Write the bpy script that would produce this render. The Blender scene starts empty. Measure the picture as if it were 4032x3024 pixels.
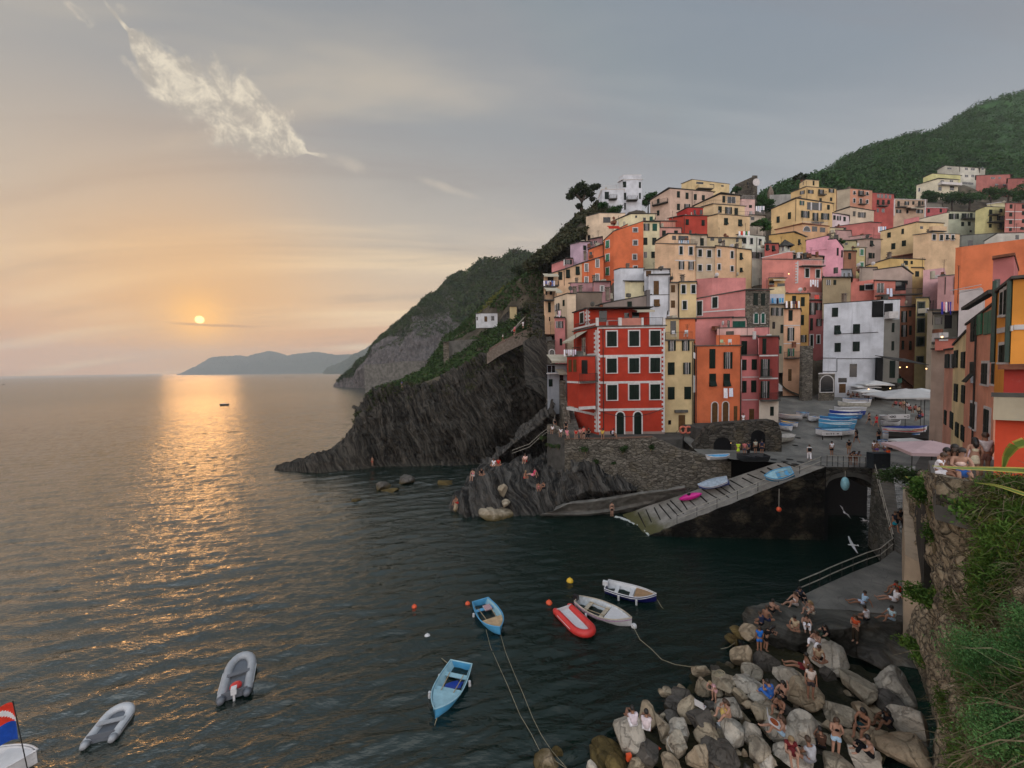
import bpy, bmesh, math, random
import numpy as np
from mathutils import Vector, Matrix
random.seed(7); RS = np.random.RandomState(11)
C = bpy.context.scene.collection
SC = bpy.context.scene
# ---------------------------------------------------------------- camera
HC = 18.0; F = 1513.0
pit = math.atan2(61, F); rol = 0.0148
_f = Vector((0, math.cos(pit), -math.sin(pit))); _u0 = Vector((0, math.sin(pit), math.cos(pit))); _r0 = Vector((1, 0, 0))
_r = _r0*math.cos(rol) - _u0*math.sin(rol); _u = _u0*math.cos(rol) + _r0*math.sin(rol)
cam = bpy.data.cameras.new('camera'); cam.lens_unit = 'MILLIMETERS'; cam.sensor_width = 36; cam.lens = 36*F/4032
cam.clip_end = 60000; cam.clip_start = 0.1
co = bpy.data.objects.new('camera', cam); C.objects.link(co); SC.camera = co
co.matrix_world = Matrix(((_r.x, _u.x, -_f.x, 0), (_r.y, _u.y, -_f.y, 0), (_r.z, _u.z, -_f.z, HC), (0, 0, 0, 1)))
SC.view_settings.view_transform = 'Standard'; SC.view_settings.look = 'None'; SC.view_settings.exposure = 0.22; SC.view_settings.gamma = 1
SC.cycles.use_denoising = True
SC.cycles.max_bounces = 5; SC.cycles.diffuse_bounces = 2; SC.cycles.glossy_bounces = 2; SC.cycles.transmission_bounces = 2; SC.cycles.volume_bounces = 0
SC.cycles.transparent_max_bounces = 4
SC.cycles.sample_clamp_indirect = 3; SC.cycles.caustics_reflective = False; SC.cycles.caustics_refractive = False
# ---------------------------------------------------------------- sky and sun
def NT(m):
 m.use_nodes = True
 return m.node_tree.nodes, m.node_tree.links
class G:                                    # tiny node helper
 def __init__(s, nt): s.n = nt.nodes; s.l = nt.links
 def new(s, t, **k):
  o = s.n.new(t)
  for a, b in k.items(): setattr(o, a, b)
  return o
 def put(s, sock, v):
  if v is None: return
  if isinstance(v, bpy.types.NodeSocket): s.l.new(v, sock)
  else: sock.default_value = v
 def m(s, op, a, b=None, c=None, clamp=False):
  o = s.new('ShaderNodeMath', operation=op, use_clamp=clamp)
  for i, v in enumerate((a, b, c)): s.put(o.inputs[i], v)
  return o.outputs[0]
 def v(s, op, a, b=None, scale=None):
  o = s.new('ShaderNodeVectorMath', operation=op)
  s.put(o.inputs[0], a); s.put(o.inputs[1], b)
  if scale is not None: s.put(o.inputs['Scale'], scale)
  return o.outputs['Value'] if op in ('DOT_PRODUCT', 'LENGTH') else o.outputs['Vector']
 def noise(s, vec, scale, detail=3, rough=.55, dist=0):
  o = s.new('ShaderNodeTexNoise'); s.put(o.inputs['Vector'], vec)
  for k, q in (('Scale', scale), ('Detail', detail), ('Roughness', rough), ('Distortion', dist)): o.inputs[k].default_value = q
  return o.outputs['Fac']
 def ramp(s, fac, stops, interp='LINEAR'):
  o = s.new('ShaderNodeValToRGB'); o.color_ramp.interpolation = interp
  e = o.color_ramp.elements
  while len(e) < len(stops): e.new(.5)
  for i, (p, c) in enumerate(stops):
   e[i].position = p; e[i].color = (*c, 1) if len(c) == 3 else c
  s.put(o.inputs[0], fac); return o.outputs[0]
 def mix(s, fac, a, b, mode='MIX'):
  o = s.new('ShaderNodeMix', data_type='RGBA', blend_type=mode)
  s.put(o.inputs[0], fac); s.put(o.inputs[6], a if isinstance(a, bpy.types.NodeSocket) else ((*a, 1) if len(a) == 3 else a))
  s.put(o.inputs[7], b if isinstance(b, bpy.types.NodeSocket) else ((*b, 1) if len(b) == 3 else b))
  return o.outputs[2]
 def mapr(s, v, a, b, c=0, d=1):
  o = s.new('ShaderNodeMapRange'); s.put(o.inputs[0], v)
  for i, q in enumerate((a, b, c, d)): s.put(o.inputs[i+1], q)
  o.interpolation_type = 'SMOOTHSTEP'
  return o.outputs[0]
def lin(c):
 c = c/255.0
 return c/12.92 if c <= .04045 else ((c+.055)/1.055)**2.4
def rgb(r, g, b, k=1.0): return (lin(r)*k, lin(g)*k, lin(b)*k)
ZM = dict(A=(2100,600,2.212), B=(3000,600,2.1434), C=(2100,1100,2.212), E=(3000,1100,2.1434), F=(1000,900,1.3825), G=(1750,1650,1.7696),
 H=(2900,1700,1.9541), I=(1700,2200,2.013), J=(2300,2300,2.2911), K=(3000,2200,2.0136), L=(0,2400,2.0109), M=(0,0,1.106), N=(0,1350,1.4747),
 O=(2080,780,3.95), P=(2550,680,3.771), Q=(3000,680,3.771), R=(3500,600,3.607), S=(3000,1050,3.456), T=(2050,1050,3.6867), U=(3600,900,2.7639), W=(0,0,.5486))
def ray(k, x, y):
 o = ZM[k]; px = o[0]+x/o[2]; py = o[1]+y/o[2]
 return _f + _r*((px-2016)/F) + _u*((1512-py)/F)
CAM = Vector((0, 0, HC))
def atz(k, x, y, e=0.0):
 d = ray(k, x, y); return CAM + d*((e-HC)/d.z)
def aty(k, x, y, Y):
 d = ray(k, x, y); return CAM + d*(Y/d.y)
def plaza_z(y): return 7.6 + .2*max(0, y-45)
def atp(k, x, y, up=0):
 d = ray(k, x, y); t = (7.6+up-HC)/d.z
 if d.y*t > 45 or t < 0: t = (7.6+up-.2*45-HC)/(d.z-.2*d.y)
 return CAM + d*t
sund = ray('M', 869, 1392).normalized()
sun_el = math.asin(sund.z); sun_az = math.atan2(sund.x, sund.y)
w = bpy.data.worlds.new('World'); SC.world = w; w.use_nodes = True
g = G(w.node_tree); g.n.clear()
tc = g.new('ShaderNodeTexCoord'); D = tc.outputs['Generated']
D = g.v('NORMALIZE', D)
sep = g.new('ShaderNodeSeparateXYZ'); g.l.new(D, sep.inputs[0]); dx, dy, dz = sep.outputs
sky = g.new('ShaderNodeTexSky', sky_type='NISHITA', sun_disc=False, sun_elevation=sun_el, sun_rotation=sun_az, altitude=0, air_density=1.0, dust_density=4.0, ozone_density=1.0)
el = g.m('MAXIMUM', dz, 0.0)
cosS = g.v('DOT_PRODUCT', D, tuple(sund))
# overcast dusk veil: grey blue aloft, warm and dim near the horizon
veil = g.ramp(el, [(0.0, rgb(208,150,112)), (.06, rgb(224,166,118)), (.17, rgb(222,192,156)), (.30, rgb(190,178,162)), (.5, rgb(151,152,152)), (.75, rgb(120,128,136)), (1, rgb(112,124,136))])
# away from the sun the low sky is grey, not orange
side = g.mapr(cosS, .42, .95)
cool = g.ramp(el, [(0.0, rgb(176,166,164)), (.25, rgb(164,163,168)), (.5, rgb(134,141,149)), (1, rgb(112,124,136))])
col = g.mix(side, cool, veil)
# streaky high cirrus, laid in bands drifting to the lower right
den = g.m('ADD', el, .16)
px_ = g.m('DIVIDE', dx, den); py_ = g.m('DIVIDE', dy, den)
cv = g.new('ShaderNodeCombineXYZ'); g.l.new(px_, cv.inputs[0]); g.l.new(py_, cv.inputs[1])
mp = g.new('ShaderNodeMapping'); g.l.new(cv.outputs[0], mp.inputs[0]); mp.inputs['Rotation'].default_value = (0, 0, math.radians(-62)); mp.inputs['Scale'].default_value = (.28, 1.15, 1)
s1 = g.noise(mp.outputs[0], 1.1, 5, .55, .6)
st = g.mapr(s1, .45, .68)
st = g.m('MULTIPLY', st, g.mapr(el, .75, .12, .2, .8))
warm = g.mix(side, rgb(184,182,184), rgb(250,222,178))
col = g.mix(st, col, warm)
st2 = g.m('MULTIPLY', g.mapr(g.noise(mp.outputs[0], 1.7, 5, .6, .8), .46, .72), .38)
col = g.mix(st2, col, rgb(140,128,124))
# glow round the sun and the dim disc
gl = g.m('POWER', g.m('MAXIMUM', cosS, 0.0), 32.0)
col = g.mix(g.m('MULTIPLY', gl, .75), col, rgb(244,178,92))
gl2 = g.m('POWER', g.m('MAXIMUM', cosS, 0.0), 900.0)
col = g.mix(g.m('MULTIPLY', gl2, .85), col, (1.35, .66, .10))
disc = g.mapr(cosS, math.cos(math.radians(.52)), math.cos(math.radians(.3)))
# thin bar of cloud cutting the lower limb
barn = g.noise(D, 30, 2, .5)
bz = g.m('ADD', dz, g.m('MULTIPLY', g.m('SUBTRACT', barn, .5), .006))
bar = g.m('MULTIPLY', g.mapr(bz, sund.z-.0135, sund.z-.0105), g.mapr(bz, sund.z-.006, sund.z-.0085))
bside = g.m('MULTIPLY', g.mapr(g.m('SUBTRACT', dx, sund.x), -.05, -.01), g.mapr(g.m('SUBTRACT', dx, sund.x), .1, .04))
bar = g.m('MULTIPLY', bar, bside)
disc = g.m('MULTIPLY', disc, g.m('SUBTRACT', 1.0, bar))
col = g.mix(g.m('MULTIPLY', bar, .55), col, rgb(190,130,84))
# the broken cumulus bank at upper left: mask in the plane tangent to its own direction
ca = ray('M', 600, 165).normalized(); cb = ray('M', 1310, 650).normalized(); cm = ((ca+cb)/2).normalized()
e1 = (cb-ca); e1 = (e1 - cm*e1.dot(cm)).normalized(); e2 = cm.cross(e1).normalized()
q = g.v('DOT_PRODUCT', D, tuple(cm)); u_ = g.m('DIVIDE', g.v('DOT_PRODUCT', D, tuple(e1)), q); v_ = g.m('DIVIDE', g.v('DOT_PRODUCT', D, tuple(e2)), q)
hl = (cb-ca).length/2
cu = g.new('ShaderNodeCombineXYZ'); g.l.new(u_, cu.inputs[0]); g.l.new(v_, cu.inputs[1])
nb = g.noise(cu.outputs[0], 5.5, 2, .5); nf = g.noise(cu.outputs[0], 17, 7, .66, .25)
un = g.m('DIVIDE', u_, hl*1.12)
# banks sag: centre line curves a little
vc = g.m('ADD', v_, g.m('MULTIPLY', g.m('SUBTRACT', g.m('MULTIPLY', un, un), .9), .03))
wid = g.m('ADD', g.m('MULTIPLY', g.m('SUBTRACT', 1.0, g.m('POWER', g.m('ABSOLUTE', un), 3.5)), .066), .0)
dd = g.m('SUBTRACT', 1.0, g.m('DIVIDE', g.m('ABSOLUTE', vc), g.m('MAXIMUM', wid, .004)))
dens = g.m('ADD', g.m('ADD', g.m('MULTIPLY', dd, .55), g.m('MULTIPLY', g.m('SUBTRACT', nb, .5), 1.1)), g.m('MULTIPLY', g.m('SUBTRACT', nf, .5), 1.5))
dens = g.m('MULTIPLY', g.mapr(dens, .0, .32), g.mapr(q, .3, .5))
dens = g.m('MULTIPLY', dens, g.mapr(g.m('ABSOLUTE', un), 1.3, 1.0))
body = g.mix(g.mapr(g.noise(cu.outputs[0], 26, 6, .7, .4), .38, .66), rgb(176,166,152), rgb(240,226,200))
col = g.mix(g.m('MULTIPLY', dens, .8), col, body)
for (qa, qb, ww, amt, nz_) in ((('M',290,20),('M',420,110),.01,.4,9.0), (('M',480,190),('M',700,420),.009,.35,9.0), (('M',1340,650),('M',1640,760),.018,.3,2.5), (('M',1770,760),('M',2100,870),.012,.35,2.0), (('M',500,35),('M',570,42),.008,.5,5.0)):
 a_ = ray(*qa).normalized(); b_ = ray(*qb).normalized(); m_ = ((a_+b_)/2).normalized(); f1 = (b_-a_); L_ = f1.length/2; f1 = (f1-m_*f1.dot(m_)).normalized(); f2 = m_.cross(f1)
 qq = g.v('DOT_PRODUCT', D, tuple(m_)); uu = g.m('DIVIDE', g.m('DIVIDE', g.v('DOT_PRODUCT', D, tuple(f1)), qq), L_); vv = g.m('DIVIDE', g.m('DIVIDE', g.v('DOT_PRODUCT', D, tuple(f2)), qq), ww)
 r2 = g.m('ADD', g.m('MULTIPLY', uu, uu), g.m('MULTIPLY', vv, vv))
 mk = g.m('MULTIPLY', g.mapr(g.m('ADD', r2, g.m('MULTIPLY', g.m('SUBTRACT', nf, .5), nz_)), 1.0, -.6), g.mapr(qq, .3, .5))
 col = g.mix(g.m('MULTIPLY', mk, amt), col, rgb(232,216,190))
col = g.mix(disc, col, (2.6, 1.7, .62))
k_ = g.m('ADD', g.mapr(dy, .1, -.5, 1.0, 5.0), g.mapr(el, .74, .95, 0.0, 1.8))  # unseen sky behind camera and overhead brightened as added light on facades and boulders
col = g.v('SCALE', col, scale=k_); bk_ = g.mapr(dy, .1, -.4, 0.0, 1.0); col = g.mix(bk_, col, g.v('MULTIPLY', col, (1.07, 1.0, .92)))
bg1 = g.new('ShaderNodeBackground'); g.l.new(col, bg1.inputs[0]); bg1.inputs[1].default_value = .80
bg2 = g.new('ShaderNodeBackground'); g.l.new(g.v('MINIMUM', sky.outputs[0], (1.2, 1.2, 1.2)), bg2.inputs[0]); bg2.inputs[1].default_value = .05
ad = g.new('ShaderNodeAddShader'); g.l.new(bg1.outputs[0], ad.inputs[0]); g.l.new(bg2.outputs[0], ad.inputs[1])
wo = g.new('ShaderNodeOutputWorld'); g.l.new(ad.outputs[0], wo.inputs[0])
sl = bpy.data.lights.new('sun', 'SUN'); sl.energy = .06; sl.angle = math.radians(7); sl.color = (1, .5, .18)
so = bpy.data.objects.new('sun', sl); C.objects.link(so); so.rotation_euler = (-sund).to_track_quat('-Z', 'Y').to_euler()
# ---------------------------------------------------------------- noise for shapes
def _h(ix, iy, iz):
 n = (ix.astype(np.int64)*73856093) ^ (iy.astype(np.int64)*19349663) ^ (iz.astype(np.int64)*83492791)
 n = (n ^ (n >> 13))*1274126177 & 0x7fffffff
 return ((n ^ (n >> 16)) & 0xffff)/65535.0
def vn(p):
 i = np.floor(p).astype(np.int64); f = p-i; f = f*f*(3-2*f)
 x, y, z = i.T; a, b, c = f.T; r = 0
 for ddx in (0, 1):
  for ddy in (0, 1):
   for ddz in (0, 1):
    r = r + _h(x+ddx, y+ddy, z+ddz)*(a if ddx else 1-a)*(b if ddy else 1-b)*(c if ddz else 1-c)
 return r*2-1
def fbm(p, o=4, g_=.5):
 r = 0; a = 1
 for k in range(o): r = r + vn(p*(2.03**k)+k*17.3)*a; a *= g_
 return r
# ---------------------------------------------------------------- mesh helpers
def tag(o, label=None, cat=None, group=None, kind=None):
 if label: o['label'] = label
 if cat: o['category'] = cat
 if group: o['group'] = group
 if kind: o['kind'] = kind
 return o
def link(name, me, parent=None, loc=None, rz=0, rot=None):
 o = bpy.data.objects.new(name, me); C.objects.link(o)
 if parent: o.parent = parent
 if loc is not None: o.location = loc
 if rot: o.rotation_euler = rot
 elif rz: o.rotation_euler = (0, 0, rz)
 return o
def thing(name, label, cat, loc=(0, 0, 0), rz=0, group=None):
 return tag(link(name, None, None, loc, rz), label, cat, group)
def npmesh(name, V, Fc, mats, smooth=False, mi=None):
 me = bpy.data.meshes.new(name); V = np.asarray(V, np.float32); Fc = np.asarray(Fc, np.int32); k = Fc.shape[1]
 me.vertices.add(len(V)); me.vertices.foreach_set('co', V.ravel())
 me.loops.add(Fc.size); me.loops.foreach_set('vertex_index', Fc.ravel())
 me.polygons.add(len(Fc)); me.polygons.foreach_set('loop_start', np.arange(0, Fc.size, k, dtype=np.int32))
 try: me.polygons.foreach_set('loop_total', np.full(len(Fc), k, np.int32))
 except Exception: pass
 if smooth: me.polygons.foreach_set('use_smooth', np.ones(len(Fc), bool))
 if mi is not None: me.polygons.foreach_set('material_index', np.asarray(mi, np.int32))
 me.update(calc_edges=True)
 for m in (mats if isinstance(mats, (list, tuple)) else [mats]): me.materials.append(m)
 return me
class MB:
 def __init__(s): s.v = []; s.f = []; s.m = []; s.cur = 0
 def face(s, pts):
  b = len(s.v); s.v += [tuple(p) for p in pts]; s.f.append(tuple(range(b, b+len(pts)))); s.m.append(s.cur)
 def box(s, x0, y0, z0, x1, y1, z1):
  p = [(x0,y0,z0),(x1,y0,z0),(x1,y1,z0),(x0,y1,z0),(x0,y0,z1),(x1,y0,z1),(x1,y1,z1),(x0,y1,z1)]
  s.hexa(p)
 def hexa(s, p):
  b = len(s.v); s.v += [tuple(q) for q in p]
  for q in ((0,3,2,1),(4,5,6,7),(0,1,5,4),(1,2,6,5),(2,3,7,6),(3,0,4,7)): s.f.append(tuple(b+i for i in q)); s.m.append(s.cur)
 def prism(s, pts, z0, z1):            # pts plan polygon ccw ; z0,z1 numbers or lists
  n = len(pts); a = z0 if isinstance(z0, (list, tuple)) else [z0]*n; c = z1 if isinstance(z1, (list, tuple)) else [z1]*n
  b = len(s.v); s.v += [(p[0], p[1], a[i]) for i, p in enumerate(pts)] + [(p[0], p[1], c[i]) for i, p in enumerate(pts)]
  for i in range(n): j = (i+1) % n; s.f.append((b+i, b+j, b+n+j, b+n+i)); s.m.append(s.cur)
  s.f.append(tuple(b+n+i for i in range(n))); s.m.append(s.cur); s.f.append(tuple(b+i for i in reversed(range(n)))); s.m.append(s.cur)
 def tube(s, pts, r, n=6, cap=True):
  pts = [Vector(p) for p in pts]; rr = r if isinstance(r, (list, tuple)) else [r]*len(pts)
  b = len(s.v)
  for i, p in enumerate(pts):
   t = (pts[min(i+1, len(pts)-1)]-pts[max(i-1, 0)])
   if t.length < 1e-6: t = Vector((0, 0, 1))
   t.normalize(); a = t.cross(Vector((0, 0, 1)))
   if a.length < .05: a = t.cross(Vector((1, 0, 0)))
   a.normalize(); c = t.cross(a)
   for k in range(n):
    an = 2*math.pi*k/n; s.v.append(tuple(p+(a*math.cos(an)+c*math.sin(an))*rr[i]))
  for i in range(len(pts)-1):
   for k in range(n):
    k2 = (k+1) % n; s.f.append((b+i*n+k, b+i*n+k2, b+(i+1)*n+k2, b+(i+1)*n+k)); s.m.append(s.cur)
  if cap:
   s.f.append(tuple(b+k for k in reversed(range(n)))); s.m.append(s.cur)
   s.f.append(tuple(b+(len(pts)-1)*n+k for k in range(n))); s.m.append(s.cur)
 def ell(s, c, r, nu=10, nv=7):
  b = len(s.v)
  for j in range(nv+1):
   ph = math.pi*j/nv
   for i in range(nu):
    th = 2*math.pi*i/nu; s.v.append((c[0]+r[0]*math.sin(ph)*math.cos(th), c[1]+r[1]*math.sin(ph)*math.sin(th), c[2]+r[2]*math.cos(ph)))
  for j in range(nv):
   for i in range(nu):
    i2 = (i+1) % nu; s.f.append((b+j*nu+i, b+(j+1)*nu+i, b+(j+1)*nu+i2, b+j*nu+i2)); s.m.append(s.cur)
 def mesh(s, name, mats, smooth=False):
  me = bpy.data.meshes.new(name); me.from_pydata(s.v, [], s.f)
  for m in (mats if isinstance(mats, (list, tuple)) else [mats]): me.materials.append(m)
  me.polygons.foreach_set('material_index', s.m)
  if smooth: me.polygons.foreach_set('use_smooth', [True]*len(s.f))
  me.update(); return me
 def obj(s, name, mats, parent=None, loc=None, rz=0, smooth=False):
  return link(name, s.mesh(name, mats, smooth), parent, loc, rz)
# ---------------------------------------------------------------- materials
MC = {}
def mat(key, fn):
 if key not in MC:
  m = bpy.data.materials.new(key if isinstance(key, str) else 'm_'+'_'.join(map(str, key))[:50]); m.use_nodes = True
  q = G(m.node_tree); b = m.node_tree.nodes['Principled BSDF']; fn(q, b); MC[key] = m
 return MC[key]
def sets(b, **k):
 for a, v in k.items():
  a = a.replace('_', ' ')
  if a in b.inputs: b.inputs[a].default_value = v
def plain(name, c, rough=.6, var=.25, scale=3.0, metal=0, bump=0):
 def f(q, b):
  if rough > .55: sets(b, Specular_IOR_Level=.15)
  t = q.new('ShaderNodeTexCoord').outputs['Object']
  n = q.noise(t, scale, 4, .6)
  cc = q.mix(q.mapr(n, .3, .7), tuple(x*(1-var) for x in c), tuple(min(1, x*(1+var*.6)) for x in c))
  q.l.new(cc, b.inputs['Base Color']); b.inputs['Roughness'].default_value = rough; b.inputs['Metallic'].default_value = metal
  if bump:
   bn = q.new('ShaderNodeBump'); bn.inputs['Strength'].default_value = bump; bn.inputs['Distance'].default_value = .05; q.l.new(n, bn.inputs['Height']); q.l.new(bn.outputs[0], b.inputs['Normal'])
 return mat(name, f)
def stucco(c, wear=.5):
 c = tuple(round(x, 3) for x in c)
 def f(q, b):
  geo = q.new('ShaderNodeNewGeometry').outputs['Position']
  n1 = q.noise(geo, .35, 5, .6); n2 = q.noise(geo, 2.6, 5, .65)
  mp = q.new('ShaderNodeMapping'); q.l.new(geo, mp.inputs[0]); mp.inputs['Scale'].default_value = (1.6, 1.6, .16)
  n3 = q.noise(mp.outputs[0], 1.0, 4, .6)
  k = q.mix(q.mapr(n1, .3, .7), tuple(x*.76 for x in c), tuple(min(x*1.1, .92) for x in c))
  k = q.mix(q.m('MULTIPLY', q.mapr(n3, .5, .78), min(.62*wear, .7)), k, tuple(x*.5+.02 for x in c))
  k = q.mix(q.m('MULTIPLY', q.mapr(n2, .6, .75), .62*wear), k, tuple(x*.6+.12 for x in c))
  q.l.new(k, b.inputs['Base Color']); b.inputs['Roughness'].default_value = .92; sets(b, Specular_IOR_Level=.15)
  bn = q.new('ShaderNodeBump'); bn.inputs['Strength'].default_value = .35; bn.inputs['Distance'].default_value = .03
  q.l.new(n2, bn.inputs['Height']); q.l.new(bn.outputs[0], b.inputs['Normal'])
 return mat(('stucco', c, wear), f)
def stonewall(c1=(.10,.088,.072), c2=(.27,.24,.20), sc=1.7, key='stone_masonry'):
 def f(q, b):
  geo = q.new('ShaderNodeNewGeometry').outputs['Position']
  wob = q.new('ShaderNodeTexNoise'); wob.inputs['Scale'].default_value = 1.2; q.l.new(geo, wob.inputs['Vector'])
  pv = q.v('ADD', geo, q.v('SCALE', wob.outputs['Color'], scale=.5))
  mp = q.new('ShaderNodeMapping'); q.l.new(pv, mp.inputs[0]); mp.inputs['Scale'].default_value = (1, 1, 2.3)
  vo = q.new('ShaderNodeTexVoronoi', feature='F1'); vo.inputs['Scale'].default_value = sc; q.l.new(mp.outputs[0], vo.inputs['Vector'])
  ve = q.new('ShaderNodeTexVoronoi', feature='DISTANCE_TO_EDGE'); ve.inputs['Scale'].default_value = sc; q.l.new(mp.outputs[0], ve.inputs['Vector'])
  sp = q.new('ShaderNodeSeparateColor'); q.l.new(vo.outputs['Color'], sp.inputs[0])
  k = q.mix(sp.outputs[0], c1, c2)
  k = q.mix(q.m('MULTIPLY', q.noise(geo, 7, 4, .6), .5), k, tuple(x*.5 for x in c1))
  k = q.mix(q.m('MULTIPLY', q.mapr(q.noise(geo, .5, 3), .5, .7), .5), k, (.16, .13, .085))
  k = q.mix(q.mapr(ve.outputs[0], .05, .0), k, tuple(x*.28 for x in c1))
  q.l.new(k, b.inputs['Base Color']); b.inputs['Roughness'].default_value = .95; sets(b, Specular_IOR_Level=.15)
  bn = q.new('ShaderNodeBump'); bn.inputs['Strength'].default_value = .9; bn.inputs['Distance'].default_value = .12
  q.l.new(q.m('ADD', q.mapr(ve.outputs[0], 0, .16), q.m('MULTIPLY', q.noise(geo, 6, 3), .5)), bn.inputs['Height']); q.l.new(bn.outputs[0], b.inputs['Normal'])
 return mat(key, f)
def rockmat(key, c1, c2, bed=(.9, 0, .4), sc=1.3, pale=.25):
 def f(q, b):
  geo = q.new('ShaderNodeNewGeometry').outputs['Position']
  wb = q.noise(geo, .12, 3, .5)
  s = q.m('ADD', q.v('DOT_PRODUCT', geo, bed), q.m('MULTIPLY', wb, 6.0))
  cx = q.new('ShaderNodeCombineXYZ'); q.l.new(q.m('MULTIPLY', s, sc), cx.inputs[0]);
  sp = q.new('ShaderNodeSeparateXYZ'); q.l.new(geo, sp.inputs[0]); q.l.new(q.m('MULTIPLY', sp.outputs[2], .1), cx.inputs[1]); q.l.new(q.m('MULTIPLY', sp.outputs[1], .1), cx.inputs[2])
  band = q.noise(cx.outputs[0], 1.6, 6, .75)
  n = q.noise(geo, 1.1, 6, .65)
  k = q.mix(q.mapr(band, .35, .7), c1, c2)
  k = q.mix(q.m('MULTIPLY', q.mapr(n, .5, .8), .6), k, (.13, .10, .07))
  k = q.mix(q.m('MULTIPLY', q.mapr(q.noise(geo, 2.8, 5, .7), .62, .75), pale), k, (.42, .40, .36))
  q.l.new(k, b.inputs['Base Color']); b.inputs['Roughness'].default_value = .85; sets(b, Specular_IOR_Level=.2)
  bn = q.new('ShaderNodeBump'); bn.inputs['Strength'].default_value = 1; bn.inputs['Distance'].default_value = .35
  q.l.new(q.m('ADD', band, q.m('MULTIPLY', n, .6)), bn.inputs['Height']); q.l.new(bn.outputs[0], b.inputs['Normal'])
 return mat(key, f)
def leafmat(key, c1, c2, sc=.25, c3=None, tr=.25):
 def f(q, b):
  geo = q.new('ShaderNodeNewGeometry')
  n = q.noise(geo.outputs['Position'], sc, 3, .6); n2 = q.noise(geo.outputs['Position'], sc*9, 2, .6)
  k = q.mix(q.mapr(q.m('ADD', q.m('MULTIPLY', n, .55), q.m('MULTIPLY', n2, .45)), .36, .64), c1, c2)
  if c3: k = q.mix(q.mapr(q.noise(geo.outputs['Position'], sc*2.5, 4, .7), .55, .68), k, c3)
  q.l.new(k, b.inputs['Base Color']); b.inputs['Roughness'].default_value = .7; sets(b, Specular_IOR_Level=.2)
 return mat(key, f)
def boulder_mat(key='boulder_stone', c1=(.17,.145,.115), c2=(.50,.435,.34), c3=(.42,.32,.2)):
 def f(q, b):
  oi = q.new('ShaderNodeObjectInfo').outputs['Random']; geo = q.new('ShaderNodeNewGeometry').outputs['Position']
  n = q.noise(geo, 1.3, 6, .7, .4); n2 = q.noise(geo, 7, 5, .7)
  k = q.mix(q.mapr(n, .3, .68), c1, c2)
  k = q.mix(q.m('MULTIPLY', oi, .6), k, c3)
  k = q.mix(q.m('MULTIPLY', q.mapr(n2, .5, .7), .5), k, tuple(x*.5 for x in c1))
  sp = q.new('ShaderNodeSeparateXYZ'); q.l.new(geo, sp.inputs[0])
  wet = q.mapr(q.m('ADD', sp.outputs[2], q.m('MULTIPLY', n, .8)), 1.25, .55)
  k = q.mix(wet, k, (.085, .06, .02))
  q.l.new(k, b.inputs['Base Color']); b.inputs['Roughness'].default_value = .85; sets(b, Specular_IOR_Level=.25)
  ve = q.new('ShaderNodeTexVoronoi', feature='DISTANCE_TO_EDGE'); ve.inputs['Scale'].default_value = 1.1; q.l.new(q.v('ADD', geo, q.v('SCALE', (1,1,1), scale=n)), ve.inputs['Vector'])
  bn = q.new('ShaderNodeBump'); bn.inputs['Strength'].default_value = 1; bn.inputs['Distance'].default_value = .12
  q.l.new(q.m('ADD', q.m('ADD', n, q.m('MULTIPLY', n2, .6)), q.m('MULTIPLY', q.mapr(ve.outputs[0], 0, .05), .5)), bn.inputs['Height']); q.l.new(bn.outputs[0], b.inputs['Normal'])
 return mat(key, f)
def leafcloud(cs, rs, n, size, flat=.75, shell=.55, tri=False):
 """leaf-sized quads spread through blobs: cs (k,3), rs (k,3), n per blob"""
 cs = np.asarray(cs, float); rs = np.asarray(rs, float); k = len(cs)
 if rs.ndim == 1: rs = np.repeat(rs[:, None], 3, 1)
 d = RS.normal(size=(k, n, 3)); d /= np.linalg.norm(d, axis=2, keepdims=True)
 r = shell + (1-shell)*RS.rand(k, n, 1); r = r*(1+.18*RS.normal(size=(k, n, 1)))
 c = (cs[:, None]+d*r*rs[:, None]).reshape(-1, 3)
 nn = d.reshape(-1, 3)*.8+RS.normal(size=c.shape)*.7; nn /= np.linalg.norm(nn, axis=1, keepdims=True)
 a = np.cross(nn, RS.normal(size=c.shape)); a /= np.linalg.norm(a, axis=1, keepdims=True)+1e-9; bb = np.cross(nn, a)
 s = size*(.5+RS.rand(len(c), 1)); a *= s; bb *= s*flat
 V = np.stack([c-a*.6, c+bb*.6, c+a*.9, c-bb*.5], 1).reshape(-1, 3)
 return V, np.arange(len(V)).reshape(-1, 4)
def merge(parts):
 Vs = []; Fs = []; o = 0
 for V, Fc in parts: Vs.append(V); Fs.append(Fc+o); o += len(V)
 return np.concatenate(Vs), np.concatenate(Fs)
def resamp(pl, n):
 pl = np.asarray([tuple(p) for p in pl], float); t = np.linspace(0, len(pl)-1, n); i = np.minimum(t.astype(int), len(pl)-2); f = (t-i)[:, None]
 return pl[i]*(1-f)+pl[i+1]*f
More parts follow.
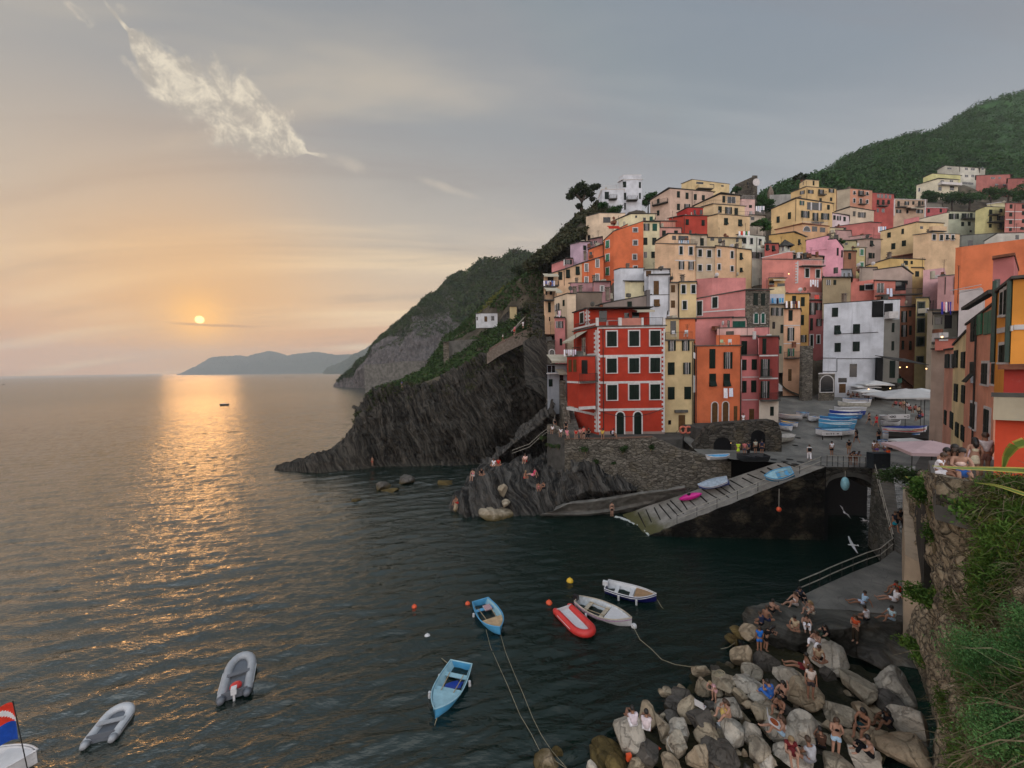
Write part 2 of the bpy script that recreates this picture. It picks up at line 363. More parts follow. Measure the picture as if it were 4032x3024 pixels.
def sheet(rows, nu, nv, disp, closed=False):
 """loft polylines (each a list of 3-D points, same count) into a grid and push it along its normals"""
 Rw = np.stack([resamp(r, nu) for r in rows]); t = np.linspace(0, len(rows)-1, nv); i = np.minimum(t.astype(int), len(rows)-2); f = (t-i)[:, None, None]
 Gd = Rw[i]*(1-f)+Rw[i+1]*f
 du = np.gradient(Gd, axis=1); dv = np.gradient(Gd, axis=0); N = np.cross(du, dv); N /= np.linalg.norm(N, axis=2, keepdims=True)+1e-9
 for _ in range(4):
  N[1:-1] = (N[:-2]+N[1:-1]+N[2:])/3; N[:, 1:-1] = (N[:, :-2]+N[:, 1:-1]+N[:, 2:])/3
 p = Gd.reshape(-1, 3); n = N.reshape(-1, 3); V = p+n*disp(p, np.repeat(np.linspace(0, 1, nv), nu), np.tile(np.linspace(0, 1, nu), nv))[:, None]
 k = np.arange(nv*nu).reshape(nv, nu); Fc = np.stack([k[:-1, :-1], k[:-1, 1:], k[1:, 1:], k[1:, :-1]], -1).reshape(-1, 4)
 return V, Fc
def beds(p, b, fr=1.0):
 """slabs of bedded rock: stepped blocks whose edges follow the bedding planes"""
 s = p@np.asarray(b)+fbm(p*.07, 2)*1.3; r = 0
 for k, A in ((1.1, .55), (2.3, .32), (5.2, .13)):
  i = np.floor(s*fr*k); j = np.floor(p[:, 2]*.16*k+_h(i, i, i)*7+p[:, 1]*.1); r = r+A*(_h(i, j, i+j)*2-1)
 return r
# ---------------------------------------------------------------- the sea
def f_water(q, b):
 geo = q.new('ShaderNodeNewGeometry').outputs['Position']
 mp = q.new('ShaderNodeMapping'); q.l.new(geo, mp.inputs[0]); mp.inputs['Rotation'].default_value = (0, 0, math.radians(-20)); mp.inputs['Scale'].default_value = (.32, 1, 1)
 n1 = q.noise(mp.outputs[0], .9, 5, .6, .4); n2 = q.noise(mp.outputs[0], 4.5, 3, .55, .3); n0 = q.noise(mp.outputs[0], .09, 3, .5)
 k = q.mix(q.noise(geo, .08, 3), (.002, .009, .007), (.004, .016, .011))
 q.l.new(k, b.inputs['Base Color']); q.l.new(q.mapr(q.v('LENGTH', geo), 50, 450, .06, .26), b.inputs['Roughness']); sets(b, IOR=2.5, Specular_Tint=(1, .955, .89, 1)); q.l.new(q.mapr(q.v('LENGTH', q.v('SUBTRACT', geo, (26.0, 26.0, 0.0))), 16, 95, .05, .95), b.inputs['Specular IOR Level'])
 bn = q.new('ShaderNodeBump'); fd = q.mapr(q.v('LENGTH', geo), 60, 400, 1.0, .5); q.l.new(fd, bn.inputs['Strength']); bn.inputs['Distance'].default_value = .26; q.l.new(n1, bn.inputs['Height'])
 b2 = q.new('ShaderNodeBump'); q.l.new(q.m('MULTIPLY', fd, .8), b2.inputs['Strength']); b2.inputs['Distance'].default_value = .06; q.l.new(n2, b2.inputs['Height']); q.l.new(bn.outputs[0], b2.inputs['Normal'])
 q.l.new(b2.outputs[0], b.inputs['Normal'])
WATER = mat('sea_water', f_water)
def waveh(x, y):
 calm = 1/(1+np.exp(-(np.hypot(x-24, y-36)-18)/5)); calm = .22+.78*calm
 fade = np.exp(-np.hypot(x, y)/400)
 h = 0; rs = np.random.RandomState(5)
 base = math.radians(111)
 for k in range(26):
  L = 0.55*1.09**k; a = base+rs.normal()*.21; ph = rs.rand()*6.28; A = .027*L**.42
  wx = x*math.cos(a)+y*math.sin(a)
  env = .6+.55*np.sin(x*.13/ (1+L*.1)+y*.07+ph*2)*np.sin(y*.11-x*.05+ph)
  sN = np.sin(2*math.pi*wx/L+ph+.5*np.sin((x*math.sin(a)-y*math.cos(a))*2*math.pi/(L*2.6)+ph*3))
  far = np.clip(1.6-np.hypot(x, y)/(L*120), 0, 1)*(.25+.75/(1+np.hypot(x, y)/70))
  h = h+A*env*far*(1-np.abs(sN))*1.6 if k % 2 else h+A*env*far*sN
 return h*calm
nr, na = 720, 620
rad = 7*(1.0067**np.arange(nr)); rad = np.concatenate([rad, [1200, 1900, 3000, 5000, 9000, 16000, 30000]])
ang = np.linspace(math.radians(-64), math.radians(62), na)
Rr, Aa = np.meshgrid(rad, ang, indexing='ij'); X = Rr*np.sin(Aa); Y = Rr*np.cos(Aa); Zh = waveh(X, Y); Zh[-7:] = 0
Vw = np.stack([X, Y, Zh], -1).reshape(-1, 3); k = np.arange(len(rad)*na).reshape(len(rad), na)
Fw = np.stack([k[:-1, :-1], k[1:, :-1], k[1:, 1:], k[:-1, 1:]], -1).reshape(-1, 4)
sea = link('sea', npmesh('sea', Vw, Fw, WATER, True)); tag(sea, kind='structure')
mb = MB(); mb.face([(-30000, -400, -.6), (30000, -400, -.6), (30000, 30000, -.6), (-30000, 30000, -.6)]); o = mb.obj('seabed', plain('seabed_mud', (.006, .014, .012), .9)); tag(o, kind='structure')
# ---------------------------------------------------------------- far capes
FARG = leafmat('far_hill_green', (.035, .05, .035), (.06, .075, .05), .002)
def ridge(name, pts, k, Y0, depth, mt, rough=12, nu=260, nv=40, label=None):
 top = [aty(k, x, y, Y0+depth*.45) for x, y in pts]
 rows = [[(p.x*Y0/(Y0+depth*.45), Y0, -3) for p in top], [(p.x*.5*(1+Y0/(Y0+depth*.45)), Y0+depth*.2, p.z*.55) for p in top], [tuple(p) for p in top], [(p.x*1.05, Y0+depth, p.z*.7) for p in top]]
 V, Fc = sheet(rows, nu, nv, lambda p, v, u: fbm(p*(1.4/rough), 5)*rough*.35*np.clip(np.minimum(v*3, 1), 0, 1)*np.clip(p[:, 2]/rough, 0, 1))
 V[:, 2] = np.where(np.tile(np.arange(nu), nv) >= 0, V[:, 2], 0)
 return tag(link(name, npmesh(name, V, Fc, mt, True)), kind='structure')
ridge('far_cape', [(1030,181),(1060,176),(1085,158),(1130,140),(1180,110),(1230,82),(1300,76),(1370,74),(1440,78),(1490,62),(1560,47),(1600,52),(1670,74),(1720,64),(1780,58),(1840,50),(1900,62),(1960,70),(2060,66),(2200,60),(2500,50)], 'N', 4200, 800, FARG, 22)
ridge('middle_cape', [(1880,168),(1900,145),(1990,105),(2060,62),(2110,36),(2180,4),(2260,-30),(2400,-60)], 'N', 2600, 600, FARG, 20)
ridge('near_cape', [(2000,166),(2020,150),(2060,115),(2100,92),(2160,60),(2240,10)], 'N', 1500, 350, FARG, 14)
# ---------------------------------------------------------------- dark bedded headland (loft of lines read off the photo at their own depths)
DARK = rockmat('dark_bedded_rock', (.005, .0045, .004), (.095, .083, .068), (.86, .15, .45), 1.6, .4)
DARK2 = rockmat('grey_bedded_rock', (.007, .007, .0075), (.13, .12, .108), (.8, -.2, .5), 2.0, .25)
HILLR = rockmat('hill_rock', (.05, .045, .045), (.15, .13, .125), (.95, .1, .1), .25, .1)
def fl(*a): return [Vector(p) for p in a]
b0 = [atz('F', x, y) for x, y in ((105,1322),(220,1328),(350,1338),(470,1326),(575,1318),(700,1302),(850,1300),(1000,1300),(1130,1298),(1260,1285),(1340,1240),(1560,1200))]
b0 = [Vector((p.x, p.y, -1)) for p in b0]
b1 = [aty('F', x, y, b0[i].y+dy) for i, (x, y, dy) in enumerate(((110,1312,.4),(225,1296,.6),(345,1278,1),(450,1268,1),(560,1225,1.2),(680,1215,1.5),(830,1200,2.5),(1000,1190,2.5),(1140,1170,3),(1280,1160,2),(1390,1120,0),(1570,1080,2)))]
b2 = [aty('F', x, y, b0[i].y+dy) for i, (x, y, dy) in enumerate(((118,1296,1.5),(228,1268,1.6),(338,1240,2),(430,1222,2.5),(545,1120,3),(600,1010,4),(760,1010,6),(960,1020,6),(1140,1000,7),(1300,980,6),(1430,950,4),(1580,940,4)))]
b3 = [aty('F', x, y, b0[i].y+dy) for i, (x, y, dy) in enumerate(((124,1284,3),(232,1258,3.5),(335,1226,4),(420,1208,5),(535,1098,6),(572,990,8),(700,880,11),(900,872,12),(1090,830,12),(1290,760,13),(1440,710,11),(1600,700,11)))]
b4 = [aty('F', x, y, b0[i].y+dy) for i, (x, y, dy) in enumerate(((128,1286,5),(238,1259,6),(338,1228,7),(424,1209,8),(545,1080,10),(590,962,12),(740,868,15),(930,862,17),(1150,760,17),(1280,680,17),(1440,585,15),(1620,545,14)))]
b5 = [Vector((p.x*1.08, p.y+9, max(p.z-3, -1))) for p in b4[:5]]+[Vector((p.x*1.05, p.y+14, p.z-2.5)) for p in b4[5:]]
def dcl(p, v, u):
 a = np.clip(p[:, 2]/1.5, .15, 1)
 hs = .35+.65*np.clip((u-.33)*6, 0, 1)
 return (beds(p, (.86, .15, .45), 1.3)*1.35+fbm(p*.3, 4)*1.3)*a*hs
V, Fc = sheet([b0, b1, b2, b3, b4, b5], 620, 330, dcl)
tag(link('headland_cliff', npmesh('headland_cliff', V, Fc, DARK)), kind='structure')
sel = np.where((V[:, 2] > 4) & (vn(V*.35+9) > .0) & (np.repeat(np.linspace(0, 1, 330), 620) > .5))[0]; sel = sel[RS.permutation(len(sel))[:900]]; VH = V[sel]
# ---------------------------------------------------------------- diagonal ledge and foreground promontory under the sea wall
def px_row(k, pts): return [aty(k, x, y, Y) for x, y, Y in pts]
lb = [atz('F', x, y) for x, y in ((1180,1345),(1240,1330),(1330,1300),(1400,1290),(1500,1290),(1600,1290))]
lb = [Vector((p.x, p.y, -.6)) for p in lb]
lt1 = px_row('F', ((1200,1318,58),(1290,1275,58),(1345,1232,59),(1420,1165,58),(1520,1090,57),(1640,990,56)))
lt2 = px_row('F', ((1210,1310,59),(1320,1248,60),(1370,1190,61),(1440,1120,60),(1540,1040,59),(1640,930,58)))
lt3 = px_row('F', ((1215,1312,61),(1330,1250,64),(1400,1190,66),(1500,1110,66),(1600,1040,65),(1700,960,62)))
V, Fc = sheet([lb, lt1, lt2, lt3], 200, 100, lambda p, v, u: beds(p, (.75, -.2, -.6), 1.6)*.9+fbm(p*.6, 4)*.7)
tag(link('diagonal_ledge', npmesh('diagonal_ledge', V, Fc, DARK2)), kind='structure')
g0 = [atz('G', x, y) for x, y in ((52,628),(120,692),(240,700),(400,698),(560,690),(670,680),(830,640),(1000,600),(1170,570),(1330,545))]
g0 = [Vector((p.x, p.y, -.8)) for p in g0]
g1 = px_row('G', ((66,585,48.6),(150,560,47.3),(250,560,47.2),(420,560,47.4),(540,610,47.0),(670,600,47.2),(830,560,47),(1000,500,46.6),(1170,500,45.6),(1340,500,45.2)))
g2 = px_row('G', ((80,545,50),(165,480,49),(285,410,49.6),(420,445,49.5),(480,440,49),(640,470,48.7),(800,480,48.3),(930,330,48),(1100,400,47.0),(1345,480,46.4)))
g3 = px_row('G', ((98,532,51),(190,420,52),(262,350,53.5),(420,318,53),(540,295,53),(640,340,52),(740,380,50.5),(990,270,49),(1120,350,48),(1350,450,47.4)))
g4 = px_row('G', ((130,520,53),(215,400,55),(290,345,57),(420,300,57),(560,270,57),(700,250,56),(830,330,53),(1000,280,51),(1140,340,50),(1360,440,49.4)))
def dpr(p, v, u): return (beds(p, (.84, -.25, .42), 1.5)*.7+fbm(p*.5, 4)*.4)*np.clip((p[:, 2]+.8)/1.2, .1, 1)
V, Fc = sheet([g0, g1, g2, g3, g4], 420, 170, dpr)
tag(link('striated_rock', npmesh('striated_rock', V, Fc, DARK2)), kind='structure')
# ---------------------------------------------------------------- middle hill and the coast behind it
GREEN_H = leafmat('hill_scrub', (.014, .03, .010), (.045, .07, .018), .05, (.075, .07, .045))
GREEN_D = leafmat('forest_leaves', (.008, .034, .006), (.028, .085, .014), .06)
BUSH = leafmat('shrub_leaves', (.014, .034, .009), (.045, .085, .02), .5, (.075, .065, .03))
BUSHY = leafmat('yellowish_leaves', (.07, .08, .012), (.16, .15, .03), .5)
h0 = [atz('F', x, y) for x, y in ((430,862),(520,866),(640,872),(700,874),(800,880),(1000,880),(1200,880),(1500,880))]
h0 = [Vector((p.x, p.y, -1)) for p in h0]
def hrow(pts): return [aty('F', x, y, h0[i].y+dy) for i, (x, y, dy) in enumerate(pts)]
h1 = hrow(((436,850,1),(540,830,2),(590,745,6),(680,735,6),(800,720,6),(1000,720,20),(1200,700,20),(1500,700,20)))
h2 = hrow(((450,838,3),(548,800,5),(612,700,14),(720,650,20),(880,620,25),(1050,600,60),(1250,560,80),(1500,500,90)))
h3 = hrow(((460,840,5),(560,770,8),(650,640,24),(770,560,40),(860,480,60),(1040,470,90),(1250,420,120),(1500,380,150)))
h4 = hrow(((470,842,7),(575,752,12),(700,600,34),(830,500,55),(900,420,80),(1010,350,120),(1090,262,150),(1330,300,200)))
h5 = hrow(((480,845,9),(600,740,20),(760,560,50),(880,440,70),(990,360,100),(1060,270,150),(1150,242,170),(1330,330,260)))
def dh(p, v, u): return fbm(p*.035, 5)*4.5*np.clip(v*2, .1, 1)*np.clip((p[:, 2]+1)/6, 0, 1)+beds(p*.3, (.95, .1, .1), 1)*1.6*np.clip((.62-v)*4, 0, 1)*np.clip((p[:, 2]+1)/6, 0, 1)
V, Fc = sheet([h0, h1, h2, h3, h4, h5], 420, 260, dh)
tag(link('middle_hill', npmesh('middle_hill', V, Fc, HILLR)), kind='structure')
n_ = len(V); idx = np.arange(n_); vv = np.repeat(np.linspace(0, 1, 260), 420); sel = idx[(vv > .42) & (RS.rand(n_) < .13+.3*(vv > .6)) & (vn(V*.05) > -.45-(vv > .6))]
sel = sel[RS.permutation(len(sel))[:15000]]
Vc, Fcc = leafcloud(V[sel], 1.4+1.8*RS.rand(len(sel)), 10, .95)
tag(link('hill_scrub', npmesh('hill_scrub', Vc, Fcc, GREEN_H)), None, None, None, 'stuff')
r0 = [aty('F', x, y, 420) for x, y in ((1000,560),(1100,540),(1200,520),(1300,500),(1400,480),(1560,470),(1700,460))]
r1 = [aty('F', x, y, 470) for x, y in ((1050,330),(1160,245),(1250,180),(1360,170),(1420,128),(1500,142),(1580,150))]
r1 = r1[:7]
rm = [(a+b)/2+Vector((0, 8, 3)) for a, b in zip(r0, r1)]; r2 = [p+Vector((8, 80, -30)) for p in r1]
V, Fc = sheet([r0, rm, r1, r2], 200, 90, lambda p, v, u: fbm(p*.02, 5)*7)
tag(link('back_ridge', npmesh('back_ridge', V, Fc, HILLR)), kind='structure')
sel = RS.permutation(len(V))[:6500]
Vc, Fcc = leafcloud(V[sel], 3+3*RS.rand(len(sel)), 9, 2.0)
tag(link('back_ridge_scrub', npmesh('back_ridge_scrub', Vc, Fcc, GREEN_H)), None, None, None, 'stuff')
Vc, Fcc = leafcloud(VH, .25+.4*RS.rand(len(VH)), 12, .28); tag(link('cliff_scrub', npmesh('cliff_scrub', Vc, Fcc, leafmat('olive_scrub', (.02,.028,.01), (.06,.06,.025), .4))), None, None, None, 'stuff')
# ---------------------------------------------------------------- terraced slope between the headland and the village
t0 = [b4[i].copy() for i in range(5, 12)]
t0[-1] = aty('F', 1640, 540, 84)
def trow(pts): return [aty('F', x, y, Y) for x, y, Y in pts]
t1 = trow(((640,900,92),(860,858,95),(960,820,97),(1120,740,98),(1290,640,98),(1440,570,96),(1660,500,92)))
t2 = trow(((700,880,98),(900,838,102),(1020,740,110),(1100,640,115),(1260,560,112),(1420,480,108),(1680,400,98)))
t3 = trow(((760,870,104),(960,760,112),(1020,640,125),(1100,580,135),(1240,470,130),(1360,340,120),(1560,215,105)))
t4 = trow(((850,860,112),(985,740,125),(1040,600,140),(1160,500,150),(1260,410,145),(1400,300,130),(1545,205,112)))
V, Fc = sheet([t0, t1, t2, t3, t4], 240, 140, lambda p, v, u: fbm(p*.15, 4)*.8-.6*(v < .03))
SOIL = plain('slope_earth', (.085, .07, .05), .95, .5, .3, bump=.5)
um = np.tile(np.linspace(0, 1, 240), 140)[Fc[:, 0]]; vm = np.repeat(np.linspace(0, 1, 140), 240)[Fc[:, 0]]
tag(link('terraced_slope', npmesh('terraced_slope', V, Fc, [SOIL, DARK], False, ((um > .70) & (vm < .55)).astype(int))), kind='structure')
VS = V; uu = np.tile(np.linspace(0, 1, 240), 140); vv = np.repeat(np.linspace(0, 1, 140), 240)
sel = np.where((vv > .12) & (vn(VS*.12+3) > -.35))[0]; sel = sel[RS.permutation(len(sel))[:4200]]
sel2 = sel[vn(VS[sel]*.07+31) > .25]; sel1 = sel[vn(VS[sel]*.07+31) <= .25]
Vc, Fcc = leafcloud(VS[sel1], .5+.7*RS.rand(len(sel1)), 16, .42); tag(link('slope_shrubbery', npmesh('slope_shrubbery', Vc, Fcc, BUSH)), None, None, None, 'stuff')
Vc, Fcc = leafcloud(VS[sel2], .4+.6*RS.rand(len(sel2)), 14, .4); tag(link('slope_yellow_grass', npmesh('slope_yellow_grass', Vc, Fcc, BUSHY)), None, None, None, 'stuff')
# the steep scrubby edge of the hill left of the topmost houses
e0 = [aty('A', x, y, Y) for x, y, Y in ((-60,1010,96),(60,950,97),(200,870,98),(330,800,99),(450,700,101),(600,560,112),(760,520,116))]
e1 = [aty('A', x, y, Y) for x, y, Y in ((-40,985,100),(60,900,102),(190,790,104),(290,690,106),(400,590,110),(560,470,118),(720,480,122))]
e2 = [aty('A', x, y, Y) for x, y, Y in ((-20,970,106),(70,885,108),(200,775,110),(300,670,113),(420,555,118),(600,440,126),(760,450,130))]
e3 = [p+Vector((6, 18, -6)) for p in e2]
V, Fc = sheet([e0, e1, e2, e3], 160, 60, lambda p, v, u: fbm(p*.25, 4)*.8)
tag(link('scrubby_edge', npmesh('scrubby_edge', V, Fc, SOIL)), kind='structure')
sel = RS.permutation(len(V))[:2300]; sel = sel[(vn(V[sel]*.2) > -.3)]
Vc, Fcc = leafcloud(V[sel], .6+.9*RS.rand(len(sel)), 22, .5); tag(link('edge_scrub', npmesh('edge_scrub', Vc, Fcc, leafmat('dry_scrub', (.02,.03,.012), (.065,.06,.028), .3)), None), None, None, None, 'stuff')
# ---------------------------------------------------------------- forested hill behind the village
f0 = [aty('W', x, y, Y) for x, y, Y in ((1560,470,165),(1680,470,170),(1760,460,175),(1860,470,185),(1960,470,195),(2060,470,200),(2160,460,200),(2330,460,200),(3600,460,210))]
f1 = [aty('W', x, y, Y) for x, y, Y in ((1620,440,185),(1700,425,195),(1770,400,215),(1860,390,235),(1960,380,255),(2060,350,270),(2170,340,280),(2340,330,280),(3700,330,290))]
f2 = [aty('W', x, y, Y) for x, y, Y in ((1640,440,215),(1702,418,240),(1762,386,280),(1830,345,310),(1905,312,340),(2000,290,370),(2110,240,400),(2330,150,420),(3700,60,400))]
f3 = [p*1.0+Vector((15, 70, -22)) for p in f2]
V, Fc = sheet([f0, f1, f2, f3], 250, 120, lambda p, v, u: fbm(p*.025, 4)*5*np.clip(v*2, 0, 1))
tag(link('forest_hillside', npmesh('forest_hillside', V, Fc, GREEN_D)), kind='structure')
sel = RS.permutation(len(V))[:9500]
rr_ = 2.0+2.4*RS.rand(len(sel)); Vc, Fcc = leafcloud(V[sel]+np.c_[np.zeros(len(sel)), np.zeros(len(sel)), rr_*.5], np.stack([rr_, rr_, rr_*.8], 1), 30, .9)
tag(link('hillside_forest', npmesh('hillside_forest', Vc, Fcc, GREEN_D)), None, None, None, 'stuff')
# ---------------------------------------------------------------- houses
KA = 1.06                                    # from seen colour to paint
def pc(r, g, b, k=1.0, d=.27):
 c = [lin(v) for v in (r, g, b)]; m_ = .3*c[0]+.6*c[1]+.1*c[2]
 return tuple(min(.8, (v*(1-d)+m_*d)*KA*k) for v in c)
SH = plain('green_shutter_paint', (.004, .012, .008), .6, .3, 2)
SHT = plain('teal_shutter_paint', (.006, .07, .05), .6, .3, 2)
SHG = plain('bright_green_shutter_paint', (.008, .13, .06), .55, .3, 2)
SHB = plain('brown_shutter_paint', (.10, .05, .018), .6, .3, 2)
GL = mat('window_glass', lambda q, b: (sets(b, Base_Color=(.008, .010, .012, 1), Roughness=.12)))
DK = plain('opening_shade', (.006, .006, .007), .8)  # near-black colour painted in for the shade inside vaults, culvert and recesses
WH = plain('white_trim_paint', (.56, .53, .52), .8, .15, 2)
GREYT = plain('weathered_slab', (.10, .095, .085), .9, .35, 1.5, bump=.3)
TILE = plain('slate_roof', (.055, .052, .048), .85, .4, 1.2, bump=.4)
TERRA = plain('terracotta_roof', (.19, .075, .045), .9, .4, 1.5, bump=.5)
IRON = plain('wrought_iron', (.03, .028, .026), .6)
PIPE = plain('copper_drainpipe', (.045, .035, .03), .6)
AWN = plain('cream_awning_cloth', (.42, .38, .30), .9, .15, 1)
AWR = plain('red_awning_cloth', (.45, .03, .015), .9, .15, 1)
CHIM = plain('chimney_render', (.20, .16, .13), .9, .3, 2)
HS = []; BASES = []
WMC = {}
def wmesh(key, fn):
 if key not in WMC: WMC[key] = fn()
 return WMC[key]
def r1_(x): return max(.2, round(x*10)/10)
class Face:
 def __init__(s, o, e, n, L): s.o = o; s.e = e; s.n = n; s.L = L; s.rz = math.atan2(e.y, e.x)
 def hit(s, k, x, y):
  d = ray(k, x, y); t = (s.o-CAM).dot(s.n)/d.dot(s.n); return CAM+d*t
 def u(s, p): return (p-s.o).dot(s.e)
class House:
 pass
def place(h, name, me, p, rz, parent=None):
 if parent is None: return link(name, me, h.root, p-h.root.location, rz)
 return link(name, me, parent)
def mk_pane(w, h_, m, arch=False):
 def f():
  b = MB()
  if arch:
   n = 8; pts = [(-w/2, 0), (w/2, 0)]+[(w/2*math.cos(math.pi*i/n), h_-w/2+w/2*math.sin(math.pi*i/n)) for i in range(n+1)]
   b.face([(x, -.02, z) for x, z in pts])
   for i in range(len(pts)): x, z = pts[i]; x2, z2 = pts[(i+1) % len(pts)]; b.face([(x, -.02, z), (x, .05, z), (x2, .05, z2), (x2, -.02, z2)])
  else: b.box(-w/2, -.02, 0, w/2, .05, h_)
  return b.mesh('pane', m)
 return wmesh(('pane', w, h_, m.name, arch), f)
def mk_frame(w, h_, m, t=.14, arch=False, pr=.07):
 def f():
  b = MB(); T = t
  if arch:
   n = 8; top = h_-w/2
   b.box(-w/2-T, -pr, 0, -w/2, .03, top); b.box(w/2, -pr, 0, w/2+T, .03, top)
   for i in range(n):
    a0 = math.pi*i/n; a1 = math.pi*(i+1)/n; q = []
    for a, rr in ((a0, w/2), (a0, w/2+T), (a1, w/2+T), (a1, w/2)): q.append((rr*math.cos(a), top+rr*math.sin(a)))
    b.hexa([(q[0][0], -pr, q[0][1]), (q[1][0], -pr, q[1][1]), (q[1][0], .03, q[1][1]), (q[0][0], .03, q[0][1]), (q[3][0], -pr, q[3][1]), (q[2][0], -pr, q[2][1]), (q[2][0], .03, q[2][1]), (q[3][0], .03, q[3][1])])
  else:
   b.box(-w/2-T, -pr, 0, -w/2, .03, h_); b.box(w/2, -pr, 0, w/2+T, .03, h_); b.box(-w/2-T, -pr, h_, w/2+T, .03, h_+T)
  b.box(-w/2-T, -pr-.05, -.1, w/2+T, .03, 0)
  return b.mesh('frame', m)
 return wmesh(('frame', w, h_, m.name, t, arch), f)
def mk_leaf(w, h_, m, side, swing=0):
 """one shutter leaf hinged at side (-1 left, +1 right); swing 0 closed, 1 folded back; 2 lower half pushed out"""
 def f():
  b = MB(); hw = w/2
  if swing == 0:
   x0, x1 = (-hw, -.01) if side < 0 else (.01, hw)
   b.box(x0, -.08, .01, x1, -.025, h_-.01)
   for k in range(2):
    z0 = .06+(h_*.5)*k; b.box(x0+.05, -.095, z0, x1-.05, -.08, z0+h_*.5-.12)
  elif swing == 1:
   x0, x1 = (-hw-hw, -hw-.02) if side < 0 else (hw+.02, hw+hw)
   b.box(x0, -.12, .01, x1, -.072, h_-.01)
   b.box(x0+.05, -.135, .06, x1-.05, -.12, h_-.06)
  else:
   x0, x1 = (-hw, -.01) if side < 0 else (.01, hw); zm = h_*.45
   b.box(x0, -.08, zm, x1, -.025, h_-.01)
   b.hexa([(x0, -.45, .08), (x1, -.45, .08), (x1, -.40, .05), (x0, -.40, .05), (x0, -.08, zm), (x1, -.08, zm), (x1, -.03, zm), (x0, -.03, zm)])
  return b.mesh('shutter', m)
 return wmesh(('leaf', w, h_, m.name, side, swing), f)
def window(h, fc, p, w, hh, st='c', fr=None, sm=SH):
 """p = centre of sill on the wall"""
 w = r1_(w); hh = r1_(hh); arch = 'a' in st; isdoor = 'd' in st
 nm = 'door' if isdoor else 'window'
 o = place(h, nm, mk_pane(w, hh, (SHB if 'b' in st else SH) if isdoor else GL, arch), p, fc.rz)
 if fr or arch: place(h, 'frame', mk_frame(w, hh, fr or WH, .16 if fr else .12, arch), None, 0, o)
 if 'c' in st:
  for s in (-1, 1): place(h, 'shutter', mk_leaf(w, hh, sm, s, 0), None, 0, o)
 elif 'o' in st:
  for s in (-1, 1): place(h, 'shutter', mk_leaf(w, hh, sm, s, 1), None, 0, o)
  place(h, 'casement', wmesh(('case', w, hh), lambda: (lambda b: (b.box(-.03, -.045, 0, .03, -.021, hh), b.box(-w/2, -.045, 0, -w/2+.07, -.021, hh), b.box(w/2-.07, -.045, 0, w/2, -.021, hh), b.mesh('casement', WH))[-1])(MB())), None, 0, o)
 elif 'x' in st:
  for s in (-1, 1): place(h, 'shutter', mk_leaf(w, hh, sm, s, 2), None, 0, o)
 elif 'w' in st:
  place(h, 'casement', wmesh(('case', w, hh), lambda: (lambda b: (b.box(-.03, -.045, 0, .03, -.021, hh), b.box(-w/2, -.045, 0, -w/2+.07, -.021, hh), b.box(w/2-.07, -.045, 0, w/2, -.021, hh), b.mesh('casement', WH))[-1])(MB())), None, 0, o)
 return o
def isect(Cx, Cy, lx, ly, d):
 # C + t*l = s*d (plan)
 det = lx*(-d.y)-(-d.x)*ly
 if abs(det) < 1e-9: return -1
 return ((-Cx)*(-d.y)-(-d.x)*(-Cy))/det
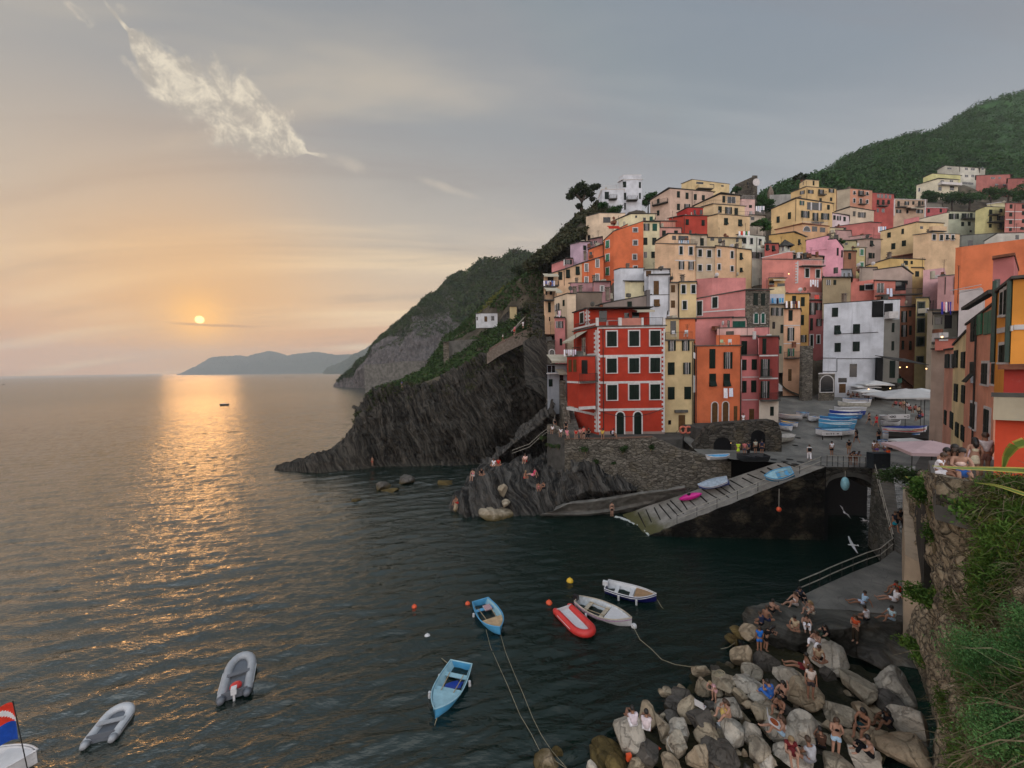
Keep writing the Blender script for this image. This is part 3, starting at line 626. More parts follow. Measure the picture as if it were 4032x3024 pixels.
def house(label, col, k, xa, xc, xb, yt, yb, z, aL=None, aR=0, yta=None, ytb=None, roof='tile', L=(), R=(), name='house', cat='house', wear=.5, dL=8, dR=8, ext=7, m=None, over=.3, group=None, base=None, pipes=()):
 z *= 1.15 if (k in 'CT' or (k in 'SE' and 54 <= z <= 70) or (k == 'B' and z < 80)) else 1
 h = House(); Cp = aty(k, xc, yt, z); Bp = aty(k, xc, yb, z); x0, y0 = Cp.x, Cp.y
 if aL is None: aL = math.degrees(math.atan2(y0, x0))-3
 def side(xp, ang, dflt, ytp, nm):
  a = math.radians(ang); lx, ly = math.cos(a), math.sin(a)
  if xp is None: t = dflt; zt = Cp.z
  else:
   d = ray(k, xp, yt); t = isect(x0, y0, lx, ly, d)
   if t <= .2 or t > 60: print('BADSIDE', label, nm, round(t, 2)); t = dflt
   zt = Cp.z
   if ytp is not None:
    d = ray(k, xp, ytp); zt = HC+d.z*((y0+ly*t)/d.y)
  return x0+lx*t, y0+ly*t, zt, t, Vector((lx, ly, 0))
 ax, ay, az, ta, dl = side(xa, aL, dL, yta, 'L'); bx, by, bz, tb, dr = side(xb, aR, dR, ytb, 'R')
 Dx, Dy, Dz = ax+bx-x0, ay+by-y0, az+bz-Cp.z
 zb = Bp.z-ext
 base_z = Bp.z if base is None else base
 h.root = thing(name, label, cat, (x0, y0, zb), 0, group); h.col = stucco(col, wear) if m is None else m
 pl = [(x0, y0), (bx, by), (Dx, Dy), (ax, ay)]; tz = [Cp.z, bz, Dz, az]
 ar = sum(pl[i][0]*pl[(i+1) % 4][1]-pl[(i+1) % 4][0]*pl[i][1] for i in range(4))
 if ar < 0: pl = pl[::-1]; tz = tz[::-1]
 b = MB(); b.prism([(p[0]-x0, p[1]-y0) for p in pl], 0, [t-zb for t in tz]); b.obj('wall', h.col, h.root)
 cx = sum(p[0] for p in pl)/4; cy = sum(p[1] for p in pl)/4
 if roof:
  mt = {'tile': TILE, 'terra': TERRA, 'flat': GREYT, 'white': WH, 'same': h.col}[roof]; th = {'tile': .16, 'terra': .2, 'flat': .14, 'white': .16, 'same': .1}[roof]
  q = []
  for (px, py), t in zip(pl, tz):
   v = Vector((px-cx, py-cy)); v *= 1+over*1.3/max(v.length, .1); q.append((cx+v.x-x0, cy+v.y-y0, t-zb))
  b = MB(); b.prism([(p[0], p[1]) for p in q], [p[2]+.003 for p in q], [p[2]+th for p in q]); b.obj('roof', mt, h.root)
 zc = Vector((x0, y0, Cp.z))
 h.L = Face(zc, -dl, Vector((-dl.y, dl.x, 0)) if True else None, ta); h.R = Face(zc, dr, Vector((dr.y, -dr.x, 0)), tb)
 h.ctr = Vector((cx, cy, 0)); h.top = max(tz); h.zb = zb
 for fc_, lst in ((h.L, L), (h.R, R)):
  # make sure outward
  if (h.ctr-Vector((fc_.o.x, fc_.o.y, 0))).dot(fc_.n) > 0: fc_.n = -fc_.n; fc_.e = -fc_.e; fc_.rz = math.atan2(fc_.e.y, fc_.e.x); print('FLIP', label)
  for it in lst:
   cols, rows, wp, hp = it[:4]; st = it[4] if len(it) > 4 else 'c'; fr = it[5] if len(it) > 5 else None; sm = it[6] if len(it) > 6 else SH
   for ri, yy in enumerate(rows):
    pz = None
    for xx in cols:
     p0 = fc_.hit(k, xx, yy+hp/2); p1 = fc_.hit(k, xx, yy-hp/2)
     pl_ = fc_.hit(k, xx-wp/2, yy); pr_ = fc_.hit(k, xx+wp/2, yy); w_ = abs((pr_-pl_).dot(fc_.e)); hh = p1.z-p0.z
     if pz is None: pz = p0.z
     p = fc_.hit(k, xx, yy+hp/2); p.z = pz if len(it) < 8 else p.z
     if w_ > 12 or hh > 12 or hh <= 0: print('BADWIN', label, xx, yy, w_, hh); continue
     window(h, fc_, p, w_, hh, st, fr, sm)
 h.k = k
 BASES.append((cx, cy, zb+2.2)); HS.append(h)
 for pp in pipes: drain(h, pp)
 return h
def fobj(h, fc, name, b, mt, z0=0):
 """mesh b is in face frame: x along the wall from the corner, y outwards negative, z absolute height"""
 return link(name, b.mesh(name, mt), h.root, Vector((fc.o.x, fc.o.y, 0))-h.root.location, fc.rz)
def fx(h, fc, x, y): p = fc.hit(h.k, x, y); return fc.u(p), p.z
def drain(h, a, w=.09, m=None):
 fc = h.R if a[0] == 'R' else h.L; u, z1 = fx(h, fc, a[1], a[2]); z0 = fx(h, fc, a[1], a[3])[1]
 b = MB(); b.tube([(u, -.1, z0), (u, -.1, z1)], w/1.6, 5); fobj(h, fc, 'drainpipe', b, m or PIPE)
def band(h, s, xa, ya, xb, yb, px, m=WH, pr=.06, nm='trim_band'):
 fc = h.R if s == 'R' else h.L; u0, z0 = fx(h, fc, xa, ya); u1, z1 = fx(h, fc, xb, yb); zz = fx(h, fc, xa, ya+px)[1]; t = z0-zz
 z1 = z0
 b = MB(); b.box(min(u0, u1), -pr, z0-t, max(u0, u1), .02, z0); return fobj(h, fc, nm, b, m)
def railing(b, pts, hgt=1.0, step=.14, r=.012, posts=True):
 for i in range(len(pts)-1):
  p = Vector(pts[i]); q = Vector(pts[i+1]); L = (q-p).length; n = max(1, int(L/step))
  up = Vector((0, 0, hgt)); b.tube([p+up, q+up], .025, 4); b.tube([p+Vector((0,0,.08)), q+Vector((0,0,.08))], .015, 4)
  for j in range(n+1):
   c = p+(q-p)*j/n; b.tube([c, c+up], r if j % 8 else .022, 4, False)
def balcony(h, s, xa, xb, y, dep=1.0, rail='iron', m=None, hgt=1.0, step=.14):
 fc = h.R if s == 'R' else h.L; u0, z = fx(h, fc, xa, y); u1, _ = fx(h, fc, xb, y)
 if u0 > u1: u0, u1 = u1, u0
 b = MB(); b.box(u0, -dep, z-.16, u1, .02, z); o = fobj(h, fc, 'balcony', b, m or GREYT)
 b = MB()
 if rail == 'solid':
  b.box(u0, -dep, z+.001, u1, -dep+.1, z+hgt); b.box(u0, -dep+.1, z+.001, u0+.1, 0, z+hgt); b.box(u1-.1, -dep+.1, z+.001, u1, 0, z+hgt)
  mt = m or h.col
 else: railing(b, [(u0+.04, 0, z), (u0+.04, -dep+.04, z), (u1-.04, -dep+.04, z), (u1-.04, 0, z)], hgt, step, .012 if step < .3 else .03); mt = WH if rail == 'white' else IRON
 me = b.mesh('railing', mt); link('railing', me, o)
 return o
def awning(h, s, xa, xb, y, dep=1.6, drop=.9, m=AWN):
 fc = h.R if s == 'R' else h.L; u0, z = fx(h, fc, xa, y); u1, _ = fx(h, fc, xb, y); b = MB()
 b.hexa([(u0, -dep, z-drop-.04), (u1, -dep, z-drop-.04), (u1, .02, z-.04), (u0, .02, z-.04), (u0, -dep, z-drop), (u1, -dep, z-drop), (u1, .02, z), (u0, .02, z)])
 b.box(min(u0, u1), -dep-.015, z-drop-.28, max(u0, u1), -dep+.015, z-drop-.02)
 return fobj(h, fc, 'awning', b, m)
def boxon(h, s, xa, xb, ya, yb, y0, y1, m, nm):
 fc = h.R if s == 'R' else h.L; u0, z1 = fx(h, fc, xa, ya); u1, _ = fx(h, fc, xb, ya); z0 = fx(h, fc, xa, yb)[1]
 b = MB(); b.box(min(u0, u1), y0, min(z0, z1), max(u0, u1), y1, max(z0, z1)); return fobj(h, fc, nm, b, m)
def chimney(h, u, v, hh=1.4, w=.5, m=None):
 p = h.R.o+h.R.e*u-h.R.n*v-h.root.location; p.z = h.top-h.zb-.6; b = MB(); b.box(-w/2, -w/2, 0, w/2, w/2, hh+.6); b.box(-w/2-.1, -w/2-.1, hh+.6, w/2+.1, w/2+.1, hh+.72)
 for i in (-1, 1): b.box(i*w*.3-.05, -w/2, hh+.72, i*w*.3+.05, w/2, hh+.95)
 b.box(-w/2-.08, -w/2-.08, hh+.95, w/2+.08, w/2+.08, hh+1.05)
 return link('chimney', b.mesh('chimney', m or CHIM), h.root, p, h.R.rz)
def parapet(h, hgt=1.0, kind='iron', inset=.1, m=None, sides='LR'):
 """railing round the visible edges of a flat roof"""
 z = h.R.o.z+.15; b = MB(); pts = []
 o = h.R.o; A = o-h.L.e*(h.L.L-inset)-h.L.n*inset*0; B = o+h.R.e*(h.R.L-inset)
 inn = (-(h.L.n+h.R.n)).normalized()*inset*1.4
 P0 = A-h.L.n*inset; P1 = o+inn; P2 = B-h.R.n*inset
 L0 = h.root.location
 pts = [Vector((p.x-L0.x, p.y-L0.y, z-L0.z)) for p in ([P0, P1, P2] if sides == 'LR' else ([P1, P2] if sides == 'R' else [P0, P1]))]
 if kind == 'solid':
  for i in range(len(pts)-1):
   p, q = pts[i], pts[i+1]; d = (q-p).normalized(); n = Vector((-d.y, d.x, 0))*.08
   b.hexa([p-n, q-n, q+n, p+n, p-n+Vector((0,0,hgt)), q-n+Vector((0,0,hgt)), q+n+Vector((0,0,hgt)), p+n+Vector((0,0,hgt))])
  return b.obj('parapet', m or h.col, h.root)
 railing(b, pts, hgt, .5 if kind == 'thin' else .16, .012)
 return b.obj('terrace_railing', WH if kind == 'white' else IRON, h.root)
RED = pc(170,50,28,1,.08); YEL = pc(206,176,112); ORA = pc(208,100,46,1,.15); PNK = pc(206,116,112); MAU = pc(170,118,122); LIL = pc(196,160,182); CRM = pc(216,186,150); CRY = pc(214,200,150)
PEA = pc(216,170,122); OCH = pc(206,158,62); WHT = pc(200,203,212,.92); GRC = pc(176,160,140); SAL = pc(206,128,104); DRD = pc(146,46,38); PAL = pc(206,208,190); BRN = pc(130,110,92); BPK = pc(222,140,160); ROS = pc(204,100,98)
F1 = WH
# --- the tall red house on the sea wall
red = house('tall red house with white quoins and bands on the sea wall', RED, 'C', 350, 555, 1145, 415, 1330, 44.4, 107, 0, roof='flat', over=.22, ext=2.5, wear=.35,
 R=[((683,877,1060),(517,),88,135,'c',F1), ((683,877,1060),(750,),86,128,'c',F1), ((686,877,1060),(985,),86,130,'c',F1), ((757,909),(1285,),66,260,'da',F1)],
 L=[((320,),(1e-9,),1,1)][:0]+[((363,),(975,),22,100,'c'), ((415,),(982,),26,110,'c')], pipes=[('R',606,430,1330)])
for y in (660, 890, 1127): band(red, 'R', 572, y, 1128, y, 20); band(red, 'L', 352, y, 540, y, 18)
band(red, 'R', 572, 1325, 720, 1325, 60, stucco(pc(150,124,112)), .05, 'plinth'); band(red, 'R', 800, 1325, 872, 1325, 60, stucco(pc(150,124,112)), .05, 'plinth'); band(red, 'R', 945, 1325, 1142, 1325, 60, stucco(pc(150,124,112)), .05, 'plinth')
band(red, 'R', 556, 418, 1145, 418, 12); band(red, 'L', 352, 425, 552, 425, 14)
def quoins(h, s, x, y0, y1, n, w1, w2, pr=.08):
 fc = h.R if s == 'R' else h.L; u0, za = fx(h, fc, x, y0); ua, _ = fx(h, fc, x+w1, y0); ub, _ = fx(h, fc, x+w2, y0); zb_ = fx(h, fc, x, y1)[1]; b = MB()
 for i in range(n):
  a = za+(zb_-za)*i/n; c = za+(zb_-za)*(i+1)/n; uu = ub if i % 2 else ua; b.box(min(u0, uu), -pr, c, max(u0, uu), .02, a-.004)
 return fobj(h, fc, 'quoins', b, WH)
quoins(red, 'R', 556, 430, 1330, 46, 10, 22); quoins(red, 'R', 1144, 430, 1330, 46, -12, -26); quoins(red, 'L', 553, 440, 1330, 46, -10, -22)
# glazed middle window on the top floor pushed open
pent = house('set back red top storey with awning behind the railed terrace', RED, 'C', 350, 470, 1010, 255, 415, 47.4, 107, 0, roof='tile', ext=.6, wear=.3, over=.2,
 R=[((607,),(320,),66,100,''), ((813,),(335,),42,88,''), ((890,),(330,),60,96,'')], L=[((425,),(338,),30,88,'c',F1)])
quoins(pent, 'R', 472, 262, 412, 9, 8, 20); quoins(pent, 'L', 468, 262, 412, 9, -6, -14)
awning(pent, 'R', 860, 1008, 258, 2.2, .5); band(pent, 'R', 470, 258, 1010, 258, 7, IRON, 1.6, 'pergola_frame')
parapet(red, 1.0, 'iron', .15)
for x0_, x1_ in ((545,568),(740,768),(940,958),(1128,1148)): boxon(red, 'R', x0_, x1_, 335, 410, -.12, .2, WH, 'parapet_post')
boxon(red, 'R', 770, 938, 338, 405, -.02, .06, stucco(pc(190,110,90)), 'parapet_screen')
# left wing pushed out over the lane, on its bracketed slab
wing = house('projecting three storey red wing on a white slab above the steps', RED, 'C', 293, 393, 540, 672, 1128, 43.2, 118, 22, roof='flat', over=.05, ext=-.2, wear=.35,
 L=[((322,),(752,),24,106,'c',None,SHB), ((364,),(752,),24,106,'c',None,SHB)], R=[((446,),(762,),52,124,'')], base=0)
balcony(wing, 'R', 400, 538, 888, .7, 'iron'); band(wing, 'L', 295, 885, 391, 885, 16); band(wing, 'R', 395, 890, 536, 890, 18); band(wing, 'L', 295, 1110, 391, 1110, 26, WH, .12); band(wing, 'R', 395, 1110, 538, 1110, 26, WH, .12)
balcony(red, 'L', 400, 470, 655, 1.2, 'iron'); awning(red, 'L', 385, 470, 462, 2.4, 1.4);
window(red, red.L, red.L.hit('C', 440, 655), 1.0, 2.4, 'w')
# --- narrow yellow house
yn = house('narrow yellow house with two ring buoys beside the red house', YEL, 'C', None, 1146, 1395, 535, 1470, 45.2, None, 0, roof='flat', over=.25, ext=1, wear=.4,
 R=[((1205,1325),(580,),34,88,'o'), ((1200,),(778,),55,108,'c'), ((1335,),(775,),34,104,'o'), ((1200,1343),(992,),55,108,'c'), ((1293,),(1245,),56,128,'db'), ((1187,),(1245,),26,40,'')], pipes=[('R',1385,545,1460)])
boxon(yn, 'R', 1228, 1338, 1136, 1160, -.35, 0, GREYT, 'door_canopy'); parapet(yn, 1.0, 'iron', .1, sides='R')
yt_ = house('small yellow roof room with a door onto a terrace of white chairs', YEL, 'C', None, 1150, 1268, 345, 520, 47.6, None, 0, roof='flat', ext=.5, wear=.4, dL=4, R=[((1218,),(420,),52,118,'')])
yt2 = house('low terracotta coloured roof room beside an air conditioner', ORA, 'C', None, 1270, 1408, 345, 520, 48.4, None, 0, roof='flat', ext=.5, dL=4)
# --- orange house
og = house('orange house with arched doors and a white sheet hung out', ORA, 'C', None, 1412, 1812, 584, 1262, 46.2, None, 0, roof='flat', over=.15, ext=3.2, wear=.35,
 R=[((1558,),(692,),50,168,'c'), ((1692,),(706,),36,145,'o'), ((1560,),(878,),54,112,'x'), ((1682,),(878,),54,112,'x'), ((1578,),(1162,),52,190,'dab'), ((1672,),(1160,),48,186,'dab'), ((1760,),(1178,),32,150,'db')], pipes=[('R',1418,590,1380),('R',1805,590,1240)])
ow = house('orange terrace wall with plastic chairs behind it', ORA, 'C', None, 1592, 1800, 492, 590, 48.6, None, 0, roof='same', ext=.4, over=.02, dL=3, wear=.5)
# --- pink and dark red pair
pk = house('pink house in the gap between the orange and dark red houses', ROS, 'C', None, 1816, 1968, 665, 1240, 47.3, None, 0, roof='flat', over=.12, ext=3,
 R=[((1836,),(745,),38,92,'c'), ((1922,),(742,),46,92,'c'), ((1836,),(935,),38,105,'c'), ((1917,),(932,),46,104,'c'), ((1900,),(1182,),40,110,'db')])
band(pk, 'R', 1818, 848, 1966, 848, 8); band(pk, 'R', 1818, 1046, 1966, 1046, 8)
pk2 = house('small pink upper storey with a green door behind the pink house', ROS, 'C', None, 1800, 1952, 497, 665, 49.4, None, 0, roof='flat', ext=.5, dL=5, R=[((1835,),(595,),46,120,'c')])
dr_ = house('dark red house with tall open shutters and pale ground floor', DRD, 'C', None, 1966, 2132, 500, 1245, 46.6, None, 0, roof='flat', over=.35, ext=3,
 R=[((2010,),(584,),34,136,'c'), ((2016,),(770,),38,150,'o'), ((2014,),(960,),38,150,'o'), ((2075,),(1148,),30,80,'c'), ((1985,),(1182,),26,105,'db')])
for y in (659, 858): band(dr_, 'R', 1968, y, 2130, y, 12)
boxon(dr_, 'R', 1966, 2134, 1050, 1245, -.05, 0, stucco(pc(198,180,160)), 'plaster_base'); balcony(dr_, 'R', 1968, 2126, 1050, .7, 'iron'); balcony(dr_, 'R', 1975, 2070, 846, .25, 'iron')
# --- pinks behind the terraces
bp1 = house('long low pink house with teal awning behind the orange terrace', PNK, 'C', None, 1412, 1730, 345, 500, 53, None, 0, ytb=333, roof='tile', ext=4, R=[((1700,),(395,),24,70,'')])
bp2 = house('pale pink parapet house with white framed pergola', pc(214,160,150), 'C', None, 1600, 1925, 428, 520, 51, None, -4, roof='flat', ext=3, over=.05)
bp3 = house('plain pink wall under the pergola with a green rolled blind', pc(196,150,140), 'C', None, 1730, 1850, 335, 430, 54, None, 0, roof='flat', ext=3, R=[((1790,),(392,),110,62,'c',None,SHT)])
# --- pink L with stone wall
ps = house('pink house with white framed windows and rough stone front', PNK, 'C', 1420, 1845, 2062, 92, 420, 58, 152, 3, yta=172, roof='flat', over=.5, ext=5,
 L=[((1447,),(252,),44,128,'c',F1), ((1581,),(203,),46,92,'c',F1)], R=[((1934,),(172,),38,108,'c'), ((1999,),(176,),34,105,'c'), ((1938,),(338,),34,88,'ca',None,SHT), ((1998,),(340,),30,84,'ca',None,SHT)])
boxon(ps, 'R', 1847, 2060, 97, 420, -.03, 0, stonewall(), 'stone_facing'); band(ps, 'L', 1424, 284, 1843, 262, 10)
pu = house('upper pink wall of the house with the green roof terrace', PNK, 'A', 1420, 1556, 1850, 1098, 1240, 70, 150, 3, yta=1108, roof='same', ext=4, over=.05)
# --- yellow and white houses behind the red one
ye = house('yellow house with four green shuttered windows behind the terrace room', YEL, 'C', None, 1272, 1420, 25, 330, 60, None, 0, roof='flat', ext=5, R=[((1307,1393),(86,),34,76,'c',F1), ((1317,),(226,),34,72,'c',F1)])
cs = house('cream strip house with brown shutters beside a drainpipe', CRM, 'C', None, 1188, 1268, 32, 330, 60.4, None, 0, roof='flat', ext=5, R=[((1216,),(82,),36,62,'c',None,SHB), ((1216,),(216,),36,62,'c',None,SHB)], pipes=[('R',1262,40,330)])
wh = house('white house with a tall brown door above a bent brown shutter', WHT, 'C', None, 1003, 1187, -37, 285, 59.6, None, 0, roof='tile', ext=5, wear=.9, R=[((1070,),(72,),44,120,'c',None,SHB), ((1074,),(205,),48,66,'x',None,SHB)], pipes=[('R',1180,-20,280)])
band(wh, 'R', 1005, 133, 1185, 133, 5, GREYT)
cc = house('cream house with peeling plaster and a green window', CRY, 'C', 705, 850, 1012, 22, 170, 62, 140, 4, yta=8, roof='tile', ext=6, wear=1, L=[((766,),(78,),22,76,'o')], R=[((972,),(80,),28,54,'c')])
gw = house('grey rendered house with sloping tile verge and one green shutter', pc(128,112,104), 'C', 560, 612, 1012, 215, 300, 52.5, 130, 3, ytb=135, yta=235, roof='tile', ext=4, wear=1, R=[((838,),(224,),38,60,'c')])
boxon(gw, 'R', 985, 1014, 92, 250, -.1, .9, stucco(pc(110,104,104)), 'chimney')
wu = house('low white house with dark roof line below the orange tower house', WHT, 'A', 702, 760, 965, 1012, 1115, 72, 140, 2, yta=1030, roof='tile', ext=5, over=.1)
wu2 = house('small white roof room with a brown door', WHT, 'A', None, 966, 1185, 1025, 1085, 70, None, -3, roof='flat', ext=4, R=[((1003,),(1055,),44,50,'c',None,SHB)])
# --- lower left cluster above the cliff
tc_ = house('tall cream and pink sea front house with washing and small windows', CRM, 'T', 490, 675, 800, 395, 1200, 55, 116, 10, yta=455, roof='tile', over=.15, ext=3,
 L=[((505,),(605,),18,92,'w'), ((545,),(590,),20,108,'o'), ((627,),(525,),26,92,'c'), ((515,),(808,),20,100,'w'), ((563,),(800,),20,100,'o'), ((628,),(800,),22,80,'x'), ((632,),(1070,),20,76,'x'), ((560,),(1040,),22,60,'c')])
balcony(tc_, 'L', 545, 600, 725, .7, 'iron'); balcony(tc_, 'L', 545, 605, 985, .7, 'iron'); balcony(tc_, 'L', 548, 640, 1270, .9, 'white')
gb_ = house('bare grey brown rendered block behind the cream sea front house', pc(122,104,88), 'T', None, 802, 1182, 378, 640, 57, None, 2, roof='tile', over=.1, ext=5, wear=.8)
mv = house('mauve low house behind the grey block', MAU, 'T', 715, 735, 1052, 240, 380, 70, 120, 4, roof='tile', ext=5)
mv2 = house('mauve house end with one white framed window', MAU, 'T', None, 1056, 1300, 222, 480, 66, None, 2, roof='tile', ext=4, R=[((1182,),(318,),44,76,'w',F1)])
chimney(mv2, .5, 1.5, 1.2)
lv = house('cream house with white balconies and awnings at the edge of the cliff', PEA, 'T', None, 345, 500, 300, 815, 60, None, 8, roof='tile', ext=2, R=[((418,),(590,),42,146,'c'), ((420,),(760,),18,56,''), ((375,),(375,),24,70,''), ((440,),(370,),34,80,'')])
balcony(lv, 'R', 335, 470, 490, 1.1, 'iron'); awning(lv, 'R', 335, 520, 300, 1.6, .7); awning(lv, 'R', 470, 560, 320, 2.0, .9)
pl_ = house('pink sea front house with arched stone annex and hanging laundry', PNK, 'C', None, 185, 275, 335, 1000, 53.6, None, 12, roof='tile', ext=1, R=[((205,),(395,),22,60,'w'), ((238,),(395,),22,60,'o'), ((240,),(545,),20,60,'c')])
st_ = house('small stone annex with a dark arch above the cliff', GRC, 'C', None, 122, 186, 538, 740, 53, None, 6, roof='flat', ext=1, m=stonewall(), dL=5, R=[((162,),(644,),44,68,'a')])
bg_ = house('pale blue grey house with verandah low on the cliff edge', pc(150,156,166), 'C', None, 120, 290, 745, 1060, 50, None, 16, roof='flat', ext=2, wear=1, R=[((140,),(780,),30,60,''), ((175,),(780,),26,60,''), ((150,),(900,),34,66,'c'), ((245,),(850,),30,100,'')], dL=5)
awning(bg_, 'R', 115, 285, 655, 2.0, 1.0); awning(bg_, 'R', 190, 260, 780, 1.4, .6)
band(bg_, 'R', 115, 815, 290, 815, 10, WH, 1.0, 'verandah_edge')
# --- the stepped row climbing to the left edge of the village
sr1 = house('yellow row house with awning and washing at the village edge', PEA, 'A', None, 90, 265, 1080, 1215, 86, None, 5, ytb=1020, roof='tile', ext=6, R=[((235,),(1075,),34,72,'c'), ((150,),(1110,),50,50,'')])
awning(sr1, 'R', 80, 205, 1055, 2.0, .9); balcony(sr1, 'R', 82, 215, 1165, 1.4, 'iron')
sr2 = house('yellow row house with two tilted green shutters', PEA, 'A', None, 266, 422, 1025, 1170, 86.5, None, 5, ytb=965, roof='tile', ext=6, R=[((302,),(1058,),34,74,'x'), ((386,),(1030,),34,76,'x')], pipes=[('R',268,1030,1160)])
sr3 = house('lower orange house with white framed windows', ORA, 'A', None, 423, 612, 968, 1135, 87, None, 5, ytb=905, roof='tile', ext=6, R=[((462,),(1005,),26,66,'w',F1), ((558,),(968,),26,66,'w',F1), ((462,),(1112,),26,50,'w',F1), ((558,),(1090,),26,60,'w',F1)])
sr4 = house('pink terrace room above the yellow row house', PNK, 'A', None, 160, 275, 975, 1040, 91, None, 5, ytb=935, roof='tile', ext=5)
sr4b = house('small pink house with white shutters above the yellow row', MAU, 'A', None, 276, 345, 925, 1010, 92, None, 5, roof='tile', ext=5, R=[((302,),(955,),34,42,'o')])
li = house('lilac house with one dark window', LIL, 'A', 322, 410, 492, 780, 970, 94, 135, 5, yta=805, roof='tile', ext=6, R=[((447,),(830,),26,42,'c')])
so_ = house('small orange house between the lilac and the tall orange one', ORA, 'A', None, 480, 606, 850, 960, 91.5, None, 5, ytb=800, roof='tile', ext=5, R=[((500,),(880,),26,26,'')])
tl = house('pink strip house below the cream box', MAU, 'A', None, 490, 600, 760, 850, 95, None, 5, ytb=738, roof='tile', ext=5, R=[((505,),(795,),22,36,''), ((540,),(785,),30,30,'w')])
ot = house('tall orange house with four framed windows up its front', ORA, 'A', 612, 700, 958, 690, 1110, 90, 140, 2, yta=770, ytb=600, roof='tile', over=.1, ext=7, wear=.35,
 R=[((888,),(676,),38,36,'',F1), ((888,),(788,),38,42,'',F1), ((882,),(912,),32,46,'',F1), ((888,),(1008,),34,34,'',F1)], L=[((647,),(800,),26,66,'x',F1,SHG), ((647,),(918,),26,66,'x',F1,SHG), ((647,),(1038,),26,66,'x',F1,SHG)], pipes=[('L',612,780,1110)])
od = house('orange gabled dormer with red awning on the tall orange house', ORA, 'A', 690, 700, 822, 690, 720, 91.5, 130, 2, ytb=625, roof='tile', ext=3, over=.05)
awning(od, 'R', 640, 740, 640, 1.5, .9, AWR)
cb_ = house('plain cream box house with one wide dark window', CRM, 'A', 458, 575, 800, 530, 770, 100, 145, 3, yta=562, roof='flat', over=.1, ext=6, L=[((486,),(745,),22,46,'')], R=[((640,),(588,),64,50,'')])
yg = house('yellow house with teal shuttered top window beside the orange house', CRY, 'A', None, 957, 1098, 605, 985, 93, None, 3, roof='tile', over=.4, ext=7, R=[((985,),(652,),26,62,'o'), ((1057,),(652,),40,64,'c',None,SHT), ((975,),(774,),36,64,'c'), ((1053,),(774,),36,64,'c'), ((975,),(893,),28,52,'w'), ((1045,),(893,),34,54,'c')])
ygt = house('peeling cream roof storey with small dark openings', CRY, 'A', 700, 850, 1062, 535, 605, 97, 150, 3, yta=600, roof='tile', ext=5, wear=1, R=[((895,),(560,),16,22,''), ((968,),(580,),24,26,''), ((1026,),(578,),26,40,'c',None,SHT)])
# --- white tower house and neighbours on the crest
wt = house('white tower house with rounded parapet on the hilltop', WHT, 'A', 742, 782, 945, 240, 520, 116, 120, 0, roof='white', over=.35, ext=8, wear=.25, R=[((794,),(280,),30,50,'c'), ((928,),(285,),18,50,'c'), ((798,),(382,),20,64,'c'), ((928,),(380,),16,50,'c'), ((798,),(470,),20,60,'')])
wtp = house('white drum of roof terrace on the tower house', WHT, 'A', 745, 785, 942, 200, 240, 116.3, 120, 0, roof='white', over=.02, ext=.05, wear=.2)
balcony(wt, 'R', 808, 900, 425, 1.3, 'iron');
wl = house('lower white wing with green door and round balcony', WHT, 'A', 572, 600, 788, 325, 510, 114, 120, 0, yta=400, roof='white', over=.3, ext=8, wear=.25, R=[((640,),(376,),36,64,'c'), ((645,),(465,),22,50,'')])
balcony(wl, 'R', 655, 722, 415, 1.3, 'iron'); parapet(wl, 1.1, 'white', .1, sides='R')
cl_ = house('large cream house with a long balcony on its sea side', pc(196,160,136), 'A', 1018, 1190, 1568, 312, 560, 113, 145, 8, yta=420, ytb=345, roof='tile', over=.5, ext=7,
 R=[((1263,),(367,),26,54,'c'), ((1338,),(379,),26,54,'c'), ((1410,),(389,),24,52,'c'), ((1480,),(396,),24,44,'c'), ((1263,),(476,),26,54,'c'), ((1338,),(470,),24,40,'o')], L=[((1088,),(432,),22,54,'c'), ((1088,),(528,),20,46,'c')], pipes=[('R',1382,340,500)])
balcony(cl_, 'L', 1040, 1175, 470, 1.2, 'iron')
ty = house('flat topped yellow house with loggias above the cream house', YEL, 'A', 1290, 1385, 1708, 237, 345, 126, 140, 8, yta=275, ytb=278, roof='flat', over=.2, ext=7, R=[((1450,),(266,),62,20,''), ((1555,),(294,),40,36,''), ((1647,),(292,),22,14,'')])
balcony(ty, 'R', 1415, 1545, 322, 1.4, 'solid')
yu = house('yellow house with glazed top floor under a tiled slope', pc(204,168,120), 'A', 1400, 1625, 1800, 358, 450, 108, 150, 8, yta=470, ytb=378, roof='tile', over=.5, ext=5, R=[((1725,),(416,),72,56,'w'), ((1658,),(408,),24,58,'c')])
ym = house('yellow middle storey with open shutters on a railed terrace', pc(208,174,120), 'A', 1478, 1572, 1842, 450, 545, 105, 140, 8, ytb=470, roof='flat', over=.5, ext=5, R=[((1625,),(498,),30,56,'c'), ((1698,),(507,),28,58,'o'), ((1766,),(515,),30,58,'c')])
parapet(ym, 1.0, 'thin', .1)
yl = house('yellow lower storey with two tilted green shutters below the terrace', pc(212,174,116), 'A', 1515, 1610, 1886, 538, 700, 101, 140, 8, ytb=562, roof='tile', over=.3, ext=6, R=[((1677,),(602,),34,62,'x'), ((1800,),(614,),32,62,'x')])
parapet(yl, .9, 'thin', .1, sides='R')
rh = house('brick red house with two grey green windows and orange side', pc(176,56,36,1,.15), 'A', 1180, 1310, 1516, 552, 712, 98, 140, 4, yta=575, roof='tile', over=.35, ext=6, R=[((1340,),(607,),28,50,'c'), ((1478,),(614,),28,50,'c')], pipes=[('R',1314,560,700)])
ru = house('upper red house with sloping roof behind the brick red one', pc(170,36,30,1,.15), 'A', 1250, 1345, 1478, 482, 560, 104, 140, 4, yta=530, roof='tile', over=.2, ext=5, R=[((1405,),(520,),20,36,''), ((1462,),(522,),22,40,'')])
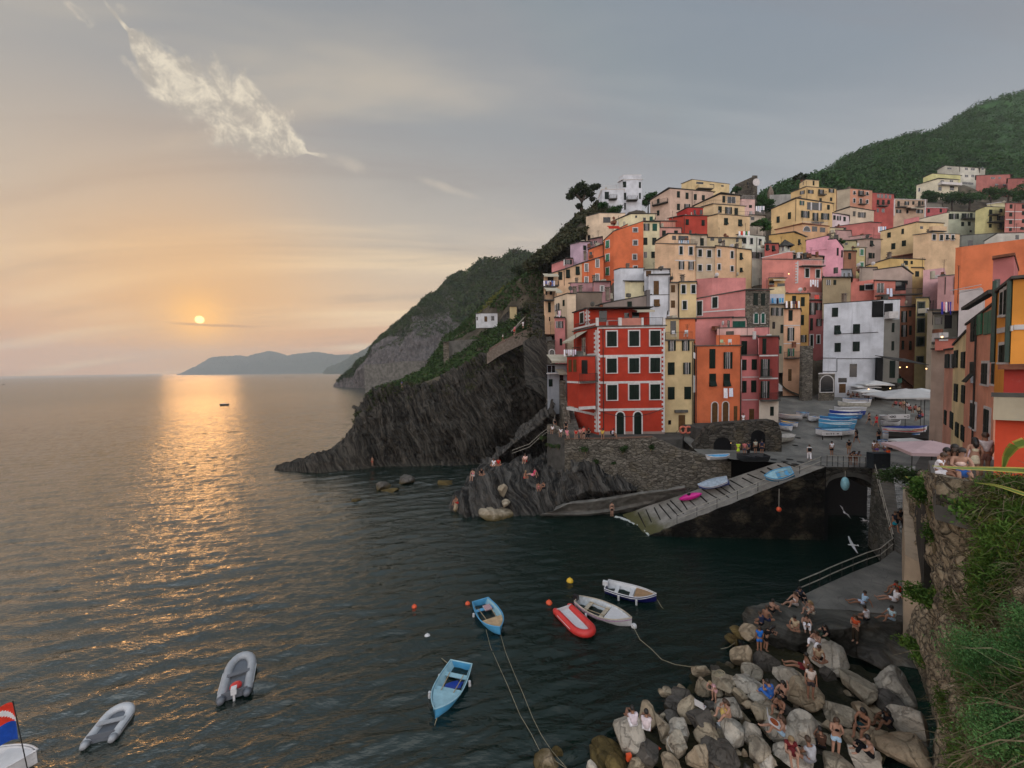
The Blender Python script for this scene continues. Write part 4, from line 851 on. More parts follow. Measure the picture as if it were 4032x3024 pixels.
pt_ = house('pink house with a railed roof terrace and satellite dish', pc(206,140,124), 'A', None, 1100, 1288, 658, 770, 96, None, 4, roof='flat', over=.2, ext=6, R=[((1137,),(704,),32,46,'c'), ((1242,),(696,),30,34,'c')])
parapet(pt_, 1.4, 'thin', .1)
ptb = house('salmon wall behind the railed roof terrace', pc(206,130,104), 'A', None, 1102, 1300, 600, 660, 99, None, 4, roof='flat', ext=3)
pg = house('small pink house with water tank terrace below the ruin', pc(206,160,150), 'A', 1790, 1815, 1930, 405, 520, 112, 120, 8, roof='flat', ext=5, R=[((1890,),(470,),24,26,'c')])
parapet(pg, 1.0, 'white', .1)
pg2 = house('grey house with washing lines on white terraces', GRC, 'A', None, 1880, 2020, 545, 640, 107, None, 8, roof='flat', ext=5, R=[((1910,),(575,),30,30,'')]); parapet(pg2, 1.0, 'white', .1)
# --- the long peach row
lp = house('peach row house with white framed windows and a high side wall', PEA, 'P', 108, 405, 720, 1062, 1450, 82, 145, 6, yta=1050, roof='flat', over=.15, ext=6, R=[((495,),(1157,),50,118,'c',F1), ((640,),(1163,),50,118,'c',F1), ((500,),(1378,),40,118,'o',F1), ((642,),(1382,),40,118,'o',F1)], pipes=[('R',716,1070,1460)])
band(lp, 'R', 408, 1295, 715, 1300, 14)
lpu = house('peach roof storey with dark open loggias and washing', PEA, 'P', 120, 312, 745, 908, 1062, 83.5, 145, 6, yta=1025, roof='tile', over=.3, ext=3, R=[((392,),(968,),60,60,''), ((530,),(985,),150,100,''), ((665,),(990,),50,60,'')])
parapet(lp, .9, 'iron', .1, sides='R')
l2 = house('grey cream row house with two rows of green shutters', pc(186,160,126), 'P', None, 722, 1003, 1108, 1465, 82.3, None, 6, roof='flat', over=.3, ext=6, wear=.9, R=[((777,),(1193,),56,106,'c',F1), ((912,),(1205,),56,106,'c',F1), ((776,),(1412,),50,95,'c',F1), ((910,),(1410,),54,86,'c',F1)])
l2u = house('cream roof storey with one tall green shutter', pc(190,170,140), 'P', None, 640, 880, 925, 1110, 84, None, 6, roof='tile', ext=3, R=[((805,),(1030,),54,108,'c')])
l3 = house('peach row house with narrow shutters and cluttered roof terrace', pc(214,166,116), 'P', None, 1004, 1320, 1088, 1470, 82.6, None, 6, ytb=1120, roof='tile', over=.2, ext=6, R=[((1058,),(1197,),42,108,'c',F1), ((1252,),(1218,),42,108,'c',F1), ((1060,),(1400,),42,84,'c',F1), ((1252,),(1425,),42,80,'c',F1)], pipes=[('R',1316,1120,1480)])
l4 = house('yellow end house of the peach row with a tilted shutter', pc(212,172,110), 'P', None, 1322, 1540, 1125, 1495, 82.8, None, 6, ytb=1150, roof='tile', over=.2, ext=6, R=[((1385,),(1242,),38,108,'x'), ((1387,),(1445,),38,72,'x')])
l3u = house('cream roof rooms under a bamboo pergola', pc(190,168,120), 'P', None, 884, 1400, 965, 1100, 85, None, 6, roof='flat', ext=3, R=[((960,),(985,),60,50,''), ((1075,),(1010,),60,70,''), ((1135,),(1040,),24,90,''), ((1330,),(1000,),40,60,'')])
pw = house('pale green white house with green shutters at the end of the row', PAL, 'P', 1330, 1380, 1742, 912, 1290, 88, 120, 6, ytb=950, roof='flat', over=.3, ext=6, R=[((1437,),(1008,),46,96,'c',F1), ((1540,),(1018,),40,92,'c',F1), ((1668,),(1030,),42,92,'c',F1), ((1572,),(1228,),40,90,'o',F1), ((1660,),(1232,),36,90,'o',F1)], pipes=[('R',1618,960,1280)])
sro = house('small brick red house with two tilted shutters', pc(184,74,62), 'Q', None, 42, 245, 1052, 1210, 85, None, 6, roof='tile', ext=6, R=[((78,),(1113,),42,90,'x'), ((170,),(1125,),42,90,'x')])
chap = house('little white bell turret with a slate cap', PAL, 'Q', 258, 345, 420, 1090, 1165, 88, 140, 30, roof=None, ext=3, dL=2, dR=2, L=[((312,),(1130,),20,60,'a')], R=[((392,),(1110,),16,50,'a')])
# --- centre right: yellow and pink cascade
ylg = house('large yellow house with double loggia and many shutters', pc(208,168,98), 'Q', 142, 515, 1048, 377, 745, 104, 150, 10, yta=545, ytb=460, roof='tile', over=.4, ext=7,
 L=[((408,),(640,),46,100,'c'), ((240,),(696,),44,96,'c')], R=[((590,),(450,),34,70,'o',None,SHT), ((780,),(500,),220,112,''), ((985,),(515,),36,70,'c'), ((640,),(620,),60,100,'o'), ((790,),(655,),44,120,'o'), ((935,),(650,),60,96,'o')], pipes=[('L',505,400,720)])
balcony(ylg, 'R', 735, 880, 740, .8, 'iron');
for xx in (730, 850): boxon(ylg, 'R', xx-10, xx+10, 440, 560, -.1, .02, WH, 'loggia_pillar')
yto = house('ochre yellow house with penthouse below the forest', pc(204,164,92), 'Q', 430, 660, 1105, 208, 565, 120, 145, 10, yta=300, roof='flat', over=.3, ext=7,
 R=[((722,),(285,),40,52,'o'), ((875,),(285,),40,76,'o'), ((1028,),(270,),40,56,'o'), ((870,),(400,),34,46,'c'), ((1025,),(395,),34,54,'c')], L=[((598,),(295,),34,56,'o')], pipes=[('R',666,230,560)])
ytp = house('small yellow penthouse with one narrow window', pc(200,166,104), 'Q', 560, 650, 848, 102, 215, 122, 145, 10, yta=165, roof='flat', over=.2, ext=2, R=[((765,),(156,),26,66,'c')], L=[((612,),(160,),14,46,'')])
balcony(yto, 'R', 830, 930, 330, .8, 'iron')
bc = house('salmon house with a bare cream gable wall', pc(198,128,92), 'Q', 1110, 1312, 1640, 236, 560, 130, 150, 10, yta=265, ytb=268, roof='flat', over=.2, ext=7, R=[((1370,1562),(298,),30,52,'x',F1), ((1468,),(302,),40,72,'o'), ((1370,),(415,),30,64,'c',F1), ((1466,),(425,),30,76,'c',F1), ((1562,),(430,),30,56,'c',F1)])
boxon(bc, 'L', 1115, 1310, 262, 600, -.03, 0, stucco(pc(176,158,130)), 'cream_render'); balcony(bc, 'R', 1425, 1510, 340, .8, 'iron'); balcony(bc, 'R', 1425, 1525, 470, .8, 'iron')
dh_ = house('dark red house with a row of pale top windows', pc(176,64,52), 'Q', None, 1640, 1960, 298, 600, 132, None, 10, ytb=322, roof='tile', over=.2, ext=7, R=[((1728,1780,1840,1900),(345,),36,56,'w'), ((1722,),(440,),36,70,'c'), ((1800,),(440,),36,70,'c'), ((1880,),(438,),34,56,'c'), ((1720,),(560,),30,60,''), ((1800,),(560,),40,60,'w')])
balcony(dh_, 'R', 1700, 1840, 495, .9, 'iron')
cg = house('cream gabled house with grey shutters in the middle of the slope', pc(200,176,146), 'Q', 1100, 1312, 1665, 508, 730, 112, 150, 8, yta=580, ytb=570, roof='tile', over=.4, ext=6, R=[((1368,),(608,),34,76,'c',None,GREYT), ((1480,),(628,),60,78,'o',None,GREYT)])
lw = house('small lilac white house with three green windows', pc(206,180,184), 'Q', None, 1048, 1292, 598, 800, 107, None, 8, ytb=640, roof='tile', over=.25, ext=6, R=[((1075,),(667,),32,66,'c'), ((1140,),(677,),30,66,'o'), ((1225,),(690,),32,64,'c')])
rp = house('long low rose red wall house under a tile verge', pc(194,98,90), 'Q', 1098, 1598, 1765, 735, 860, 104, 155, 12, yta=802, roof='tile', over=.2, ext=6)
mp_ = house('peach house with an arcaded terrace', pc(206,152,96), 'Q', 205, 602, 985, 760, 910, 98, 150, 10, yta=850, ytb=800, roof='terra', over=.3, ext=6, R=[((665,),(835,),100,70,'a'), ((780,),(835,),80,80,''), ((900,),(850,),80,70,'')])
parapet(mp_, .6, 'white', .1, sides='R');
mo = house('mustard yellow house with a dark window and shaded roof edge', pc(196,152,56), 'Q', 105, 468, 655, 882, 1160, 92, 150, 10, yta=930, ytb=960, roof='tile', over=.3, ext=6, R=[((552,),(1032,),34,90,'x')])
bk = house('bright pink house with a blank stepped wall', BPK, 'Q', 655, 1105, 1212, 985, 1330, 82, 158, 10, yta=1012, ytb=1120, roof='tile', over=.12, ext=7, R=[((1122,),(1175,),22,112,'c'), ((1186,),(1205,),18,106,'c')])
bks = house('raised step of the bright pink wall', BPK, 'Q', 660, 968, 1000, 938, 990, 82.5, 158, 10, yta=1008, roof='tile', over=.12, ext=2)
ld = house('dusty pink house with a blue terrace sail and satellite dish', pc(184,140,134), 'Q', None, 1088, 1325, 856, 1010, 97, None, 6, roof='tile', ext=6, over=.15)
ldy = house('cream roofed house above the dusty pink one', pc(206,186,140), 'Q', None, 1015, 1225, 820, 900, 101, None, 6, roof='tile', ext=5, over=.15)
gm = house('grey mauve tower house with balcony garden on top', pc(166,140,124), 'Q', 1310, 1548, 1768, 985, 1390, 90, 155, 8, yta=1005, roof='flat', over=.35, ext=7, R=[((1625,),(1052,),42,92,'x'), ((1606,),(1232,),50,84,'c'), ((1655,),(1232,),30,80,'c')])
gm2 = house('dusky pink roof house above the balcony garden', pc(178,134,128), 'Q', 1310, 1548, 1600, 925, 985, 92, 155, 8, roof='flat', ext=3)
parapet(gm, .9, 'iron', .1, sides='R')
yt3 = house('slender yellow green tower house with green shutters', pc(190,172,100), 'Q', 1350, 1398, 1540, 1112, 1560, 84, 130, 8, roof='flat', over=.3, ext=6, R=[((1480,),(1182,),48,92,'c',F1,SHG), ((1480,),(1372,),48,74,'c',F1,SHG)], pipes=[('R',1535,1120,1500)])
br_ = house('brown orange narrow house between the pink wall and the yellow tower', pc(150,96,62), 'Q', None, 1215, 1400, 1165, 1560, 83, None, 5, roof='tile', ext=6, R=[((1300,),(1240,),36,90,'c')])
gp_ = house('garden room with green planting above the brown house', pc(170,160,110), 'Q', None, 1210, 1400, 1010, 1170, 88, None, 5, roof='tile', ext=5, R=[((1252,),(1055,),40,36,'')])
lpk = house('long salmon pink house with quoined corner and hanging washing', pc(216,120,104), 'Q', 5, 545, 895, 1292, 1700, 75, 152, 6, yta=1285, roof='flat', over=.15, ext=8, R=[((668,),(1492,),54,128,'c',F1), ((826,),(1502,),54,124,'c',F1)])
lpk2 = house('stepped salmon parapet rising behind the long pink house', pc(216,120,104), 'Q', 5, 382, 455, 1180, 1290, 76.5, 152, 6, yta=1268, roof='white', over=.1, ext=3)
lpu2 = house('shaded roof terrace room under a pale sloping canopy', pc(196,150,120), 'Q', None, 455, 905, 1195, 1330, 77, None, 6, ytb=1250, roof='flat', ext=2, R=[((480,),(1260,),32,80,''), ((570,),(1275,),50,100,''), ((660,),(1280,),90,100,'w')])
quoins(lpk, 'L', 543, 1310, 1640, 16, -20, -46); balcony(lpk, 'R', 550, 885, 1390, .9, 'white', step=.2)
dkp = house('dark pergola terrace house below the bright pink wall', pc(150,130,92), 'Q', None, 905, 1320, 1560, 1700, 73, None, 4, roof='tile', ext=6, over=.4, R=[((985,),(1630,),60,80,'w'), ((1080,),(1630,),36,70,'c')])
gwt = house('white roof room among greenery on the dark terrace', pc(150,156,166), 'Q', None, 1180, 1325, 1440, 1560, 76, None, 4, roof='flat', ext=3, R=[((1222,),(1525,),22,70,''), ((1290,),(1520,),36,70,'')])
# --- big yellow and its neighbours on the right
byu = house('big yellow house upper block with four shutters on its blank side', pc(212,176,112), 'B', 1003, 1303, 1535, 590, 840, 88, 152, 8, yta=670, ytb=600, roof='tile', over=.2, ext=6,
 L=[((1072,),(697,),28,46,'c'), ((1187,),(667,),18,46,'c'), ((1108,),(792,),32,52,'c'), ((1197,),(768,),34,48,'c')], R=[((1347,),(635,),24,22,'')])
byl = house('big yellow house lower block with four small windows', pc(208,168,118), 'B', 1280, 1408, 1670, 682, 805, 84, 150, 8, yta=700, roof='flat', over=.2, ext=6, R=[((1450,),(716,),26,48,'c',F1), ((1512,),(720,),26,48,'c',F1), ((1560,),(718,),24,42,'x',F1), ((1608,),(720,),24,42,'x',F1)])
balcony(byl, 'R', 1410, 1530, 665, .6, 'solid', hgt=.9)
tr_ = house('brown house under a wide terracotta roof', pc(130,78,58), 'B', 1085, 1345, 1490, 850, 960, 76, 150, 8, yta=890, ytb=850, roof='terra', over=.7, ext=6)
cl2 = house('grey house with columned loggia and balcony', pc(140,124,98), 'B', None, 1490, 1680, 800, 965, 79, None, 6, roof='flat', over=.5, ext=6, R=[((1512,),(880,),32,90,'c'), ((1575,),(885,),80,80,''), ((1640,),(880,),40,90,'')])
balcony(cl2, 'R', 1495, 1660, 925, .9, 'iron')
oc2 = house('mustard house with dark eave and two small windows', pc(204,164,72), 'B', 880, 1085, 1372, 895, 1000, 72, 152, 8, yta=960, ytb=905, roof='tile', over=.25, ext=6, R=[((1214,),(933,),30,34,'c'), ((1262,),(930,),18,26,'c')])
oc3 = house('small mustard roof room with one square window', pc(200,160,80), 'B', None, 1262, 1362, 975, 1070, 68, None, 6, roof='tile', over=.3, ext=5, R=[((1308,),(1026,),28,46,'c')])
gl_ = house('grey lilac gabled house with black tiled verge', pc(174,148,134), 'B', 822, 1180, 1272, 962, 1080, 66, 156, 12, yta=1012, ytb=1030, roof='tile', over=.2, ext=6)
gl2_ = house('short grey gable in front of the mustard house', pc(160,140,124), 'B', None, 825, 970, 975, 1070, 67.5, None, 0, roof='tile', over=.2, ext=5)
lp3 = house('flat lilac pink wall below the grey house', pc(206,150,152), 'B', None, 1362, 1540, 998, 1070, 64, None, -4, ytb=978, roof='same', over=.02, ext=6)
mp2 = house('dusky pink block with dark pipes', pc(178,124,122), 'B', None, 1485, 1632, 1050, 1290, 60, None, -6, ytb=1035, roof='flat', over=.1, ext=6, pipes=[('R',1545,1055,1200),('R',1620,1050,1200)])
mp3 = house('flat roofed dusty pink house above the white one', pc(194,114,112), 'B', None, 1212, 1484, 1078, 1200, 69, None, -4, ytb=1050, roof='same', over=.02, ext=6)
sal = house('salmon house with a sliding shutter window', pc(216,112,92), 'S', 930, 1215, 1540, 222, 490, 66, 150, -6, yta=262, ytb=178, roof='same', over=.04, ext=7, R=[((1360,),(290,),66,76,'c'), ((1455,),(278,),104,72,'',F1)])
sal0 = house('salmon rear wall above the sliding shutter window', pc(216,112,92), 'S', 930, 1215, 1440, 165, 230, 68, 150, -6, yta=250, ytb=178, roof='same', over=.04, ext=2)
sal2 = house('salmon balcony house with dark loggia and planters', pc(204,108,88), 'S', None, 1532, 1960, 190, 560, 64, None, -2, ytb=205, roof='tile', over=.3, ext=6, R=[((1610,),(290,),96,130,'w'), ((1885,),(255,),140,140,''), ((1630,),(435,),40,50,'c'), ((1990,),(520,),30,60,'')][:3])
balcony(sal2, 'R', 1535, 1800, 395, 1.1, 'iron'); balcony(sal2, 'R', 1810, 2110, 385, 1.1, 'iron')
# --- houses round the white one
oc4 = house('ochre terrace house with awnings and loungers on the roof', pc(200,150,70), 'S', None, 92, 440, 160, 320, 66, None, 2, roof='flat', over=.2, ext=6, R=[((130,),(245,),66,96,''), ((270,),(250,),120,40,''), ((375,),(250,),60,90,'')])
parapet(oc4, .9, 'iron', .1, sides='R'); awning(oc4, 'R', 95, 260, 172, 1.2, .25)
ct = house('cream walled terrace with blue washing on a line', pc(212,186,130), 'S', None, 102, 312, 292, 520, 60, None, 4, ytb=272, roof='same', over=.04, ext=5)
boxon(ct, 'R', 108, 300, 372, 505, -.03, 0, stucco(pc(176,180,196)), 'whitewashed_panel')
ct2 = house('grey cream house with open shutters under the washing terrace', pc(160,140,110), 'S', None, 105, 300, 520, 1060, 59, None, 4, roof='flat', over=.4, ext=5, R=[((165,),(610,),46,110,'o'), ((235,),(615,),46,110,'o'), ((270,),(845,),40,120,'c'), ((160,),(800,),40,90,''), ((245,),(1130,),40,110,'c',None,SHT)])
peh = house('peach house with bands and a green shuttered balcony window', pc(214,156,110), 'S', None, 292, 522, 578, 1300, 59.4, None, 2, roof='tile', over=.35, ext=5, R=[((387,),(663,),54,148,'c'), ((388,),(920,),42,176,'o',F1), ((390,),(1165,),46,110,'o',None,SHG)])
for y in (795, 1042): band(peh, 'R', 294, y, 520, y, 12)
balcony(peh, 'R', 300, 520, 1240, .9, 'iron')
peb = house('peach ground floor with a dark door beside the stone steps', pc(208,150,104), 'E', None, 180, 315, 705, 865, 59.2, None, 2, roof=None, ext=2.5, dL=3, R=[((235,),(808,),26,98,'db')])
yo = house('mustard yellow narrow house with dark shutters', pc(204,150,40), 'S', None, 316, 642, 372, 1045, 62.5, None, 2, roof='flat', over=.3, ext=6, wear=.3, R=[((435,),(452,),50,110,'c'), ((553,),(475,),52,128,'c'), ((547,),(727,),46,138,'c'), ((558,),(980,),40,104,'o')])
ms = house('mauve red house with open shutters beside the white house', pc(170,82,80), 'S', None, 640, 850, 462, 1200, 64, None, 2, roof='tile', over=.5, ext=6, R=[((685,),(572,),40,166,'o'), ((770,),(542,),34,104,'o'), ((672,),(785,),36,164,'c'), ((771,),(760,),34,100,'o'), ((672,),(1015,),38,170,'c',F1), ((765,),(988,),34,116,'c',F1)])
parapet(ms, 1.3, 'white', .1, sides='R')
tur = house('rough stone stump of a tower beside the alley arch', GRC, 'E', 320, 345, 432, 560, 870, 57, 120, 10, roof=None, ext=4, m=stonewall(), dL=3)
whh = house('large peeling white house on the square', WHT, 'S', 845, 1662, 1880, 455, 1760, 57.5, 168, -3, yta=512, roof='tile', over=.12, ext=3, wear=1,
 L=[((992,),(622,),82,122,'c'), ((1022,),(860,),84,126,'x'), ((1284,),(848,),88,134,'c'), ((1028,),(1098,),82,126,'c'), ((1280,),(1086,),92,134,'c')], R=[((1780,),(830,),30,126,'c'), ((1776,),(1078,),30,126,'c')])
whh.k = 'E'
for it in ((770,768,62,112,''),(680,850,70,40,''),(678,920,54,76,'db')):
 p = whh.L.hit('E', it[0], it[1]+it[3]/2); pa = whh.L.hit('E', it[0], it[1]-it[3]/2); l_ = whh.L.hit('E', it[0]-it[2]/2, it[1]); r_ = whh.L.hit('E', it[0]+it[2]/2, it[1]); window(whh, whh.L, p, abs((r_-l_).dot(whh.L.e)), pa.z-p.z, it[4])
p_ = whh.R.hit('E', 1097, 832); window(whh, whh.R, p_, .9, 3.0, 'c')
whh.k = 'S'
boxon(whh, 'L', 1500, 1655, 470, 690, -.06, 0, DK, 'loggia_shade'); boxon(whh, 'R', 1664, 1780, 500, 660, -.06, 0, DK, 'loggia_shade'); balcony(whh, 'R', 1664, 1790, 700, .9, 'solid', WH)  # flat near-black slabs on the wall paint the shade of the corner recess
boxon(whh, 'R', 1664, 1878, 720, 1780, -.03, 0, stucco(pc(120,116,108), 1), 'grey_side_render')
al = house('low dark stone arch over the alley left of the white house', GRC, 'E', None, 478, 612, 800, 940, 57, None, 0, roof='white', over=.05, ext=3, m=stonewall(), dL=4, R=[((545,),(880,),110,140,'a')])
do_ = house('dark orange house in the shade of the lane', pc(150,86,48), 'E', None, 1150, 1302, 235, 690, 60, None, 0, roof='tile', over=.3, ext=5, R=[((1195,),(315,),24,96,'o'), ((1195,),(435,),24,100,'o'), ((1248,),(290,),18,50,'c'), ((1250,),(430,),18,80,'c'), ((1187,),(555,),20,76,'c'), ((1250,),(558,),20,76,'c')])
yg2 = house('olive yellow lane house with three stacked windows', pc(170,150,84), 'E', None, 1302, 1404, 158, 700, 58.5, None, 0, roof='tile', over=.35, ext=5, R=[((1340,),(250,),54,112,'c',GREYT), ((1338,),(390,),54,112,'c',GREYT), ((1334,),(525,),56,72,'c',GREYT), ((1332,),(675,),50,44,'c',GREYT)])
gy2 = house('grey lane house with rough cornice and dark openings', pc(130,116,98), 'E', None, 1398, 1512, 262, 700, 55, None, 0, roof='tile', over=.3, ext=5, R=[((1490,),(380,),60,120,'')])
# --- villas among the trees and the far right
v1 = house('cream villa with a green striped awning on the wooded hill', pc(196,186,156), 'R', 395, 700, 985, 372, 560, 190, 158, 8, yta=470, roof='tile', over=.6, ext=5, R=[((757,),(410,),54,26,'w'), ((888,),(408,),54,26,'w'), ((725,),(515,),50,60,''), ((895,),(510,),60,60,'')], L=[((430,),(530,),24,54,'a')])
balcony(v1, 'R', 700, 985, 465, 1.5, 'solid', WH)
v2 = house('pale yellow villa behind the cream one', pc(190,184,110), 'R', 490, 620, 1020, 300, 400, 205, 155, 8, yta=360, roof='tile', over=.8, ext=5)
v3 = house('grey white villa with two floors of windows on the wooded hill', pc(190,186,170), 'R', None, 1012, 1272, 205, 480, 208, None, 8, roof='flat', over=.5, ext=5, R=[((1100,),(235,),44,30,'w'), ((1190,),(240,),60,30,'w'), ((1102,),(335,),50,32,'w'), ((1190,),(335,),46,32,'w'), ((1120,),(440,),160,34,'w')])
v4 = house('pale top villa with roof antennas under the forest', pc(160,156,140), 'R', 690, 800, 1370, 190, 300, 222, 150, 8, yta=250, roof='tile', over=.8, ext=6, R=[((860,),(228,),60,24,''), ((1330,),(230,),30,40,'')])
v5 = house('brick pink villa with wide eaves on the wooded hill', pc(170,90,80), 'R', None, 1242, 1722, 330, 500, 200, None, 6, ytb=310, roof='flat', over=.8, ext=6, R=[((1475,),(365,),60,26,'w'), ((1570,),(362,),34,26,'w'), ((1528,),(458,),40,26,'w'), ((1640,),(462,),40,26,'w')])
v6 = house('brick pink villa half hidden at the right edge of the hill', pc(160,80,70), 'R', None, 1690, 1990, 375, 545, 196, None, 6, ytb=365, roof='flat', over=.8, ext=6, R=[((1900,),(480,),36,40,'w')])
w1 = house('cream house with white pilasters and balconies below the wood', pc(184,150,120), 'R', None, 66, 528, 665, 930, 135, None, 6, roof='white', over=.3, ext=7, R=[((135,),(730,),34,70,'c'), ((250,),(722,),34,56,'o'), ((345,),(718,),30,52,'c'), ((430,),(725,),36,66,'c'), ((475,),(720,),26,50,'c'), ((135,),(838,),36,50,'o'), ((262,),(840,),30,60,''), ((400,),(838,),30,50,''), ((445,),(838,),36,56,'o')])
balcony(w1, 'R', 90, 220, 780, 1.0, 'iron'); balcony(w1, 'R', 370, 470, 780, 1.0, 'iron'); awning(w1, 'R', 222, 410, 782, 2.0, .8)
boxon(w1, 'R', 66, 86, 668, 900, -.1, 0, WH, 'pilaster'); boxon(w1, 'R', 508, 524, 668, 930, -.1, 0, WH, 'pilaster')
w2 = house('low crimson house under a grey flat roof', pc(176,70,74), 'R', None, 528, 828, 785, 940, 138, None, 6, roof='white', over=.2, ext=6, R=[((562,),(830,),32,54,'c'), ((736,),(828,),30,50,'c'), ((550,),(918,),36,22,'')])
w2b = house('grey rooftop block behind the crimson house', pc(110,104,92), 'R', None, 528, 750, 718, 790, 142, None, 6, roof='flat', over=.2, ext=6)
w3 = house('cream gable end with dark verge above the yellow house', pc(196,182,150), 'R', 420, 836, 850, 855, 1010, 118, 158, 10, yta=955, roof='tile', over=.2, ext=7)
w4 = house('pink gable strip beside the cream gable', pc(206,112,112), 'R', None, 215, 425, 960, 1010, 119, None, -5, ytb=915, roof='same', over=.05, ext=7)
w5 = house('pale green house with a long row of open shutters', pc(176,178,148), 'R', None, 836, 1232, 838, 1140, 122, None, 4, roof='tile', over=.4, ext=7, R=[((868,),(910,),40,78,'c'), ((922,),(910,),30,78,'o'), ((975,),(908,),30,78,'c'), ((1050,),(905,),36,78,'c'), ((1100,),(905,),30,80,'o'), ((1165,),(902,),36,78,'c'), ((1045,),(1018,),36,60,'c'), ((1138,),(1012,),36,62,'c'), ((1160,),(1120,),30,30,'')])
balcony(w5, 'R', 1020, 1228, 945, 1.0, 'iron')
w6 = house('yellow green house with stacked balconies', pc(190,180,106), 'R', 1232, 1368, 1652, 772, 1115, 116, 150, 6, yta=830, roof='flat', over=.4, ext=7, R=[((1442,),(850,),40,80,'c'), ((1590,),(826,),36,54,'c'), ((1440,),(945,),38,80,'c'), ((1590,),(935,),60,66,'o'), ((1436,),(1042,),36,54,'c'), ((1585,),(1040,),36,62,'c')])
balcony(w6, 'R', 1410, 1530, 890, 1.0, 'iron'); balcony(w6, 'R', 1390, 1650, 995, 1.0, 'iron'); balcony(w6, 'R', 1540, 1652, 1085, .9, 'iron')
w6t = house('pale roof room on the yellow green house', pc(190,180,130), 'R', None, 1395, 1640, 740, 790, 119, None, -4, ytb=710, roof='white', over=.3, ext=3)
w7 = house('tall rose house with white bands at the right edge', pc(186,104,90), 'R', None, 1654, 2000, 720, 1120, 113, None, 4, roof='flat', over=.3, ext=7, R=[((1732,),(770,),36,58,'c'), ((1728,),(882,),38,56,'c'), ((1726,),(990,),40,56,'c'), ((1724,),(1094,),36,44,'c'), ((1905,),(770,),34,58,'c'), ((1905,),(862,),34,56,'c'), ((1905,),(975,),34,56,'c'), ((1890,),(1080,),50,40,'c')], pipes=[('R',1786,740,1110)])
for y in (835, 948, 1060): band(w7, 'R', 1656, y, 1995, y, 10)
w8 = house('grey block shed with a dark doorway', pc(120,122,112), 'R', 1010, 1035, 1500, 1185, 1340, 96, 120, -3, ytb=1150, roof='tile', over=.3, ext=6, wear=1, R=[((1155,),(1292,),66,88,'')])
w9 = house('whitewashed gable house right of the grey shed', pc(190,182,168), 'R', 1362, 1545, 2000, 1150, 1320, 90, 155, 0, yta=1265, roof='tile', over=.2, ext=6, R=[((1820,),(1205,),50,60,'')])
# --- the row of houses climbing away on the right of the square
big = house('huge plain orange gable wall above the right hand row', pc(208,106,52,1,.15), 'U', 450, 515, 1400, 208, 760, 50, 130, -16, ytb=95, roof='same', over=.03, ext=5, wear=.3)
def onl(x):   # depth on the common street line for a pixel column of zoom E
 q = (ZM['E'][0]+x/ZM['E'][2]-2016)/F; s = (43-q*38)/(q*14-13.3); return 38+14*s
ra = house('grey patched end house of the right hand row with a pink parapet', pc(176,150,130), 'E', 1432, 1541, 1620, 590, 1370, 41, 166, 6, roof='flat', over=.1, ext=3, wear=1, L=[])
rb_ = house('salmon row house with green shutters above the square', pc(222,146,112), 'E', 1545, 1620, None, 590, 1400, onl(1620), 46.5, -38, yta=600, roof='tile', over=.1, ext=3, dR=9, L=[((1562,),(690,),26,120,'c'), ((1605,),(690,),26,120,'o'), ((1550,),(1165,),16,120,'c'), ((1605,),(1190,),26,140,'c')])
rc_ = house('yellow row house with closed green shutters', pc(228,200,130), 'E', 1622, 1731, None, 440, 1420, onl(1731), 46.5, -38, yta=560, roof='tile', over=.1, ext=3, dR=9, L=[((1640,),(670,),26,150,'c'), ((1702,),(680,),28,140,'c'), ((1640,),(955,),26,150,'c'), ((1705,),(970,),28,150,'c'), ((1650,),(1270,),22,120,'c'), ((1700,),(1300,),30,130,'c')])
rd_ = house('salmon row house with bright green shutters and a pink towel', pc(224,138,98), 'E', 1733, 1992, None, 190, 1470, onl(1992), 46.5, -38, yta=390, roof='tile', over=.1, ext=3, dR=9, wear=.8,
 L=[((1785,),(430,),30,190,'c'), ((1836,),(380,),50,180,'c',None,SHG), ((1925,),(360,),84,200,'c',None,SHG), ((1780,),(785,),36,180,'x'), ((1887,),(795,),50,180,'c',F1), ((1966,),(800,),36,170,'c',F1), ((1785,),(1150,),40,210,'c',F1), ((1900,),(1240,),44,300,'c',F1)], pipes=[('L',1830,300,1440)])
balcony(rd_, 'L', 1740, 1985, 240, .35, 'solid', GREYT, hgt=.06)
re_ = house('salmon roof terrace with dark canopy over the grey end house', pc(206,104,80), 'E', None, 1462, 1650, 505, 575, 40, None, -20, roof='flat', over=.15, ext=.3, dL=4)
re2 = house('grey roof house with planters behind the salmon terrace', pc(120,118,104), 'E', None, 1450, 1650, 290, 505, 44, None, -25, roof='tile', over=.4, ext=3, R=[((1490,),(350,),60,60,''), ((1570,),(360,),60,110,'')])
wr = house('whitewashed roof parapet below the orange gable', pc(190,178,176), 'U', None, 490, 740, 680, 960, 42, None, -30, ytb=660, roof='same', over=.05, ext=3)
om = house('ochre orange house with green drainpipe at the right edge', pc(222,142,36,1,.1), 'E', 1992, 2122, 2420, 0, 720, 19.2, 50, -32, yta=120, roof='flat', over=.25, ext=2, wear=.5, dR=8,
 L=[((2033,),(205,),20,190,'c',F1), ((2066,),(195,),22,210,'c',F1), ((2044,),(625,),60,150,'c',F1)])
drain(om, ('L', 2118, 10, 700), .16, plain('green_downpipe', (.02,.05,.035), .5)); drain(om, ('L', 1993, 10, 700), .16, plain('green_downpipe', (.02,.05,.035), .5))
band(om, 'L', 1996, 415, 2118, 385, 42); band(om, 'R', 2124, 385, 2400, 385, 42)
pn = house('pink roof cottage with striped awnings between the orange walls', pc(190,96,92), 'U', None, 860, 1085, 335, 620, 30, None, -30, ytb=300, roof='terra', over=.3, ext=3, R=[((900,),(600,),60,100,'')])
